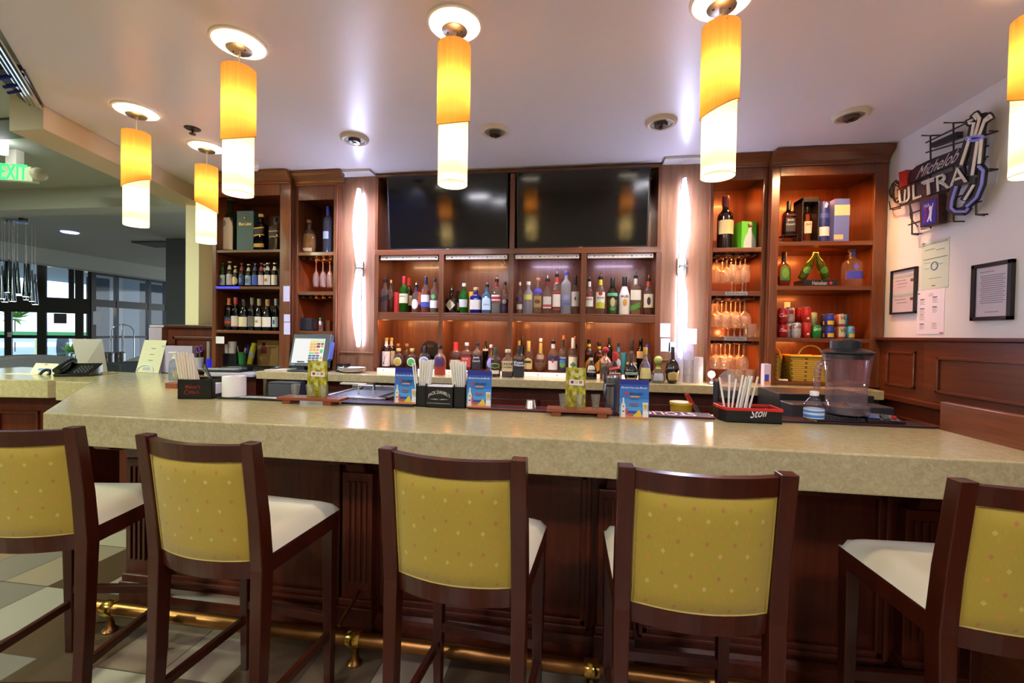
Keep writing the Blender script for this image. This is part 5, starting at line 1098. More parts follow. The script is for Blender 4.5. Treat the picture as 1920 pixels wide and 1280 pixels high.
# upright glasses standing on the tiers
def upright(lb,grp,x,y,z,k='tumbler'):
    if k=='tumbler': pr=[(.0,.002),(.030,.002),(.031,.0),(.036,.09),(.034,.09),(.029,.01)]
    elif k=='flute': pr=[(.029,0),(.008,.006),(.0035,.02),(.0035,.07),(.014,.08),(.024,.11),(.021,.19),(.0195,.19)]
    else: pr=[(.032,0),(.008,.006),(.004,.02),(.004,.05),(.014,.06),(.04,.10),(.036,.14),(.034,.14)]
    return solo('standing_glass',MB().lathe(pr,(x,y,z),16,cap1=False),SG,lb,'glass',grp,smooth=True)
for i,(x,y) in enumerate(((1372,3.20),(1379,3.24),(1392,3.2),(1398,3.24))): upright('clear flute standing upright on the top glass tier','flutes on the top glass tier',XY(x,540,y),y,zv1[1],'flute')
for x,y in ((1357,3.2),(1366,3.24),(1377,3.2),(1388,3.22),(1396,3.2),(1408,3.2)): upright('clear stemmed glass standing upright on the middle glass tier','glasses standing on the middle tier',XY(x,620,y),y,zv1[2],'goblet' if x<1400 else 'tumbler')
for x,y in ((1372,3.24),(1384,3.22),(1396,3.25),(1405,3.22)): upright('small clear cup standing on the counter under the bottom glass tier','cups under the bottom glass tier',XY(x,710,y),y,ZC)
# things in the till cabinet
A=PY(560,596,3.2); B=PY(585,617,3.2); rp=thing('receipt_printer','dark box shaped receipt printer on the shelf above the till','printer',((A.x+B.x)/2,3.2,zu2[2]))
part('body',MB().box(A.x,B.x,3.19,3.36,zu2[2]+.0005,A.z),M('#23252a',.5),rp,bevel=.008); part('paper_slot',MB().box(A.x+.02,B.x-.02,3.2,3.22,A.z,A.z+.003),BLACK,rp)
for x,hh,m,nm,lb in ((603,.075,M('#b8b0a0',.25,1),'shaker_tin','small polished metal tin beside the dark printer'),(617,.085,M('#8a5234',.3,.8),'copper_mug','copper mug at the right end of the printer shelf')):
    x_=XY(x,610,3.26); solo(nm,MB().lathe([(0,0),(.03,0),(.034,hh),(.031,hh),(.028,.006),(0,.006)],(x_,3.26,zu2[2]),20),m,lb,'cup',smooth=True)
x_=XY(600,612,3.2); fg=thing('figurine','slim green white and red glass figurine in front of the metal tin','figurine',(x_,3.2,zu2[2]))
part('base',MB().lathe([(0,0),(.022,0),(.02,.004),(.004,.01),(.004,.016),(0,.016)],(x_,3.2,zu2[2]),14),CLEAR,fg,smooth=True)
for a,c_,h in ((.014,.045,'#b03038'),(.045,.08,'#dcdcd0'),(.08,.105,'#3f8a3a')): part('section',MB().lathe([(0,a),(.008,a+.004),(.009,(a+c_)/2),(.006,c_),(0,c_)],(x_,3.2,zu2[2]),12),M(h,.2),fg,smooth=True)
A=PY(552,564,3.165); B=PY(561,589,3.165); solo('list_card',MB().box(A.x,A.x+.002,3.165,3.25,B.z,A.z),M('#c8b8a4',.7),'tall printed list card on the left wall above the till','card')
# till
tl=thing('till_terminal','dark grey touch screen till with lit order screen on the back counter','till',PY(580,690,3.0))
Yt=3.0; p=lambda x,y,d=0:PY(x,y,Yt+d)
def slab(q,dn,b): 
    n=(q[1]-q[0]).cross(q[3]-q[0]).normalized()
    if n.y<0: n=-n
    return b.hexa([q[3]+n*0,q[2]+n*0,q[2]+n*dn,q[3]+n*dn,q[0],q[1],q[1]+n*dn,q[0]+n*dn])
# screen leans back: top further away
def tq(x,y): 
    v=(690-y)/64; return PY(x,y,Yt+.01+.075*max(0,v))
q=[tq(551,626),tq(621,626),tq(612,688),tq(540,686)]
b=MB(); slab(q,.05,b); part('housing',b,M('#3a4147',.4),tl,bevel=.006)
off=Vector((0,-.003,.0))
q2=[tq(554,634)+off,tq(611,635)+off,tq(604,680)+off,tq(546,680)+off]
b=MB(); b.quad(q2[0],q2[1],q2[2],q2[3]); scn=part('screen',b,glow('#d8d8d6',.85),tl,label='lit order screen')
def sq(u,v,k=.0012): 
    a=q2[0]+(q2[1]-q2[0])*u; c=q2[3]+(q2[2]-q2[3])*u; return a+(c-a)*v+Vector((0,-k,0))
def tile(u0,u1,v0,v1,h,e=.8):
    b=MB(); b.quad(sq(u0,v0),sq(u1,v0),sq(u1,v1),sq(u0,v1)); part('screen_key',b,glow(h,e),tl)
tile(.52,.99,.02,.09,'#bcdce4'); tile(.52,.99,.1,.16,'#d8cf4a')
for u,v in ((.53,.18),(.64,.18),(.53,.3),(.64,.3),(.53,.42),(.64,.42),(.75,.42)): tile(u,u+.1,v,v+.105,'#e0a84a')
tile(.75,.86,.18,.26,'#a82030'); tile(.88,.97,.18,.26,'#4a5660'); tile(.75,.86,.28,.38,'#4a5660'); tile(.88,.97,.28,.36,'#d88a5a'); tile(.88,.97,.44,.6,'#5ac06a')
tile(.53,.7,.56,.64,'#7ac88a'); tile(.72,.86,.56,.64,'#d87a84')
for r in range(3):
    for c in range(3): tile(.53+c*.12,.635+c*.12,.67+r*.1,.75+r*.1,'#4f6478')
tile(.9,.98,.74,.86,'#e0a84a'); tile(.53,.98,.965,.99,'#8a9aa4')
b=MB(); slab([tq(619,640),tq(623,640),tq(618,672),tq(613,676)],.04,b); part('card_reader',b,M('#4a5aa0',.35),tl,bevel=.002)
b=MB().box(q[3].x+.07,q[3].x+.13,3.02,3.09,ZC+.012,q[3].z+.04); part('stand',b,M('#2c3034',.4),tl); part('foot',MB().box(q[3].x+.03,q[3].x+.19,2.96,3.11,ZC,ZC+.012),M('#2c3034',.4),tl,bevel=.003)
a=tq(548,683); part('maker_plate',MB().box(a.x,a.x+.022,a.y-.006,a.y-.004,a.z-.004,a.z+.003),M('#b8bcc0',.4,.5),tl)
# small black pot with script, plates
A=PY(629,682,3.06); B=PY(648,697,3.06); bx=thing('black_caddy','small black box with white script beside the plates','caddy',((A.x+B.x)/2,3.06,ZC))
part('box',MB().box(A.x,B.x,3.06,3.13,ZC,A.z),M('#101012',.3),bx,bevel=.003); part('lettering',MB().text('Stoli',flat((A.x+.012,3.059,ZC+.014),(B.x-.012,3.059,ZC+.022),(A.x+.012,3.059,ZC+.042))),WHITE,bx)
P=PZ(667,697,ZC)
for i in range(3):
    z=ZC+.0105*i; solo('side_plate',MB().lathe([(0,0),(.055,0),(.088,.012),(.098,.015),(.098,.018),(.086,.016),(.054,.006),(0,.006)],(P.x+(.004 if i==1 else 0),3.055,z+.0005),36,1,.85),M('#e6dcd2',.25),['white side plate at the bottom of the stack of three','white side plate in the middle of the stack of three','white side plate on top of the stack of three'][i],'plate','stacked plates',smooth=True)
# stacked translucent cups beside the right sconce
CUP=glass('#e6e6ee',.15,.6,.62,'#d8d8e2')
def cups(lb,x,yt,yb_,w,Y):
    P=PY(x,yt,Y); H=P.z-ZC; r=w*depth(P)/F/2; t=thing('cup_stack',lb,'cup stack',(P.x,Y,ZC)); n=max(2,int(H/.045))
    for i in range(n):
        z=H*(i)/n; part('cup',MB().lathe([(r,z),(r*.97,z+.004),(r*(.97-.06*(i==n-1)),z+H/n-.002),(r*.9*(.82 if i==n-1 else 1),z+H/n),(0,z+H/n)],(P.x,Y,ZC),22,cap0=False),CUP,t,smooth=True)
cups('short stack of upturned translucent cups, left of three below the sconce',1274,655,716,16,3.10)
cups('tall stack of upturned translucent cups, middle of three',1291.5,646,716,18.5,3.10)
cups('stack of two tier tapered translucent cups, right of three',1310,669,718,17,3.06)
# bare lamp on the counter end and glass beside it
P=PY(1334,703,2.99); lp=thing('bulb_lamp','small bare glowing bulb lamp on the back counter below the glass cabinet','lamp',(P.x,2.99,ZC))
part('base',MB().lathe([(0,0),(.025,0),(.02,.012),(.010,.02),(.010,.045),(0,.045)],(P.x,2.99,ZC),16),M('#6a6470',.3,.6),lp,smooth=True); part('bulb',MB().ball((P.x,2.99,ZC+.066),.022,12),glow('#fff0dc',28),lp,smooth=True)
light('bulb_lamp_light','POINT',(P.x,2.965,ZC+.066),1.1,'#ffd8b0',.02)
A=PY(1433,682,3.0); B=PY(1445,722,3.0); bx=thing('small_carton','small white carton with blue and orange print between the right cabinets','carton',((A.x+B.x)/2,3.0,ZC))
part('carton',MB().box(A.x,B.x,3.0,3.05,ZC,A.z),M('#d0c4d8',.5),bx,bevel=.002); part('blue_print',MB().lathe([(0,0),(.012,0)],(0,0,0),3).box(A.x+.004,B.x-.012,2.9985,3.0,ZC+.03,ZC+.075),M('#3c50b8',.5),bx); part('orange_print',MB().box(A.x+.004,B.x-.004,2.9985,3.0,ZC+.008,ZC+.028),M('#d88a3a',.5),bx)
# wicker baskets
WK=weave('#c2a035','#6e5414',7)
def basket(lb,x0,x1,y0,y1,z,h,hand):
    t=thing('wicker_basket',lb,'basket',((x0+x1)/2,(y0+y1)/2,z)); cx_,cy_=(x0+x1)/2,(y0+y1)/2
    def f(u,v):
        a=u*4; k=.84+.16*v; P=[(x0,y0),(x1,y0),(x1,y1),(x0,y1),(x0,y0)]; i=min(3,int(a)); fr_=a-i
        x=P[i][0]+(P[i+1][0]-P[i][0])*fr_; y=P[i][1]+(P[i+1][1]-P[i][1])*fr_
        return (cx_+(x-cx_)*k,cy_+(y-cy_)*k,z+.002+h*v)
    part('wall',MB().grid(f,48,8),WK,t,smooth=False)
    k=.84; part('base',MB().box(cx_-(cx_-x0)*k,cx_+(x1-cx_)*k,cy_-(cy_-y0)*k,cy_+(y1-cy_)*k,z,z+.006),M('#a8862c',.6),t)
    part('rim',MB().tube([f(i/48,1) for i in range(48)],.006,8,closed=True),M('#c2a035',.6),t,smooth=True)
    if hand: part('handle',MB().tube([(cx_-.075*math.cos(PI*i/14),y0,z+h+.075*math.sin(PI*i/14)) for i in range(15)],.0055,8),M('#c2a035',.6),t,smooth=True)
A=PY(1483,668,3.13); B=PY(1553,716,3.13); zb_=ZC+.023
basket('yellow wicker basket with arched handle at the bottom of the wide cabinet',A.x,B.x+.01,3.13,3.36,zb_,A.z-zb_,True)
A2=PY(1460,668,3.2); t=thing('wicker_basket','second wicker basket lit orange behind the left end of the yellow one','basket',(A2.x+.03,3.28,zb_))
part('wall',MB().grid(lambda u,v:(A.x-.055+(.045*(.85+.15*v))*math.cos(2*PI*u),3.26+(.09*(.85+.15*v))*math.sin(2*PI*u),zb_+.002+.17*v),30,8),WK,t,smooth=True)
part('handle',MB().tube([(A.x-.055+.042*math.cos(PI*i/12),3.26,zb_+.17+.05*math.sin(PI*i/12)) for i in range(13)],.004,6),M('#c2a035',.6),t)
P=PZ(1468,715,zb_); solo('white_cable',MB().tube([(P.x-.02,3.12,zb_+.008),(P.x,3.11,zb_+.009),(P.x+.03,3.108,zb_+.008),(P.x+.035,3.118,zb_+.008),(P.x+.01,3.12,zb_+.008)],.007,8),M('#d8cfc4',.5),'short folded white cable in front of the wicker basket','cable',smooth=True)
# ---------------------------------------------------------------- left corner desk and clutter
ZD=1.125
dk=thing('corner_desk','grey topped corner desk with keyboard at the left end of the back counter','desk',(-2.6,3.15,0))
DP=[(-2.36,2.90),(-2.36,3.08),(-2.84,3.08),(-2.84,3.32),(-2.93,3.32),(-3.02,3.20),(-2.72,2.86)]
part('top',MB().prism(DP,ZD-.022,ZD),M('#a8a6ac',.5),dk,bevel=.003); part('base',MB().prism([(-2.40,2.99),(-2.40,3.07),(-2.86,3.07),(-2.86,3.28),(-2.94,3.28),(-2.74,2.99)],0,ZD-.023),DARK,dk)
kb=thing('keyboard','black keyboard with pale keys on the corner desk','keyboard',(-2.52,2.97,ZD)); P=PZ(415,697,ZD)
T=Matrix.Translation(Vector((P.x,P.y+.02,ZD)))@Matrix.Rotation(R_(8),4,'Z')
part('body',MB(T).box(-.2,.16,-.05,.06,.0005,.018),M('#16181c',.4),kb,bevel=.004)
b=MB(T)
for r in range(4):
    for c in range(13): b.box(-.19+c*.0235,-.19+c*.0235+.019,-.03+r*.021,-.03+r*.021+.017,.018,.023)
part('keys',b,M('#b4b4b8',.5),kb)
T=Matrix.Translation(Vector((P.x+.03,P.y+.13,ZD)))@Matrix.Rotation(R_(5),4,'Z')
t=thing('desk_scanner','low black desk phone set behind the keyboard','phone',(P.x+.03,P.y+.13,ZD)); part('body',MB(T).hexa([(-.12,-.04,0.0005),(.1,-.04,.0005),(.1,.05,.0005),(-.12,.05,.0005),(-.12,-.035,.03),(.1,-.035,.03),(.1,.05,.05),(-.12,.05,.05)]),M('#101114',.35),t,bevel=.004); part('display',MB(T).box(-.06,.05,-.034,-.028,.03,.036),M('#6a727a',.3),t)
def DZ(x,y): return PZ(x,y,ZD)
P=PY(423,681,3.2); bx=thing('black_carton','black printed carton under the white cups in the left cubby','carton',(P.x,3.2,ZD)); A=PY(410,662,3.18);B=PY(443,686,3.18)
part('carton',MB().box(A.x,B.x,3.18,3.3,ZC+.001 if A.x>-2.36 else ZD,A.z),M('#17161a',.4),bx,bevel=.002); part('print',MB().box(A.x+.01,A.x+.035,3.1788,3.18,ZD+.02,ZD+.06),M('#a04a78',.5),bx)
zt=A.z
for x,yt,w,lb in ((425,645,10,'tilted white roll standing on the black carton'),(435.5,640,14,'white cup stack standing on the black carton')):
    Pq=PY(x,yt,3.22); r=w*depth(Pq)/F/2; h=Pq.z-zt; t=thing('paper_cups' if x>430 else 'paper_roll',lb,'cups' if x>430 else 'roll',(Pq.x,3.22,zt)); part('body',MB().lathe([(0,0),(r*.9,0),(r,h*.62),(0,h*.62)],(Pq.x,3.22,zt),18),M('#d8d4c8',.6),t,smooth=True); part('top',MB().lathe([(r*1.02,h*.62),(r*1.02,h),(0,h)],(Pq.x,3.22,zt),18),M('#e2e0da',.6),t,smooth=True)
zg=ZC+.001
P=PY(454,655,3.2); t=thing('green_glass','green tumbler holding clear wrapped sticks in the left cubby','tumbler',(P.x,3.2,zg)); h=PY(454,660,3.2).z-zg; part('cup',MB().lathe([(0,0),(.022,0),(.03,h),(.028,h),(.021,.005)],(P.x,3.2,zg),18),M('#1f6a30',.3),t,smooth=True); part('wrapped_sticks',MB().tube([(P.x-.01,3.2,zg+.01),(P.x-.035,3.19,zg+h+.05)],.005,6).tube([(P.x+.01,3.2,zg+.01),(P.x+.03,3.2,zg+h+.035)],.006,6),glass('#e8ecec',.2,.8,.3),t)
def spray(lb,x,yt,yb_,w,tilt,h,cap_,Y):
    Pt=PY(x,yt,Y); r=w*depth(Pt)/F/2; L=Pt.z-zg; T=Matrix.Translation(Vector((Pt.x-L*math.sin(R_(tilt)),Y,zg+r*math.sin(R_(abs(tilt)))+.001)))@Matrix.Rotation(R_(tilt),4,'Y')
    t=thing('spray_can',lb,'spray can',(Pt.x,Y,zg)); part('can',MB(T).lathe([(0,0),(r,0),(r,L*.78),(r*.8,L*.83),(0,L*.83)],(0,0,0),18),M(h,.35),t,smooth=True); part('cap',MB(T).lathe([(r*.85,L*.8),(r*.85,L*.98),(0,L)],(0,0,0),16),M(cap_,.4),t,smooth=True); part('label_band',MB(T).lathe([(r*1.01,L*.38),(r*1.01,L*.55)],(0,0,0),18),M('#b8c0c8' if h!='#24308a' else '#3a4aa8',.5),t)
spray('tilted yellow spray can in the left cubby',477,642,682,10,14,'#b8ae1c','#c4ba20',3.26)
spray('tilted dark blue spray can behind the yellow one',466,646,678,7,10,'#24308a','#1c2470',3.33)
A=PY(495,637,3.45); B=PY(524,659,3.45); bx=thing('kraft_carton','tan carton printed with a red bottle at the back of the left cubby','carton',((A.x+B.x)/2,3.4,zg)); part('carton',MB().box(A.x,B.x+.05,3.37,3.46,zg,A.z),M('#b28a4a',.6),bx)
b=MB(); x=A.x+.062; b.box(x-.026,x+.026,3.3685,3.37,A.z-.115,A.z-.055).box(x-.012,x+.012,3.3685,3.37,A.z-.055,A.z-.04); part('printed_bottle',b,M('#7a2a24',.6),bx); part('printed_cap',MB().box(x-.014,x+.014,3.3685,3.37,A.z-.04,A.z-.022),M('#2a1a14',.6),bx); part('printed_line',MB().box(x+.04,x+.12,3.3685,3.37,A.z-.065,A.z-.058),M('#5a3a1c',.6),bx)
# crumpled bags, papers, face mask
def sheet(name,lb,cat,pts,m,z,lift=.004,seed=1,puff=0):
    rnd=random.Random(seed); c=sum((Vector(p) for p in pts),Vector((0,0)))/len(pts); b=MB(); N=len(pts)
    top=[(p[0],p[1],z+.001+rnd.uniform(0,lift)) for p in pts]; cc=(c.x,c.y,z+.002+puff)
    mid=[((p[0]+c.x)/2,(p[1]+c.y)/2,z+.002+puff*.8+rnd.uniform(0,lift*2)) for p in pts]
    for i in range(N):
        j=(i+1)%N; b.quad(top[i],top[j],mid[j],mid[i]); b.quad(mid[i],mid[j],cc); b.quad((top[i][0],top[i][1],z),(top[j][0],top[j][1],z),top[j],top[i])
    return solo(name,b,m,lb,cat,smooth=True)
def ring(cx_,cy_,rx,ry,n,seed,jit=.25):
    rnd=random.Random(seed); return [(cx_+rx*math.cos(2*PI*i/n)*(1+rnd.uniform(-jit,jit)),cy_+ry*math.sin(2*PI*i/n)*(1+rnd.uniform(-jit,jit))) for i in range(n)]
c_=PY(494,676,3.26); sheet('plastic_bag','crumpled clear grey plastic bag heap under the tan carton','bag',ring(-2.36,3.36,.09,.07,14,3,.15),M('#8d9098',.35),zg,.015,3,.07)
c_=PZ(507,684,ZC); sheet('face_mask','light blue disposable face mask on the papers in the left cubby','face mask',[(-2.33,3.10),(-2.16+.0,3.12),(-2.17,3.22),(-2.31,3.2)],M('#6aa8cc',.7),ZC+.014,.004,5,.016)
sheet('paper_stack','white folded papers under the blue mask at the left end of the counter','papers',[(-2.34,3.0),(-2.14,3.04),(-2.15,3.26),(-2.34,3.28)],M('#c8c0b4',.7),ZC+.0005,.006,6,.006)
c_=DZ(448,690); sheet('tissue','crumpled pinkish tissue at the edge of the desk','tissue',ring(c_.x,c_.y,.05,.03,9,8),M('#c8aeb4',.7),ZD,.012,8,.012)
c_=DZ(453,684); solo('green_coaster',MB().lathe([(0,0),(.038,0),(.038,.006),(0,.006)],(-2.43,3.12,ZD+.0005),22),M('#2a9a50',.5),'flat bright green coaster on the corner desk','coaster')
c_=PZ(513,693,ZC); solo('black_remote',MB().box(c_.x-.03,c_.x+.03,c_.y,c_.y+.04,ZC+.0003,ZC+.015),M('#1c1c20',.4),'small black clip lying at the left end of the counter','clip',bevel=.003)
# pencil cup group near the partition
c_=DZ(386,684); Yp=3.22
def pcol(x,yt,Y): return PY(x,yt,Y)
P=pcol(392,640,Yp); r=3.6*depth(P)/F; t=thing('marker_tube','tall silver tube with blue base beside the scissors','tube',(P.x,Yp,ZD)); h=P.z-ZD; part('tube',MB().lathe([(0,h*.35),(r,h*.35),(r,h),(0,h)],(P.x,Yp,ZD),16),M('#a8a49c',.4,.5),t,smooth=True); part('base',MB().lathe([(0,0),(r*1.25,0),(r*1.25,h*.36),(0,h*.36)],(P.x,Yp,ZD),16),glow('#2a2ad8',.5),t,smooth=True,label='bright blue base')
P=pcol(374,670,3.14); t=thing('pen_cup','small white cup standing under the purple scissors','cup',(P.x,3.14,ZD)); h=P.z-ZD; part('cup',MB().lathe([(0,0),(.024,0),(.03,h),(.027,h),(.022,.006)],(P.x,3.14,ZD),16),M('#b4b4c4',.5),t,smooth=True)
t=thing('scissors','purple handled scissors standing in the small white cup','scissors',(P.x,3.14,ZD+.01)); zc=PY(374,654,3.14).z
for s,nm in ((-1,'left'),(1,'right')):
    b=MB(); cx_=P.x+s*.017; b.tube([(cx_+.015*math.cos(2*PI*i/14)*.9,3.14,zc+.004*s+.026*math.sin(2*PI*i/14)) for i in range(14)],.0045,8,closed=True); part('handle',b,M('#6a3a9a',.4),t,smooth=True)
    part('blade',MB().box(P.x+s*.004-.003,P.x+s*.004+.003,3.139+s*.001,3.1405+s*.001,ZD+.012,zc-.02),STEEL,t)
A=PY(336,648,3.3); B=PY(366,690,3.3); solo('paper_box',MB().box(A.x-.14,B.x,3.27,3.32,1.0715,A.z),M('#b4aac8',.6),'pale lilac box file standing against the half wall','box file',bevel=.003)
A=PY(352,652,3.2); B=PY(365,659,3.2); solo('white_switch_box',MB().box(A.x,B.x,3.24,3.2695,B.z,A.z),M('#d8d4d8',.4),'small white device on the front of the lilac box file','device',bevel=.003) if False else None
# ---------------------------------------------------------------- things on the bar
ZM=ZB+.0112
def mat_(lb,xa,xb,edge,top,txt=None):
    t=thing('bar_mat',lb,'bar mat',((xa+xb)/2,2.18,ZB)); y0,y1=2.125,2.236
    part('mat_body',MB().box(xa,xb,y0,y1,ZB+.0003,ZB+.0085),M('#131315',.6),t,bevel=.002)
    b=MB().box(xa,xb,y0-.001,y0+.008,ZB+.0086,ZM).box(xa,xb,y1-.008,y1,ZB+.0086,ZM).box(xa,xa+.008,y0,y1,ZB+.0086,ZM).box(xb-.008,xb,y0,y1,ZB+.0086,ZM); part('edge_trim',b,M(edge,.5),t)
    b=MB()
    n=int((xb-xa)/.016)
    for i in range(n):
        x=xa+.01+i*.016; b.box(x,x+.009,y0+.012,y1-.012,ZB+.0085,ZB+.0095)
    part('rubber_ribs',b,M(top,.6),t)
    return t
xA=lambda x,y:PZ(x,y,ZB).x
ma=mat_('black bar mat with white bars beside the paper roll at left',-1.94,xA(545,752),'#1a1a1c','#18181a')
b=MB()
for x0,w in ((445,40),(487,18),(507,30)):
    a=xA(x0,748); 
    for k in range(4): b.hexa([(a+k*.026*w/40*1.4,2.15,ZB+.0096),(a+.02*w/30+k*.026*w/40*1.4,2.15,ZB+.0096),(a+.034*w/30+k*.026*w/40*1.4,2.20,ZB+.0096),(a+.014*w/30+k*.026*w/40*1.4,2.20,ZB+.0096),(a+k*.026*w/40*1.4,2.15,ZB+.0102),(a+.02*w/30+k*.026*w/40*1.4,2.15,ZB+.0102),(a+.034*w/30+k*.026*w/40*1.4,2.20,ZB+.0102),(a+.014*w/30+k*.026*w/40*1.4,2.20,ZB+.0102)])
part('white_bars',b,WHITE,ma)
mat_('black bar mat with purple ribbed top left of the black caddy',xA(640,757),xA(776,762),'#1c1420','#4a3468')
xc0,xc1=xA(876,768),xA(1344,788)
mc=mat_('long black bar mat with red edge and white letters',xc0,xc1,'#a02430','#24202c')
xt1=xA(1302,780); xt0=xA(1146,780)
part('lettering',MB().text('STOLICHNAYA',lambda u,v:(xt1-(xt1-(xt0-.12))*u,2.222-.082*v,ZM+.0006)),M('#e2ded8',.6),mc,label='white upside down lettering')
md=mat_('black bar mat with thin red line under the blender jar',xA(1467,795),xA(1756,804),'#5a1c30','#17151a')
# black straw and napkin caddy with arched white name
Yc=2.13; p=PZ(822,764,ZB); Xl,Xr=XY(797.5,745,Yc),XY(849,745,Yc); H=PY(822,725,Yc).z
jd=thing('bar_caddy','black napkin caddy with arched white lettering and straws in both side pockets','caddy',((Xl+Xr)/2,Yc,ZB))
BP=M('#0f0f10',.35); z0=ZB+.0005
part('napkin_box',MB().box(Xl,Xr,Yc,Yc+.006,z0,H).box(Xl,Xr,Yc+.09,Yc+.096,z0,H+.008).box(Xl,Xl+.005,Yc,Yc+.096,z0,H).box(Xr-.005,Xr,Yc,Yc+.096,z0,H).box(Xl,Xr,Yc,Yc+.096,z0,z0+.006),BP,jd,bevel=.002)
part('napkin_stack',MB().box(Xl+.008,Xr-.008,Yc+.01,Yc+.085,z0+.008,H+.004),PAPER,jd,bevel=.003)
W_=Xr-Xl
def pocket(xa,xb,nm):
    b=MB().box(xa,xb,Yc+.012,Yc+.017,z0,H+.001).box(xa,xb,Yc+.075,Yc+.08,z0,H+.03).box(xa,xa+.004,Yc+.012,Yc+.08,z0,H+.012).box(xb-.004,xb,Yc+.012,Yc+.08,z0,H+.012).box(xa,xb,Yc+.012,Yc+.08,z0,z0+.004); part('straw_pocket',b,BP,jd)
xl2=XY(780.5,745,Yc+.015); xr2=XY(873,745,Yc+.015)
pocket(xl2,Xl-.0003,'l'); pocket(Xr+.0003,xr2,'r')
def arcmap(u,v):
    x=Xl+W_*(.10+.80*u); s=2*u-1; base=ZB+(H-ZB)*(.62-.16*s*s); return (x,Yc-.0012,base+(H-ZB)*(.17+.05*(1-s*s))*v)
part('lettering',MB().text("JACK DANIEL'S",arcmap),M('#cfcfc8',.5),jd,label='arched white lettering')
b=MB()
for s in (-1,1):
    xm=(Xl+Xr)/2; b.quad((xm,Yc-.001,ZB+(H-ZB)*.40),(xm+s*W_*.12,Yc-.001,ZB+(H-ZB)*.43),(xm+s*W_*.36,Yc-.001,ZB+(H-ZB)*.42),(xm+s*W_*.12,Yc-.001,ZB+(H-ZB)*.39))
b.quad((Xl+.01,Yc-.001,ZB+(H-ZB)*.215),(Xr-.012,Yc-.001,ZB+(H-ZB)*.205),(Xr-.012,Yc-.001,ZB+(H-ZB)*.222),(Xl+.01,Yc-.001,ZB+(H-ZB)*.23))
part('scroll_ornament',b,M('#bdbdb6',.5),jd)
STR=M('#e6e4dc',.45); STR2=M('#e8dcc6',.5)
def straw(lb,grp,p0,p1,m,r=.0042): return solo('drinking_straw',MB().tube([Vector(p0),Vector(p1)],r,7),m,lb,'straw',grp)
def bundle(lb,grp,xb0,xb1,yb0,yb1,zb,xt0,xt1,yt0,yt1,zt,m,nx,ny,seed=2,r=.0042):
    rnd=random.Random(seed)
    for j in range(ny):
        for i in range(nx):
            u=(i+.5)/nx; v=(j+.5)/ny
            straw(lb,grp,(xb0+(xb1-xb0)*u,yb0+(yb1-yb0)*v,zb),(xt0+(xt1-xt0)*u,yt0+(yt1-yt0)*v,zt+rnd.uniform(-.006,.006)),m,r)
Ys=Yc+.045
bundle('white wrapped straw in the left pocket of the black caddy','straws in the left pocket of the black caddy',xl2+.008,Xl-.006,Yc+.022,Yc+.07,z0+.006,XY(787,673,Ys),XY(813,673,Ys),Yc+.02,Yc+.085,PY(800,675,Ys).z,STR,5,3)
for dx,x in ((0,773.5),(.006,778)):
    straw('white straw leaning out of the left pocket of the black caddy','leaning straws of the black caddy',(xl2+.006+dx,Yc+.024,z0+.006),PY(x,680,Yc+.02),STR)
bundle('white wrapped straw in the right pocket of the black caddy','straws in the right pocket of the black caddy',Xr+.008,xr2-.006,Yc+.022,Yc+.07,z0+.006,XY(843,678,Ys),XY(873,678,Ys),Yc+.02,Yc+.085,PY(858,679,Ys).z,STR,6,3,4)
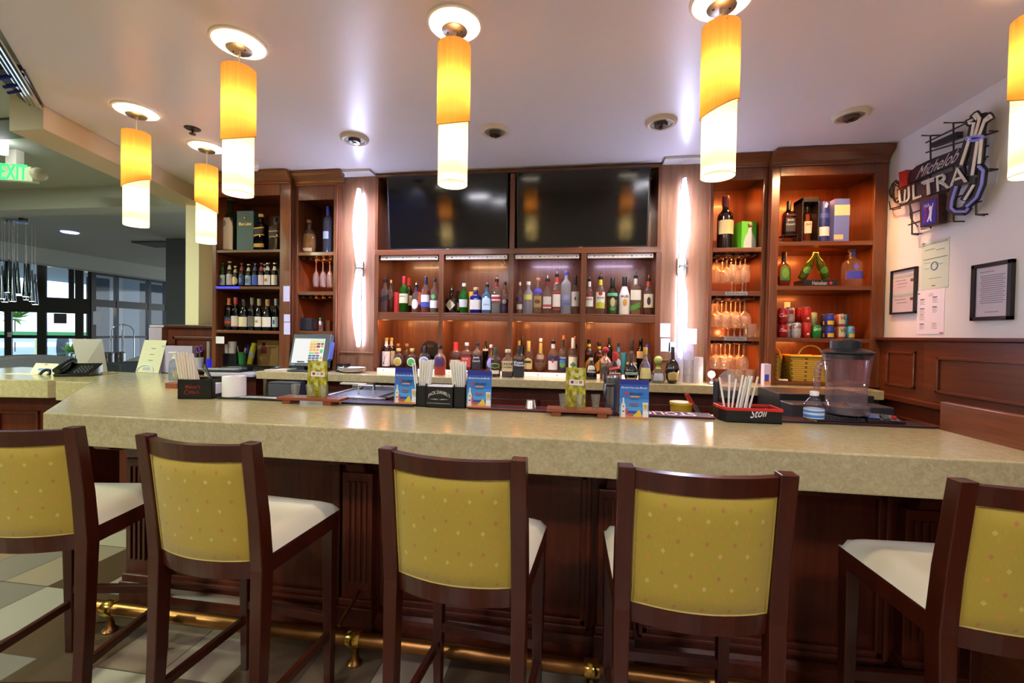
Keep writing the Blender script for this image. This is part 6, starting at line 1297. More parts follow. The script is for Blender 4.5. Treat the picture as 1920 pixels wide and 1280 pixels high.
# printed cards advertising blended drinks
def bcard(lb,x0,x1,yt,yb,z):
    P0=PZ(x0,yb,z); P1=PZ(x1,yb,z); Y=(P0.y+P1.y)/2; xa,xb=XY(x0,(yt+yb)/2,Y),XY(x1,(yt+yb)/2,Y); h=PY((x0+x1)/2,yt,Y).z-z; w=xb-xa
    t=thing('drink_card',lb,'card',((xa+xb)/2,Y,z),0,'blue printed drink cards')
    lean=.012
    pt=lambda u,v,k=0:Vector((xa+w*u,Y+lean*v-.0008*k,z+.0005+h*v))
    def q(u0,u1,v0,v1,hx,nm,k=1,lbl=None): part(nm,MB().quad(pt(u0,v0,k),pt(u1,v0,k),pt(u1,v1,k),pt(u0,v1,k)),M(hx,.35),cd,label=lbl)
    cd=part('card',MB().hexa([pt(0,0),pt(1,0),pt(1,0)+Vector((0,.003,0)),pt(0,0)+Vector((0,.003,0)),pt(0,1),pt(1,1),pt(1,1)+Vector((0,.003,0)),pt(0,1)+Vector((0,.003,0))]),M('#2f6fc0',.3),t)
    part('foot',MB().box(xa+.01,xb-.01,Y+.003,Y+.035,z+.0004,z+.004),glass('#e8f0f4',.2),t)
    q(0,1,.87,1,'#1c2a86','top_band'); q(0,1,.80,.87,'#2450a8','print_band'); q(0,1,.30,.5,'#3f86cc','print_band'); q(0,1,.06,.30,'#4f9ad2','print_band'); q(.1,.95,.13,.2,'#2a4a9a','sea_band',2); q(0,1,0,.09,'#c9835c','fruit_band',2)
    part('script_line',MB().text('Blended from the Blender',lambda u,v:pt(.05+.9*u,.77+.05*v,3)),M('#eef0f4',.5),cd)
    part('brand_word',MB().text('BACARDI',lambda u,v:pt(.35+.44*u,.605+.065*v,3)),M('#1a2238',.5),cd)
    r=.055
    b=MB(); c=[pt(.25+.065*math.cos(2*PI*i/14),.64+.065*w/h*math.sin(2*PI*i/14),3) for i in range(14)]; b.quad(*c); part('roundel',b,M('#b02a30',.5),cd)
    q(.36,.68,.545,.58,'#c9964a','print_line',3); q(.34,.66,.36,.39,'#b8383a','print_line',3); q(.38,.62,.31,.325,'#2a4a80','print_line',3); q(.34,.66,.49,.50,'#2a4a80','print_line',3)
    pr=[(r_*.075,z_*.5+.03) for r_,z_ in PROF['round'][0]]; b=MB(); b.quad(*[pt(.13+r_,z_,3) for r_,z_ in pr]+[pt(.13-r_,z_,3) for r_,z_ in reversed(pr)]); part('printed_bottle',b,M('#d8d6cc',.5),cd); q(.09,.17,.17,.2,'#3a3438','print_line',4); q(.11,.15,.29,.325,'#3a3438','print_line',4)
    q(.2,.28,.1,.26,'#c0485a','printed_glass',4)
    b=MB().quad(pt(.78,.42,3),pt(.98,.42,3),pt(.95,.22,3),pt(.81,.22,3)); part('printed_blender',b,M('#cfd4d8',.5),cd); b=MB().quad(pt(.82,.37,4),pt(.95,.37,4),pt(.93,.25,4),pt(.84,.25,4)); part('printed_drink',b,M('#c9a63a',.5),cd); q(.79,.98,.05,.21,'#dfe2e4','printed_blender_base',3)
    b=MB().quad(pt(.45,.05,3),pt(.75,.05,3),pt(.74,.18,3),pt(.66,.23,3),pt(.55,.14,3)); part('printed_bananas',b,M('#d8b830',.5),cd)
    b=MB()
    for u,v in ((.34,.1),(.42,.11)): b.quad(*[pt(u+.05*math.cos(2*PI*i/10),v+.05*w/h*math.sin(2*PI*i/10),4) for i in range(10)])
    part('printed_fruit',b,M('#b8502e',.5),cd)
bcard('blue printed drink card left of the black caddy',739,781,690,757,ZM)
bcard('blue printed drink card right of the black caddy',875,921,695,763.5,ZM)
bcard('blue printed drink card beside the steel beer tower',1162,1217,712,785,ZB+.0003)
# flight boards with shot glasses and tent cards
FW=wood('#7a3a22','#9a5232',.4,.15,'x')
def leafy():
    m,nt,b,N,L=_new('lime_drink_picture'); uv=N.new('ShaderNodeUVMap'); no=N.new('ShaderNodeTexNoise'); no.inputs['Scale'].default_value=4.5; no.inputs['Detail'].default_value=3
    L.new(uv.outputs[0],no.inputs['Vector']); cr=N.new('ShaderNodeValToRGB'); e=cr.color_ramp.elements; e[0].position=.3; e[0].color=lin('#4f5210'); e[1].position=.72; e[1].color=lin('#d3cf9a')
    for p_,c_ in ((.45,'#8f8a1c'),(.56,'#b8a83a')): x=e.new(p_); x.color=lin(c_)
    L.new(no.outputs['Fac'],cr.inputs['Fac']); L.new(cr.outputs['Color'],b.inputs['Base Color']); b.inputs['Roughness'].default_value=.35; return m
LEAF=leafy()
SHOT=glass('#fafcfa',.16,1.8,.05,'#f4f8f8')
def flight(nm,pl,pr,xl,xr,glasses,card,cardlb):
    a=PZ(*pl,ZB); b_=PZ(*pr,ZB); y=(a.y+b_.y)/2; x0,x1=XY(xl,750,y),XY(xr,765,y); zt=ZB+.036
    t=thing('flight_board',nm,'board',((x0+x1)/2,y,ZB)); part('board',MB().box(x0,x1,y-.012,y+.085,ZB+.021,zt),FW,t,bevel=.002)
    for xm in (a.x,b_.x): part('foot',MB().box(xm-.022,xm+.022,y-.005,y+.078,ZB+.0003,ZB+.021),FW,t,bevel=.002)
    for (x,yt,yb,w,lb) in glasses:
        yy=y+.018; P=PY(x,yt,yy); h=P.z-zt; r=w*depth(P)/F/2
        solo('shot_glass',MB().lathe([(0,.001),(r*.68,.0005),(r*.7,.012),(r,h),(r*.9,h),(r*.62,.016),(0,.014)],(P.x,yy,zt),20),SHOT,lb,'shot glass','shot glasses on the flight boards',smooth=True)
    xa,xb,yt,yb=card; yy=y+.062; A=PY(xa,yt,yy); B=PY(xb,yt,yy)
    c=thing('tent_card',cardlb,'tent card',((A.x+B.x)/2,yy,zt)); h=A.z-zt; w=B.x-A.x
    part('front_leaf',MB().grid(lambda u,v:(A.x+w*u,yy+.008*v,zt+.0005+h*v),2,2),LEAF,c); part('rear_leaf',MB().quad((A.x,yy+.022,zt+.0005),(B.x,yy+.022,zt+.0005),(B.x,yy+.0085,zt+h),(A.x,yy+.0085,zt+h)),M('#a9a03a',.5),c)
    lv=lambda u,v,k:Vector((A.x+w*u,yy+.008*v-.0006*k,zt+h*v))
    part('white_label',MB().quad(lv(.17,.56,1),lv(.9,.55,1),lv(.9,.69,1),lv(.17,.70,1)),M('#dcdce2',.5),c)
    for u,hx in ((.26,'#8a2c2c'),(.47,'#cdb88a'),(.68,'#c07a2a')): part('pictured_glass',MB().quad(lv(u,.60,2),lv(u+.13,.60,2),lv(u+.15,.67,2),lv(u-.01,.67,2)),M(hx,.5),c)
    bb=MB()
    for u in (.36,.56,.74): bb.quad(*[lv(u+.12*math.cos(2*PI*i/12),.86+.12*w/h*math.sin(2*PI*i/12)-(.05 if u==.56 else 0),.5) for i in range(12)])
    part('pictured_limes',bb,M('#c3c67a',.5),c)
flight('left reddish wooden flight board on the bar',(537,757),(614,760),521,638,((554,720,745,16.5,'left shot glass on the left flight board'),(582,721,746,16.5,'middle shot glass on the left flight board'),(607,722,746,16,'right shot glass on the left flight board')),(576,612,676,742),'lime drink tent card on the left flight board')
flight('right reddish wooden flight board on the bar beside the beer tower',(1043,780),(1129,784),1025,1148,((1056,738,762,17,'left shot glass on the right flight board'),(1087,739,764,17.5,'middle shot glass on the right flight board'),(1117,739.5,765,18,'right shot glass on the right flight board')),(1061,1099,689,761),'lime drink tent card on the right flight board')
p=PZ(996,763,ZM); solo('metal_cup',MB().lathe([(.0285,0),(.027,.004),(.022,.036),(.020,.040),(0,.040)],(p.x,2.18,ZM),24),M('#c0bcb6',.22,1),'upturned polished metal cup on the red edged bar mat','cup',smooth=True)
# draft towers
def tower(lb,x,yt,w,Y,h0,m,tapx):
    P=PY(x,yt,Y); r=w*depth(P)/F/2; t=thing('beer_tower',lb,'beer tower',(P.x,Y,h0)); n=40; H=P.z-h0
    b=MB(); b.grid(lambda u,v:(P.x+(r*(1+.02*math.cos(16*2*PI*u)))*math.cos(2*PI*u),Y+(r*(1+.02*math.cos(16*2*PI*u)))*math.sin(2*PI*u),h0+H*v),96,2); part('column',b,m,t,smooth=True)
    part('cap',MB().lathe([(r*1.04,-.006),(r*1.04,.002),(r*.9,.008),(0,.009)],(P.x,Y,P.z),30),m,t,smooth=True); part('flange',MB().lathe([(0,0),(r*1.25,0),(r*1.25,.006),(r,.008),(0,.008)],(P.x,Y,h0),30),m,t,smooth=True)
    for tx in tapx:
        q=PY(tx,P.z and 700,Y); zf=P.z-.035; s=1 if q.x>P.x else -1
        f=part('faucet',MB().tube([(P.x,Y-r*.9,zf),(q.x,Y-r-.02,zf),(q.x,Y-r-.03,zf-.02),(q.x,Y-r-.032,zf-.055)],[.011,.011,.01,.007],12),M('#6a6a70',.25,1),t,smooth=True)
        part('tap_handle',MB().lathe([(.005,0),(.008,.01),(.005,.03),(.007,.05),(.006,.055),(0,.056)],(q.x,Y-r-.022,zf+.008),12),M('#4a4a50',.3,.6),f,smooth=True)
    return t
tower('ribbed steel beer tower with a tap on the bar right of the flight board',1150,706,27,2.19,ZM,M('#8d8c92',.3,1),(1133,))
tower('slim dark steel post with tap behind the red rimmed caddy',1343.5,716,11,2.27,.95,M('#4a4a52',.35,.8),())
# black tray caddy with red rim and white script
S0=PZ(1362,789,ZB); S1=PZ(1466,795,ZB); Yf=2.075; x0,x1=XY(1362,775,Yf),XY(1467,775,Yf); xl=XY(1345,765,2.15); zt=PY(1415,765,Yf).z
sk=thing('bar_caddy','black plastic bar caddy with red rim and white script, holding straws','caddy',((x0+x1)/2,Yf,ZB))
ply=[(x0,Yf),(x1,Yf),(x1+.002,Yf+.13),(xl,Yf+.13),(xl,Yf+.055)]
def ringwall(b,poly,th,z0,z1):
    c=Vector((sum(p[0] for p in poly)/len(poly),sum(p[1] for p in poly)/len(poly))); n=len(poly)
    ins=[tuple(c+(Vector(p)-c)*(1-th/(Vector(p)-c).length)) for p in poly]
    for i in range(n):
        j=(i+1)%n; b.hexa([(poly[i][0],poly[i][1],z0),(poly[j][0],poly[j][1],z0),(ins[j][0],ins[j][1],z0),(ins[i][0],ins[i][1],z0),(poly[i][0],poly[i][1],z1),(poly[j][0],poly[j][1],z1),(ins[j][0],ins[j][1],z1),(ins[i][0],ins[i][1],z1)])
    return b
b=ringwall(MB(),ply,.006,ZB+.0005,zt-.014); b.prism(ply,ZB+.0005,ZB+.006); part('tray',b,BP,sk,bevel=.002)
part('rim',ringwall(MB(),[(p[0]+(.003 if p[0]>x0 else -.003),p[1]+(-.003 if p[1]<Yf+.1 else .003)) for p in ply],.009,zt-.014,zt),M('#c8281e',.35),sk,bevel=.002,label='bright red rim')
xm=(x0+x1)/2+.012
part('lettering',MB().text('Stoli',lambda u,v:(xm-.028+.072*u,Yf-.001,ZB+.022+.038*v+.012*u)),M('#e2e2e6',.5),sk,label='white script')
part('divider',MB().box(x0+.06,x0+.064,Yf+.007,Yf+.122,ZB+.006,zt-.02).box(x0+.06,x1-.006,Yf+.07,Yf+.074,ZB+.006,zt-.02),BP,sk)
for i,(xb,xt,yt) in enumerate(((1362,1349,707),(1366,1368,702),(1371,1380,710),(1378,1393,703),(1383,1399,706),(1386,1405,704),(1393,1408,707),(1396,1410,705),(1401,1421,706))):
    yb=2.12+.012*(i%3); A=PY(xb,748,yb); A.z=ZB+.012; straw('white straw fanned out in the red rimmed caddy','straws in the red rimmed caddy',A,PY(xt,yt,yb+.02),STR,.0046)
# napkin caddy at the left with red lettering
a=Vector((-2.128,2.067)); ux=(Vector((-1.957,2.11))-a); Lx=ux.length; ux.normalize(); uy=Vector((-ux.y,ux.x)); zt=PY(398,711.5,2.11).z; Dp=.145
def mk(u,v,z): q=a+ux*u+uy*v; return Vector((q.x,q.y,z))
def mbx(b,u0,u1,v0,v1,z0,z1): return b.hexa([mk(u0,v0,z0),mk(u1,v0,z0),mk(u1,v1,z0),mk(u0,v1,z0),mk(u0,v0,z1),mk(u1,v0,z1),mk(u1,v1,z1),mk(u0,v1,z1)])
mm=thing('bar_caddy','black napkin caddy with dark red lettering beside the white paper roll','caddy',(-2.04,2.12,ZB)); z0=ZB+.0005
b=MB(); mbx(b,0,Lx,0,.006,z0,zt); mbx(b,0,Lx,Dp-.006,Dp,z0,zt); mbx(b,0,.006,0,Dp,z0,zt); mbx(b,0,Lx,0,Dp,z0,z0+.006)
# right side with a window
mbx(b,Lx-.006,Lx,0,.03,z0,zt); mbx(b,Lx-.006,Lx,Dp-.03,Dp,z0,zt); mbx(b,Lx-.006,Lx,.03,Dp-.03,z0,z0+.022); mbx(b,Lx-.006,Lx,.03,Dp-.03,zt-.018,zt); mbx(b,.10,.104,.006,Dp-.006,z0,zt-.003); part('box',b,BP,mm)
b=MB(); mbx(b,.108,Lx-.008,.01,Dp-.01,z0+.007,zt-.03); part('napkin_stack',b,PAPER,mm)
rd=M('#8a1c14',.5)
part('lettering',MB().text("Maker's",lambda u,v:mk(.04+.075*u,-.001,ZB+.057+.022*v)),rd,mm,label='dark red lettering'); part('lettering',MB().text("Mark",lambda u,v:mk(.062+.05*u,-.001,ZB+.028+.02*v)),rd,mm)
r_=[mk(.046+.011*math.cos(2*PI*i/12),-.001,ZB+.038+.011*math.sin(2*PI*i/12)) for i in range(12)]; part('seal_ring',MB().tube(r_,.0014,5,closed=True),rd,mm)
Ya=2.11
pts=[(mk(.012+.075*((i%7)+.5)/7,.02+.03*(i//7),z0+.008)) for i in range(21)]
rnd=random.Random(9)
for i,pb in enumerate(pts):
    u=((i%7)+.5)/7; pt_=PY(326+38*u,662+rnd.uniform(-3,4)+(4 if u<.2 else 0),pb.y+.01); straw('cream wrapped straw standing in the red lettered caddy','straws in the red lettered caddy',pb,pt_,STR2,.0046)
b=MB()
q0=mk(.10,.12,zt-.02); part('pen_holder',MB().tube([mk(.11,Dp-.03,zt-.02),PY(384,684,2.25)],.008,6).tube([mk(.12,Dp-.03,zt-.02),PY(379,690,2.25)],.006,6),BP,mm)
P=PZ(447,741,ZM); r=19.5*depth(P)/F; pc=Vector((P.x-.012,2.183,ZM)); H=PY(447,705,2.18).z-ZM
t=thing('paper_roll','white paper towel roll standing on the bar beside the left caddy','paper roll',pc); part('roll',MB().lathe([(r*.42,0),(r,0),(r*1.0,H-.004),(r*.97,H),(r*.42,H),(r*.42,0)],pc,36),M('#e4e2e0',.75),t,smooth=True); part('cardboard_core',MB().lathe([(r*.41,.0005),(r*.41,H-.002)],pc,24),M('#8a6a44',.7),t,smooth=True)
# wooden block with toothpicks, pump bottle
P=PZ(322,728,ZB); t=thing('wood_block','small reddish wood block carrying the toothpick glass','block',(P.x,P.y+.05,ZB)); zt=ZB+.034
part('block',MB().box(P.x-.05,P.x+.035,P.y,P.y+.09,ZB+.0004,zt),FW,t,bevel=.002)
gp=Vector((P.x-.012,P.y+.04,zt)); solo('shot_glass',MB().lathe([(0,.001),(.020,.0005),(.021,.012),(.029,.062),(.027,.062),(.019,.014),(0,.013)],gp,20),SHOT,'shot glass of toothpicks on the small wood block','shot glass',smooth=True)
for i in range(14):
    an=i*2.4; k=.004+.010*((i*7)%5)/5; solo('toothpick',MB().tube([gp+Vector((k*.6*math.cos(an),k*.6*math.sin(an),.017)),gp+Vector((k*1.7*math.cos(an),k*1.7*math.sin(an),.075+.004*(i%3)))],.0012,5),M('#cdb98a',.6),'wooden toothpick in the shot glass on the wood block','toothpick','toothpicks in the shot glass')
P=PZ(320,713,ZB); pc=Vector((P.x,P.y+.03,ZB)); H=PY(320,659,pc.y).z-ZB; t=thing('pump_bottle','clear sanitizer pump bottle behind the toothpick glass','pump bottle',pc)
part('bottle',MB().lathe([(0,0.0005),(.034,.0005),(.036,.01),(.036,H*.58),(.028,H*.68),(.013,H*.72),(.013,H*.76)],pc,22),glass('#e8eef4',.4,1.2,.15,'#dfe6ee'),t,smooth=True); part('gel',MB().lathe([(0,.004),(.033,.004),(.033,H*.45),(0,H*.45)],pc,20),liquid('#dfe6ee'),t,smooth=True)
part('pump',MB().lathe([(0,H*.75),(.015,H*.75),(.015,H*.82),(.005,H*.83),(.005,H*.94),(.012,H*.95),(.012,H),(0,H)],pc,16).tube([pc+Vector((0,0,H*.97)),pc+Vector((-.04,-.005,H*.97)),pc+Vector((-.045,-.005,H*.94))],.005,8),WHITE,t,smooth=True)
# leaning sign holders at the left
def signholder(lb,q,m,txt,z):
    bl,br=PZ(*q[3],z),PZ(*q[2],z); 
    tl=PY(*q[0],bl.y+.05); tr=PY(*q[1],br.y+.05)
    t=thing('sign_holder',lb,'sign holder',((bl.x+br.x)/2,(bl.y+br.y)/2,z)); n=Vector((0,.004,0)); up=Vector((0,0,.0006))
    part('panel',MB().hexa([bl+up,br+up,br+n+up,bl+n+up,tl,tr,tr+n,tl+n]),m,t)
    part('foot',MB().hexa([bl+up,br+up,br+Vector((0,.075,0))+up,bl+Vector((0,.075,0))+up,bl+up*5,br+up*5,br+Vector((0,.075,0))+up*5,bl+Vector((0,.075,0))+up*5]),glass('#e8eef4',.2),t)
    f=lambda u,v,k=1:bl+(br-bl)*u+(tl-bl)*v+(tr-tl-br+bl)*u*v+Vector((0,-.0012*k,0))
    for (u0,u1,v0,v1,hx) in txt: part('print_line',MB().quad(f(u0,v0),f(u1,v0),f(u1,v1),f(u0,v1)),M(hx,.5),t)
    return t,f
t,f=signholder('cream leaning sign holder with three short lines beside the pump bottle',[(271,637),(312.5,638),(297,699.5),(254,698)],M('#ddd9bd',.4),((.42,.62,.73,.755,'#9a967a'),(.42,.62,.55,.575,'#9a967a'),(.42,.62,.37,.395,'#9a967a')),ZB)
b=MB(); b.tube([f(.5+.36*math.cos(PI*i/16)-.1,.04+.20*math.sin(PI*i/16),2) for i in range(17)],.005,6); part('arch_logo',b,M('#d4dcf2',.4),t); part('logo_shade',MB().quad(f(.26,.08,1),f(.62,.08,1),f(.56,.17,1),f(.3,.17,1)),M('#b4bac8',.4),t)
signholder('blank cream sign holder seen from behind, beside the telephone',[(134,635),(191,635.5),(201,697),(150,700)],M('#cbc7bd',.45),(),1.066)
# telephone
P=PZ(148,704,1.066); T=Matrix.Translation(Vector((P.x,P.y,1.066)))@Matrix.Rotation(R_(28),4,'Z')
t=thing('telephone','black desk telephone with coiled cord on the host counter','telephone',(P.x,P.y,1.066))
part('base',MB(T).hexa([(-.11,-.10,.0006),(.11,-.10,.0006),(.11,.10,.0006),(-.11,.10,.0006),(-.11,-.10,.022),(.11,-.10,.022),(.11,.10,.095),(-.11,.10,.095)]),BLACKG,t,bevel=.006)
b=MB(T)
for i in range(4):
    for j in range(4): yy=-.07+j*.03; zz=.022+(yy+.10)*.365; b.box(.0+i*.022,.0+i*.022+.014,yy,yy+.018,zz,zz+.010)
part('keys',b,M('#4a4c50',.4),t)
part('handset',MB(T).tube([(-.085,-.11,.048),(-.085,-.07,.066),(-.085,-.02,.088),(-.085,.04,.108),(-.085,.085,.118),(-.085,.11,.112)],[.024,.021,.016,.016,.022,.024],12),BLACKG,t,smooth=True)
P2=PZ(95,702,1.066); part('coil_cord',MB().tube([Vector((P2.x-.01+.042*math.cos(2*PI*i/20),P2.y-.035+.02*math.sin(2*PI*i/20),1.07+.034*math.sin(2*PI*i/20))) for i in range(20)],.011,10,closed=True),BLACK,t,smooth=True)
P=PZ(80,700,1.066); t=thing('table_tag','small cream name stand with rounded tab on the host counter','name stand',(P.x,P.y,1.066))
A=PY(56,697,P.y); B=PY(104,682,P.y); part('plate',MB().hexa([(A.x,P.y,1.0665),(B.x-.01,P.y,1.0665),(B.x-.01,P.y+.04,1.0665),(A.x,P.y+.04,1.0665),(A.x+.03,P.y+.02,B.z),(B.x,P.y+.02,B.z),(B.x,P.y+.026,B.z),(A.x+.03,P.y+.026,B.z)]),CREAM,t); part('tab',MB().lathe([(0,0),(.02,0),(.02,.004),(0,.004)],((A.x+B.x)/2+.01,P.y+.022,B.z-.006),14),CREAM,t)
part('print_line',MB().quad((A.x+.07,P.y-.0006+.004,1.09),(B.x-.05,P.y-.0006+.004,1.09),(B.x-.048,P.y+.010,1.108),(A.x+.074,P.y+.010,1.108)),M('#6a88c0',.5),t)
solo('paper_sheet',MB().box(A.x-.1,B.x-.05,P.y-.12,P.y-.02,1.0663,1.0672),M('#e2ded0',.5),'cream paper sheets lying on the host counter in front of the name stand','paper')
P=PZ(198,699,1.071); solo('pen',MB().tube([(P.x-.05,P.y-.03,1.0745),(P.x+.05,P.y+.03,1.0745)],.004,8),M('#c9a84a',.3,.6),'thin gold pen lying where the two stone counters meet','pen')
# small water bottle, blender jar, pads at the right end
P=PZ(1527,786,ZM); y=2.15; P=PY(1527,733,y); H=P.z-ZM; r=.5*33*depth(P)/F; c=(P.x,y,ZM); t=thing('water_bottle','small clear water bottle with white cap and blue label by the blender jar','bottle',c)
part('bottle',MB().lathe([(r*.85,.0005),(r*.98,.008),(r,H*.5),(r*.95,H*.6),(r*.5,H*.78),(r*.38,H*.82),(r*.38,H*.86)],c,24),glass('#eef2f6',.5,1.4),t,smooth=True)
part('label',MB().lathe([(r*1.01,H*.10),(r*1.01,H*.42)],c,24),M('#bcd0e8',.5),t,smooth=True)
b=MB(); b.lathe([(r*1.02,H*.30),(r*1.02,H*.36)],c,24).lathe([(r*1.02,H*.13),(r*1.02,H*.22)],c,24); part('blue_stripe',b,M('#3a7ac8',.5),t,smooth=True); part('cap',MB().lathe([(r*.44,H*.85),(r*.44,H*.98),(r*.4,H),(0,H)],c,18),M('#e8e8ea',.5),t,smooth=True)
y=2.19; P=PY(1585,690,y); s=depth(P)/F; zb_=PY(1585,772,y).z
pad=thing('blender_pad','curved black rubber pad under the clear blender jar','pad',(P.x,y,ZM)); part('pad',MB().hexa([(P.x-56*s,y-.045,ZM),(P.x+60*s,y-.045,ZM),(P.x+50*s,2.235,ZM),(P.x-45*s,2.235,ZM),(P.x-52*s,y-.05,ZM+.03),(P.x+52*s,y-.05,ZM+.014),(P.x+40*s,2.235,ZM+.016),(P.x-40*s,2.235,ZM+.032)]),M('#1a1c22',.45),pad,bevel=.006)
zj=ZM+.034; H=PY(1585,664,y).z-zj; jt=thing('blender_jar','tall clear blender jar with black lid and side handle on the black pad','blender jar',(P.x+2*s,y,zj)); JG=glass('#f0e8f0',.4,1.5,.10,'#e6d8e4'); c=(P.x+2*s,y,zj)
def jr(a,v):
    base=[(0,36),(.13,36),(.17,31),(.5,31),(.8,35),(1,38)]
    for (v0,r0),(v1,r1) in zip(base,base[1:]):
        if v0<=v<=v1: r=r0+(r1-r0)*(v-v0)/(v1-v0); break
    fl=1-.05*math.cos(4*a) if v>.2 else 1-.03*math.cos(4*a)
    return r*s*fl
part('jar',MB().grid(lambda u,v:(c[0]+jr(2*PI*u,v)*math.cos(2*PI*u),c[1]+jr(2*PI*u,v)*math.sin(2*PI*u),c[2]+H*v),64,24),JG,jt,smooth=True)
part('blade_base',MB().lathe([(0,.001),(30*s,.001),(28*s,.03),(8*s,.035),(0,.05)],c,24),M('#30303a',.3,.3),jt,smooth=True)
0 and part('measure_marks',MB().box(c[0]-.012,c[0]+.012,c[1]-31.6*s-.004,c[1]-31.5*s-.004,c[2]+H*.3,c[2]+H*.78),glass('#d8d4da',.2,1,.3),jt)
zt=c[2]+H; ld=part('lid',MB().lathe([(0,-.02),(36*s,-.02),(37*s,0),(42*s,.006),(42*s,.012),(34*s,.02),(24*s,.028),(0,.028)],(c[0],c[1],zt),36),M('#1d1f26',.4),jt,smooth=True)
part('lid_plug',MB().lathe([(24*s,.026),(24*s,.06),(21*s,.066),(0,.07)],(c[0]-3*s,c[1],zt),30),M('#1d1f26',.4),ld,smooth=True)
part('handle',MB().tube([PY(1556,680,y),PY(1540,679,y),PY(1534,688,y),PY(1532,710,y),PY(1531,731,y)],[6*s,6*s,6*s,5.5*s,5*s],12),JG,jt,smooth=True)
part('pour_lip',MB().hexa([(c[0]+36*s,c[1]-.02,zt-.018),(c[0]+46*s,c[1]-.004,zt-.012),(c[0]+46*s,c[1]+.004,zt-.012),(c[0]+36*s,c[1]+.02,zt-.018),(c[0]+36*s,c[1]-.02,zt-.002),(c[0]+46*s,c[1]-.004,zt-.006),(c[0]+46*s,c[1]+.004,zt-.006),(c[0]+36*s,c[1]+.02,zt-.002)]),JG,jt)
def pad2(lb,xa,xb,yf,Yf,m,n,cat):
    A=PZ(xa,yf,ZM); B=PZ(xb,yf+4,ZM); x0,x1=A.x,B.x; t=thing(n,lb,cat,((x0+x1)/2,Yf,ZM)); part('body',MB().hexa([(x0,Yf,ZM),(x1,Yf,ZM),(x1,Yf+.055,ZM),(x0,Yf+.055,ZM),(x0,Yf,ZM+.012),(x1,Yf,ZM+.012),(x1,Yf+.055,ZM+.024),(x0,Yf+.055,ZM+.024)]),m,t,bevel=.003)
    b=MB(); k=int((x1-x0)/.016)
    for i in range(k):
        for j in range(2): yy=Yf+.008+.022*j; b.box(x0+.008+i*.0155,x0+.008+i*.0155+.011,yy,yy+.016,ZM+.0125+.0045*j,ZM+.0185+.0045*j)
    part('keys',b,M('#3c3e46',.4),t); return t,x1
pad2('flat black keypad on the mat in front of the blender pad',1537,1628,787,2.083,M('#121316',.35),'keypad','keypad') if False else None
t,_x=pad2('flat black keypad lying on the mat below the blender jar',1540,1626,790,2.128,M('#121316',.35),'keypad','keypad')
x0=_x+.004; t=thing('card_terminal','black card terminal with blue screen and red key, right of the keypad','card terminal',(x0+.08,2.15,ZM)); part('body',MB().hexa([(x0,2.13,ZM),(x0+.155,2.13,ZM),(x0+.145,2.2,ZM),(x0,2.2,ZM),(x0,2.13,ZM+.02),(x0+.155,2.13,ZM+.012),(x0+.145,2.2,ZM+.03),(x0,2.2,ZM+.044)]),BLACKG,t,bevel=.004)
part('screen',MB().hexa([(x0+.01,2.14,ZM+.024),(x0+.06,2.14,ZM+.0215),(x0+.06,2.185,ZM+.034),(x0+.01,2.185,ZM+.0385),(x0+.01,2.14,ZM+.026),(x0+.06,2.14,ZM+.0235),(x0+.06,2.185,ZM+.036),(x0+.01,2.185,ZM+.0405)]),M('#3a5a98',.2),t); part('red_key',MB().box(x0+.125,x0+.138,2.165,2.18,ZM+.018,ZM+.031),M('#c82a28',.4),t); part('keys',MB().box(x0+.08,x0+.092,2.15,2.165,ZM+.018,ZM+.028).box(x0+.097,x0+.109,2.15,2.165,ZM+.017,ZM+.027).box(x0+.08,x0+.092,2.17,2.185,ZM+.024,ZM+.034).box(x0+.097,x0+.109,2.17,2.185,ZM+.022,ZM+.032),M('#5a5e68',.4),t)
# under-bar equipment between the bar and the back counter
sx0,sx1=XY(622,740,2.55),XY(742,740,2.55); zs=PY(690,741,2.5).z
t=thing('underbar_sink','stainless under bar ice sink with white lid handle behind the purple mat','sink',((sx0+sx1)/2,2.6,0)); part('body',MB().box(sx0,sx1,2.40,2.86,0,zs-.02),M('#8a909c',.3,.9),t); part('rim',MB().box(sx0,sx1,2.40,2.46,zs-.02,zs).box(sx0,sx1,2.80,2.86,zs-.02,zs+.02).box(sx0,sx0+.03,2.40,2.86,zs-.02,zs).box(sx1-.03,sx1,2.40,2.86,zs-.02,zs),STEEL,t,bevel=.003); part('lid',MB().box(sx0+.03,sx1-.1,2.50,2.80,zs-.019,zs-.008),M('#7d8490',.35,.8),t)
a=PY(672,737,2.62); part('lid_handle',MB().tube([(a.x,2.62,zs-.008),(a.x,2.62,zs+.045),(a.x+.1,2.62,zs+.045),(a.x+.1,2.62,zs-.008)],.006,6),WHITE,t); part('tap',MB().tube([(a.x+.05,2.74,zs),(a.x+.05,2.74,zs+.045),(a.x+.02,2.66,zs+.04),(a.x+.01,2.63,zs+.02)],.008,8),M('#5a5048',.3,.9),t,smooth=True)
a=PY(640,733,2.7); solo('cutting_pad',MB().box(a.x-.08,a.x+.1,2.82,2.86,zs+.0205,zs+.03),M('#c9c2a0',.6),'pale cutting pad on the rear rim of the under bar sink','cutting pad')
x0,x1=XY(508,725,2.85),XY(560,725,2.85); t=thing('cash_drawer','grey metal cash drawer under the till counter','cash drawer',((x0+x1)/2,2.9,.8)); part('case',MB().box(x0,x1,2.82,2.99,.5,PY(530,716,2.85).z),M('#4a4e54',.4,.5),t); part('front',MB().box(x0+.01,x1-.01,2.812,2.82,.86,PY(530,720,2.85).z),M('#70767e',.35,.7),t)
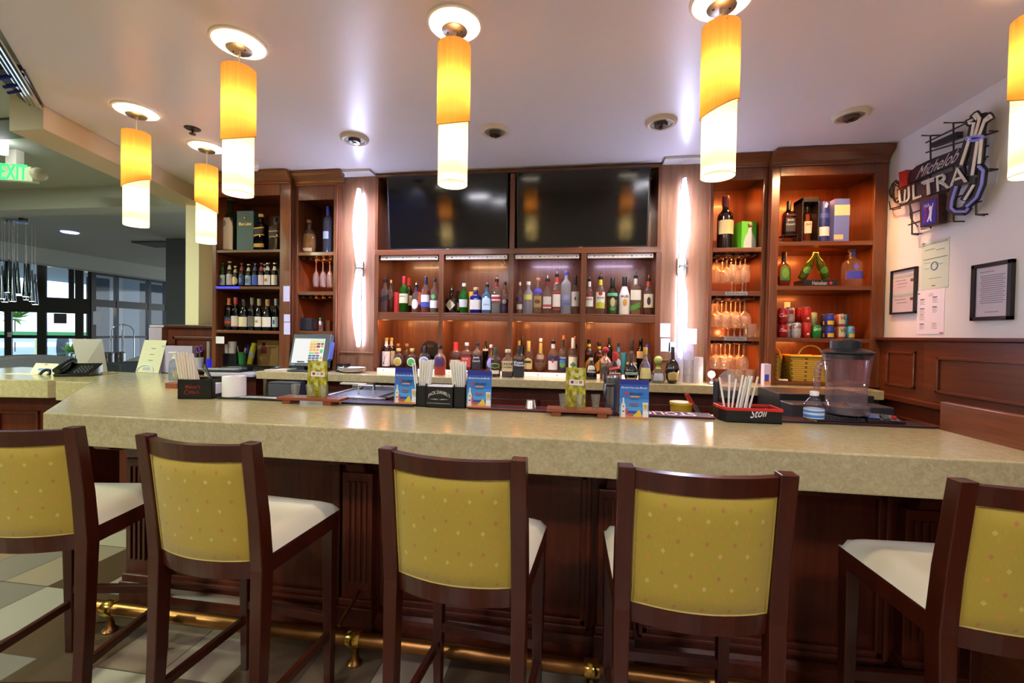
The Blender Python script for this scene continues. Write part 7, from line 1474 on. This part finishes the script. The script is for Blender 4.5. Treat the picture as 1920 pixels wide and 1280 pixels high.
x0,x1=XY(1462,750,2.6),XY(1640,750,2.6); t=thing('glass_washer','dark grey under bar machine behind the right bar mat','machine',((x0+x1)/2,2.75,0)); part('case',MB().box(x0,x1,2.6,2.9,0,PY(1480,737,2.6).z),M('#2c2e33',.4,.3),t,bevel=.006); part('ledge',MB().box(x0,x1,2.45,2.599,.0,PY(1480,757,2.45).z),M('#3a3c42',.4,.3),t,bevel=.006)
sb=thing('underbar_shelf','dark under bar shelf carrying the yellow tub','shelf',(.55,2.42,0)); part('board',MB().box(-.6,.86,2.30,2.58,.955,.97),M('#17171a',.5),sb); part('leg',MB().box(-.6,-.55,2.30,2.58,0,.954),M('#17171a',.5),sb); part('leg',MB().box(.81,.86,2.30,2.58,0,.954),M('#17171a',.5),sb)
P=PY(1277,753,2.44); r=19.5*depth(P)/F; t=thing('yellow_tub','round yellow plastic tub on the shelf behind the bar mat','tub',(P.x,2.44,.97)); part('tub',MB().lathe([(0,.0005),(r*.86,.0005),(r,P.z-.97-.012),(r*.94,P.z-.97-.012),(r*.82,.006),(0,.006)],(P.x,2.44,.97),28),M('#b8922a',.4),t,smooth=True); part('rim',MB().lathe([(r*.95,-.014),(r*1.05,-.012),(r*1.05,0),(r*.95,0)],(P.x,2.44,P.z),28),M('#d0b02a',.35),t,smooth=True)
A=PY(1309,777,2.42); B=PY(1287,738,2.42); t=thing('bar_tongs','red handled metal tongs leaning beside the yellow tub','tongs',(A.x,2.42,.97)); d=(B-A); A2=A-d*.6; A2.z=.972; part('blade',MB().tube([A2,A+d*.45],.006,8).tube([A2+Vector((.012,0,.002)),A+d*.45+Vector((.014,0,0))],.004,8),STEEL,t,smooth=True); part('handle',MB().tube([A+d*.42,B],[.011,.012],10),M('#a01f2a',.35),t,smooth=True)
P=PY(1366,712,2.42); t=thing('black_canister','dark canister wrapped in clear plastic behind the red rimmed caddy','canister',(P.x,2.42,.97)); part('body',MB().lathe([(0,0.0005),(.05,.0005),(.055,P.z-.97-.05),(.0,P.z-.97-.05)],(P.x,2.42,.97),22),BLACK,t,smooth=True); part('plastic_wrap',MB().lathe([(.057,P.z-.97-.09),(.06,P.z-.97-.03),(.045,P.z-.97+.02),(.015,P.z-.97+.05),(0,P.z-.97+.052)],(P.x,2.42,.97),16),glass('#ece4e4',.3,1.2,.15),t)
# ---------------------------------------------------------------- right wall: wainscot, notices, neon sign
WN_=wood('#4a210f','#6b361b',.35,.15,'y')
struct('trim_7',MB().box(1.93,XR,-4.2,3.085,0,1.45),WN_)
struct('trim_8',MB().box(1.895,XR,-4.2,3.085,1.4505,1.47),wood('#42190c','#5a2814',.35,.2,'y'),bevel=.004)
struct('trim_9',MB().box(1.905,1.93,-4.2,3.085,1.085,1.12),WN_,bevel=.006)
b=MB(); b.box(1.915,1.93,-4.2,2.715,1.12,1.45); struct('trim_10',b,WN_,bevel=.003)
def wp(y0,y1,z0,z1,X,par):
    b=MB(); w=.016
    b.box(X-.012,X,y0,y1,z0,z0+w).box(X-.012,X,y0,y1,z1-w,z1).box(X-.012,X,y0,y0+w,z0,z1).box(X-.012,X,y1-w,y1,z0,z1)
    return b
b=wp(2.79,3.02,1.175,1.39,1.93,None); struct('trim_11',b,WN_,bevel=.003)
b=wp(1.2,2.62,1.175,1.37,1.915,None); struct('trim_12',b,WN_,bevel=.003)
b=wp(-.4,1.05,1.175,1.37,1.915,None); struct('trim_13',b,WN_,bevel=.003)
b=wp(2.2,3.02,.2,1.0,1.93,None); struct('trim_14',b,WN_,bevel=.003)
def wrect(tl,br,X):
    a=PX(*tl,X); c=PX(*br,X); return min(a.y,c.y),max(a.y,c.y),c.z,a.z
def framed(lb,tl,br,lines,fw):
    X=1.94; y0,y1,z0,z1=wrect(tl,br,X); t=thing('picture_frame',lb,'framed notice',(X,(y0+y1)/2,z0)); f=fw
    part('frame',MB().box(X-.005,X+.0145,y0,y1,z0,z0+f).box(X-.005,X+.0145,y0,y1,z1-f,z1).box(X-.005,X+.0145,y0,y0+f,z0,z1).box(X-.005,X+.0145,y1-f,y1,z0,z1),M('#161216',.3),t,bevel=.001)
    part('sheet',MB().box(X+.006,X+.012,y0+f,y1-f,z0+f,z1-f),M('#d6d2de',.4),t)
    W=y1-y0-2*f; Hh=z1-z0-2*f
    for u0,u1,v0,v1,hx in lines:
        # u runs left to right as seen (towards smaller Y)
        ya=y1-f-W*u0; yb=y1-f-W*u1; za=z1-f-Hh*v0; zb=z1-f-Hh*v1; part('print',MB().box(X+.0045,X+.0058,yb,ya,zb,za),M(hx,.5),t)
    part('glass',MB().box(X+.0015,X+.0025,y0+f,y1-f,z0+f,z1-f),glass('#ffffff',.05,.6),t)
ln=[(.12,.55,.09,.105,'#8a8698')]+[(.13+.02*(i%3),.88-.03*((i*2)%4),.17+.042*i,.185+.042*i,'#8f8b9c') for i in range(14)]+[(.3,.7,.9,.915,'#8a8698')]
framed('large black framed letter at the right end of the white wall',(1823,498),(1895,598.8),ln,.018)
ln=[(.02,.98,.10,.16,'#a8c8b8'),(.02,.98,.56,.62,'#a8c8b8'),(.1,.6,.22,.24,'#9a8a90'),(.2,.65,.30,.32,'#9a9298'),(.2,.6,.38,.39,'#9a9298'),(.1,.6,.68,.70,'#9a8a90'),(.2,.65,.76,.78,'#9a9298'),(.8,.92,.22,.29,'#7a5a30'),(.8,.92,.66,.73,'#7a5a30')]
framed('small black framed licence nearest the cabinet',(1671,508.5),(1715,586.5),ln,.010)
def wsheet(lb,tl,br,hx,lines,nm='wall_notice'):
    X=1.952; y0,y1,z0,z1=wrect(tl,br,X); t=thing(nm,lb,'notice',(X,(y0+y1)/2,z0)); part('sheet',MB().box(X,X+.0026,y0,y1,z0,z1),M(hx,.6),t); W=y1-y0; Hh=z1-z0
    for u0,u1,v0,v1,c in lines: part('print',MB().box(X-.0007,X-.0001,y1-W*u1,y1-W*u0,z1-Hh*v1,z1-Hh*v0),M(c,.5),t)
    return t,(y0,y1,z0,z1)
ln=[(.05,.95,.05,.06,'#7a8a8a'),(.12,.5,.16,.175,'#6f8484'),(.55,.85,.2,.215,'#6f8484'),(.08,.95,.36,.375,'#5f7474'),(.1,.35,.44,.45,'#6f8484'),(.55,.8,.5,.51,'#6f8484'),(.1,.3,.56,.57,'#6f8484'),(.3,.75,.78,.79,'#6f8484'),(.02,.12,.0,.02,'#3a1a1a'),(.85,.95,.03,.05,'#c8c040'),(.42,.55,.93,.95,'#b04040')]
t,(y0,y1,z0,z1)=wsheet('pale green certificate pinned on the white wall','x' and (1729,457),(1777.5,537),'#bcd0c4',ln)
ym=y1-(y1-y0)*.5; zm=z1-(z1-z0)*.53; part('round_seal',MB().tube([(1.9515,ym+.022*math.cos(2*PI*i/18),zm+.022*math.sin(2*PI*i/18)) for i in range(18)],.003,5,closed=True),M('#4a6aa0',.5),t)
ln=[(.45,.6,.1,.11,'#8a8a98'),(.42,.6,.14,.15,'#8a8a98')]
for k,(u,v,c) in enumerate(((.12,.2,'#3a5a3a'),(.12,.41,'#3a4a8a'),(.12,.55,'#c8c040'),(.12,.76,'#3a5a3a'),(.58,.17,'#2a3a8a'),(.58,.39,'#3a5a3a'),(.58,.75,'#c8c040'))):
    ln.append((u,u+.16,v,v+.02,c))
    for j in range(4): ln.append((u,u+.14+.05*((j+k)%2),v+.035+.028*j,v+.045+.028*j,'#9a9aa8'))
ln+=[(.0,.1,.06,.085,'#3a4a9a'),(.86,.98,.96,.985,'#b03a4a')]
wsheet('white two column list taped above the wainscot','x' and (1720.5,545.5),(1769,626),'#dedcea',ln)
# ---- neon beer sign on its wire frame, unlit tubes
XN=1.885; XF=1.905
def N_(x,y,X=XN): return PX(x,y,X)
z6=lambda zx,zy,X=XN:N_(1640+zx/4.571,180+zy/4.571,X)
ns=thing('neon_sign','unlit neon beer sign with script lettering and golf bag on black wires','neon sign',(XF,2.5,1.9))
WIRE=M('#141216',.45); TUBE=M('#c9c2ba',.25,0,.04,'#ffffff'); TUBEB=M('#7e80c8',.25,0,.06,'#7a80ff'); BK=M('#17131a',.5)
def pl(b,pts,r,X=XF): return b.tube([z6(*p,X) for p in pts],r,6)
b=MB()
for q in (((405,338),(478,340),(480,560),(480,1135),(400,1140)),((595,228),(675,230),(678,600),(676,1075),(595,1077)),((300,930),(320,1000),(320,1185),(375,1187)),((870,700),(870,1018),(940,1022)),((440,400),(860,195)),((440,485),(1055,302),(985,300)),((300,1010),(940,785)),((290,1105),(915,900)),((700,600),(970,518)),((720,520),(975,425)),((700,700),(1055,628),(985,625)),((130,970),(470,870)),((760,600),(950,540))):
    pl(b,q,.0042)
for q in ((478,340),(675,230),(320,1180),(870,1015),(676,1075)):
    p=z6(*q,XF); b.tube([p,Vector((XR-.001,p.y,p.z))],.004,6)
part('wire_frame',b,WIRE,ns)
# transformer bar
b=MB(); p0=z6(490,425,XF+.01); p1=z6(720,325,XF+.01); b.hexa([(XF,p0.y,p0.z-.012),(XF,p1.y,p1.z-.02),(XF+.03,p1.y,p1.z-.02),(XF+.03,p0.y,p0.z-.012),(XF,p0.y,p0.z+.012),(XF,p1.y,p1.z+.012),(XF+.03,p1.y,p1.z+.012),(XF+.03,p0.y,p0.z+.012)]); part('transformer',b,BK,ns)
# dark backing letters and light tubes in front
def word(tx,bl,br,tl,m,X,par,nm,thick=0,sh=(0,0)):
    A=z6(bl[0]+sh[0],bl[1]+sh[1],X); B=z6(br[0]+sh[0],br[1]+sh[1],X); C=z6(tl[0]+sh[0],tl[1]+sh[1],X); h=(C.z-A.z)
    f=lambda u,v:Vector((X,A.y+(B.y-A.y)*u+(C.y-A.y)*v,A.z+(B.z-A.z)*u+h*v))
    return part(nm,MB().text(tx,f),m,par)
# backing plates
def plate(pts,X,th,m,nm,lbl=None):
    P=[z6(*p,X) for p in pts]; b=MB(); b.prism([(p.y,p.z) for p in P],X,X+th,'x'); return part(nm,b,m,ns,label=lbl)
plate([(285,745),(300,650),(360,600),(480,540),(640,480),(715,445),(755,450),(735,545),(700,580),(500,660),(330,745)],XN+.006,.012,BK,'script_backing')
plate([(300,735),(310,660),(365,610),(400,600),(420,640),(390,690),(330,740)],XN+.0045,.001,M('#3a1216',.5),'script_swash')
word('Michelob',(350,715),(700,560),(385,610),M('#cfc8c6',.3),XN+.003,ns,'script_lettering')
plate([(190,800),(290,765),(410,735),(520,700),(640,650),(760,600),(790,740),(640,790),(520,830),(380,890),(215,945)],XN+.008,.012,M('#241c26',.5),'block_backing') 
word('ULTRA',(205,935),(795,735),(200,810),M('#cdc5b8',.3),XN+.004,ns,'block_lettering')
part('inner_tube',MB().tube([z6(*p,XN) for p in ((215,835),(222,915),(255,905),(262,800))],.004,6).tube([z6(*p,XN) for p in ((330,790),(335,885),(390,865))],.004,6).tube([z6(*p,XN) for p in ((420,755),(505,725))],.004,6).tube([z6(*p,XN) for p in ((462,745),(470,840))],.004,6).tube([z6(*p,XN) for p in ((540,800),(535,700),(580,670),(600,700),(545,735),(615,775))],.004,6).tube([z6(*p,XN) for p in ((655,760),(710,620),(775,720))],.004,6),TUBE,ns,smooth=True)
plate([(205,655),(270,632),(280,760),(212,785)],XN,.03,M('#a8281c',.4),'red_block','red block')
# golf bag outline: dark channel with tube on top
bag=(((815,360),(740,590)),((880,390),(835,680)),((915,370),(895,580)),((850,760),(770,890)),((700,770),(660,900),(655,960),(690,990),(780,990),(800,960)),((890,600),(930,640),(915,760),(870,870),(790,945)))
b=MB()
for q in bag: pl(b,q,.019,XN+.014)
part('bag_channel',b,BK,ns,smooth=True)
b=MB()
for q in bag[:4]: pl(b,q,.0065,XN-.008)
part('bag_tube',b,TUBE,ns,smooth=True)
b=MB()
for q in bag[4:]: pl(b,q,.0065,XN-.008)
q=[(860+72*math.cos(2*PI*i/24),362+18*math.sin(2*PI*i/24)+ -8*math.cos(2*PI*i/24)) for i in range(24)]
part('bag_tube',b,TUBEB,ns,smooth=True,label='blue tube of the bag'); b=MB(); b.tube([z6(*p,XN-.006) for p in q],.0065,6,closed=True); part('bag_collar_tube',b,TUBEB,ns,smooth=True,label='blue ring tube of the bag')
clubs=(((830,340),(850,230),(815,235),(805,215),(835,205)),((860,340),(900,190),(870,150),(850,165),(875,200)),((895,335),(945,200),(985,165),(1000,185),(950,215)))
b=MB()
for q in clubs: pl(b,q,.016,XN+.014)
plate([(875,345),(905,150),(945,140),(930,340)],XN+.008,.012,BK,'club_backing')
part('club_channel',b,BK,ns,smooth=True)
b=MB()
for q in clubs: pl(b,q,.006,XN-.006)
part('club_tube',b,TUBE,ns,smooth=True)
# blue emblem box
bx=plate([(385,880),(545,835),(548,1090),(390,1130)],XN,.04,M('#3a1a16',.5),'emblem_box')
plate([(402,912),(528,870),(525,1080),(405,1115)],XN-.002,.002,M('#2a2a9a',.35),'emblem_panel','blue emblem panel')
word('PGA',(425,965),(470,945),(425,935),M('#c8c8e0',.4),XN-.0035,ns,'emblem_lettering')
A=z6(422,1090,XN-.0035); B=z6(422,955,XN-.0035); w=z6(445,1085,XN-.0035)
part('emblem_lettering',MB().text('TOUR',lambda u,v:Vector((XN-.0035,w.y+(A.y-w.y)*v,A.z+(B.z-A.z)*u))),M('#a83048',.4),ns)
g=[(468,945),(480,940),(484,955),(498,915),(503,917),(490,975),(488,1010),(484,1040),(487,1072),(478,1075),(470,1045),(455,1078),(446,1076),(462,1030),(470,990),(463,965)]
plate(g,XN-.004,.0015,M('#d8d8ea',.4),'golfer_emblem')
# coiled cable at the left end
b=MB()
for k,(r1,r2,ox) in enumerate(((40,75,0),(32,95,8),(46,60,-5),(28,85,15))):
    b.tube([z6(178+ox+r1*math.cos(2*PI*i/18),810+r2*math.sin(2*PI*i/18)+(k*6),XF+.01+.004*k) for i in range(18)],.0032,6,closed=True)
pl(b,((125,900),(135,960),(160,975),(220,960)),.0035,XF+.01); pl(b,((300,930),(310,1050),(370,1120)),.003,XF+.01)
part('coiled_cable',b,BLACK,ns,smooth=True)
# ---------------------------------------------------------------- daylight, world, render look
w=bpy.data.worlds.new('world'); sc.world=w; w.use_nodes=True; nt=w.node_tree; bg=nt.nodes['Background']
tc_=nt.nodes.new('ShaderNodeTexCoord'); sx_=nt.nodes.new('ShaderNodeSeparateXYZ'); cr_=nt.nodes.new('ShaderNodeValToRGB')
nt.links.new(tc_.outputs['Generated'],sx_.inputs[0]); nt.links.new(sx_.outputs['Z'],cr_.inputs['Fac']); e_=cr_.color_ramp.elements
e_[0].position=0; e_[0].color=(.92,.97,1,1); e_[1].position=.6; e_[1].color=(.7,.85,1,1)
nt.links.new(cr_.outputs[0],bg.inputs['Color']); bg.inputs['Strength'].default_value=2.6
# unseen lamps, one real pair and added fill, are built as ceiling lights above
sc.view_settings.view_transform='Standard'; sc.view_settings.look='None'; sc.view_settings.gamma=1; sc.view_settings.exposure=0.55; sc.view_settings.use_curve_mapping=False
sc.cycles.max_bounces=10; sc.cycles.transparent_max_bounces=40; sc.cycles.diffuse_bounces=4; sc.cycles.glossy_bounces=4; sc.cycles.caustics_reflective=False; sc.cycles.caustics_refractive=False
sc.cycles.sample_clamp_indirect=6; sc.cycles.use_denoising=True
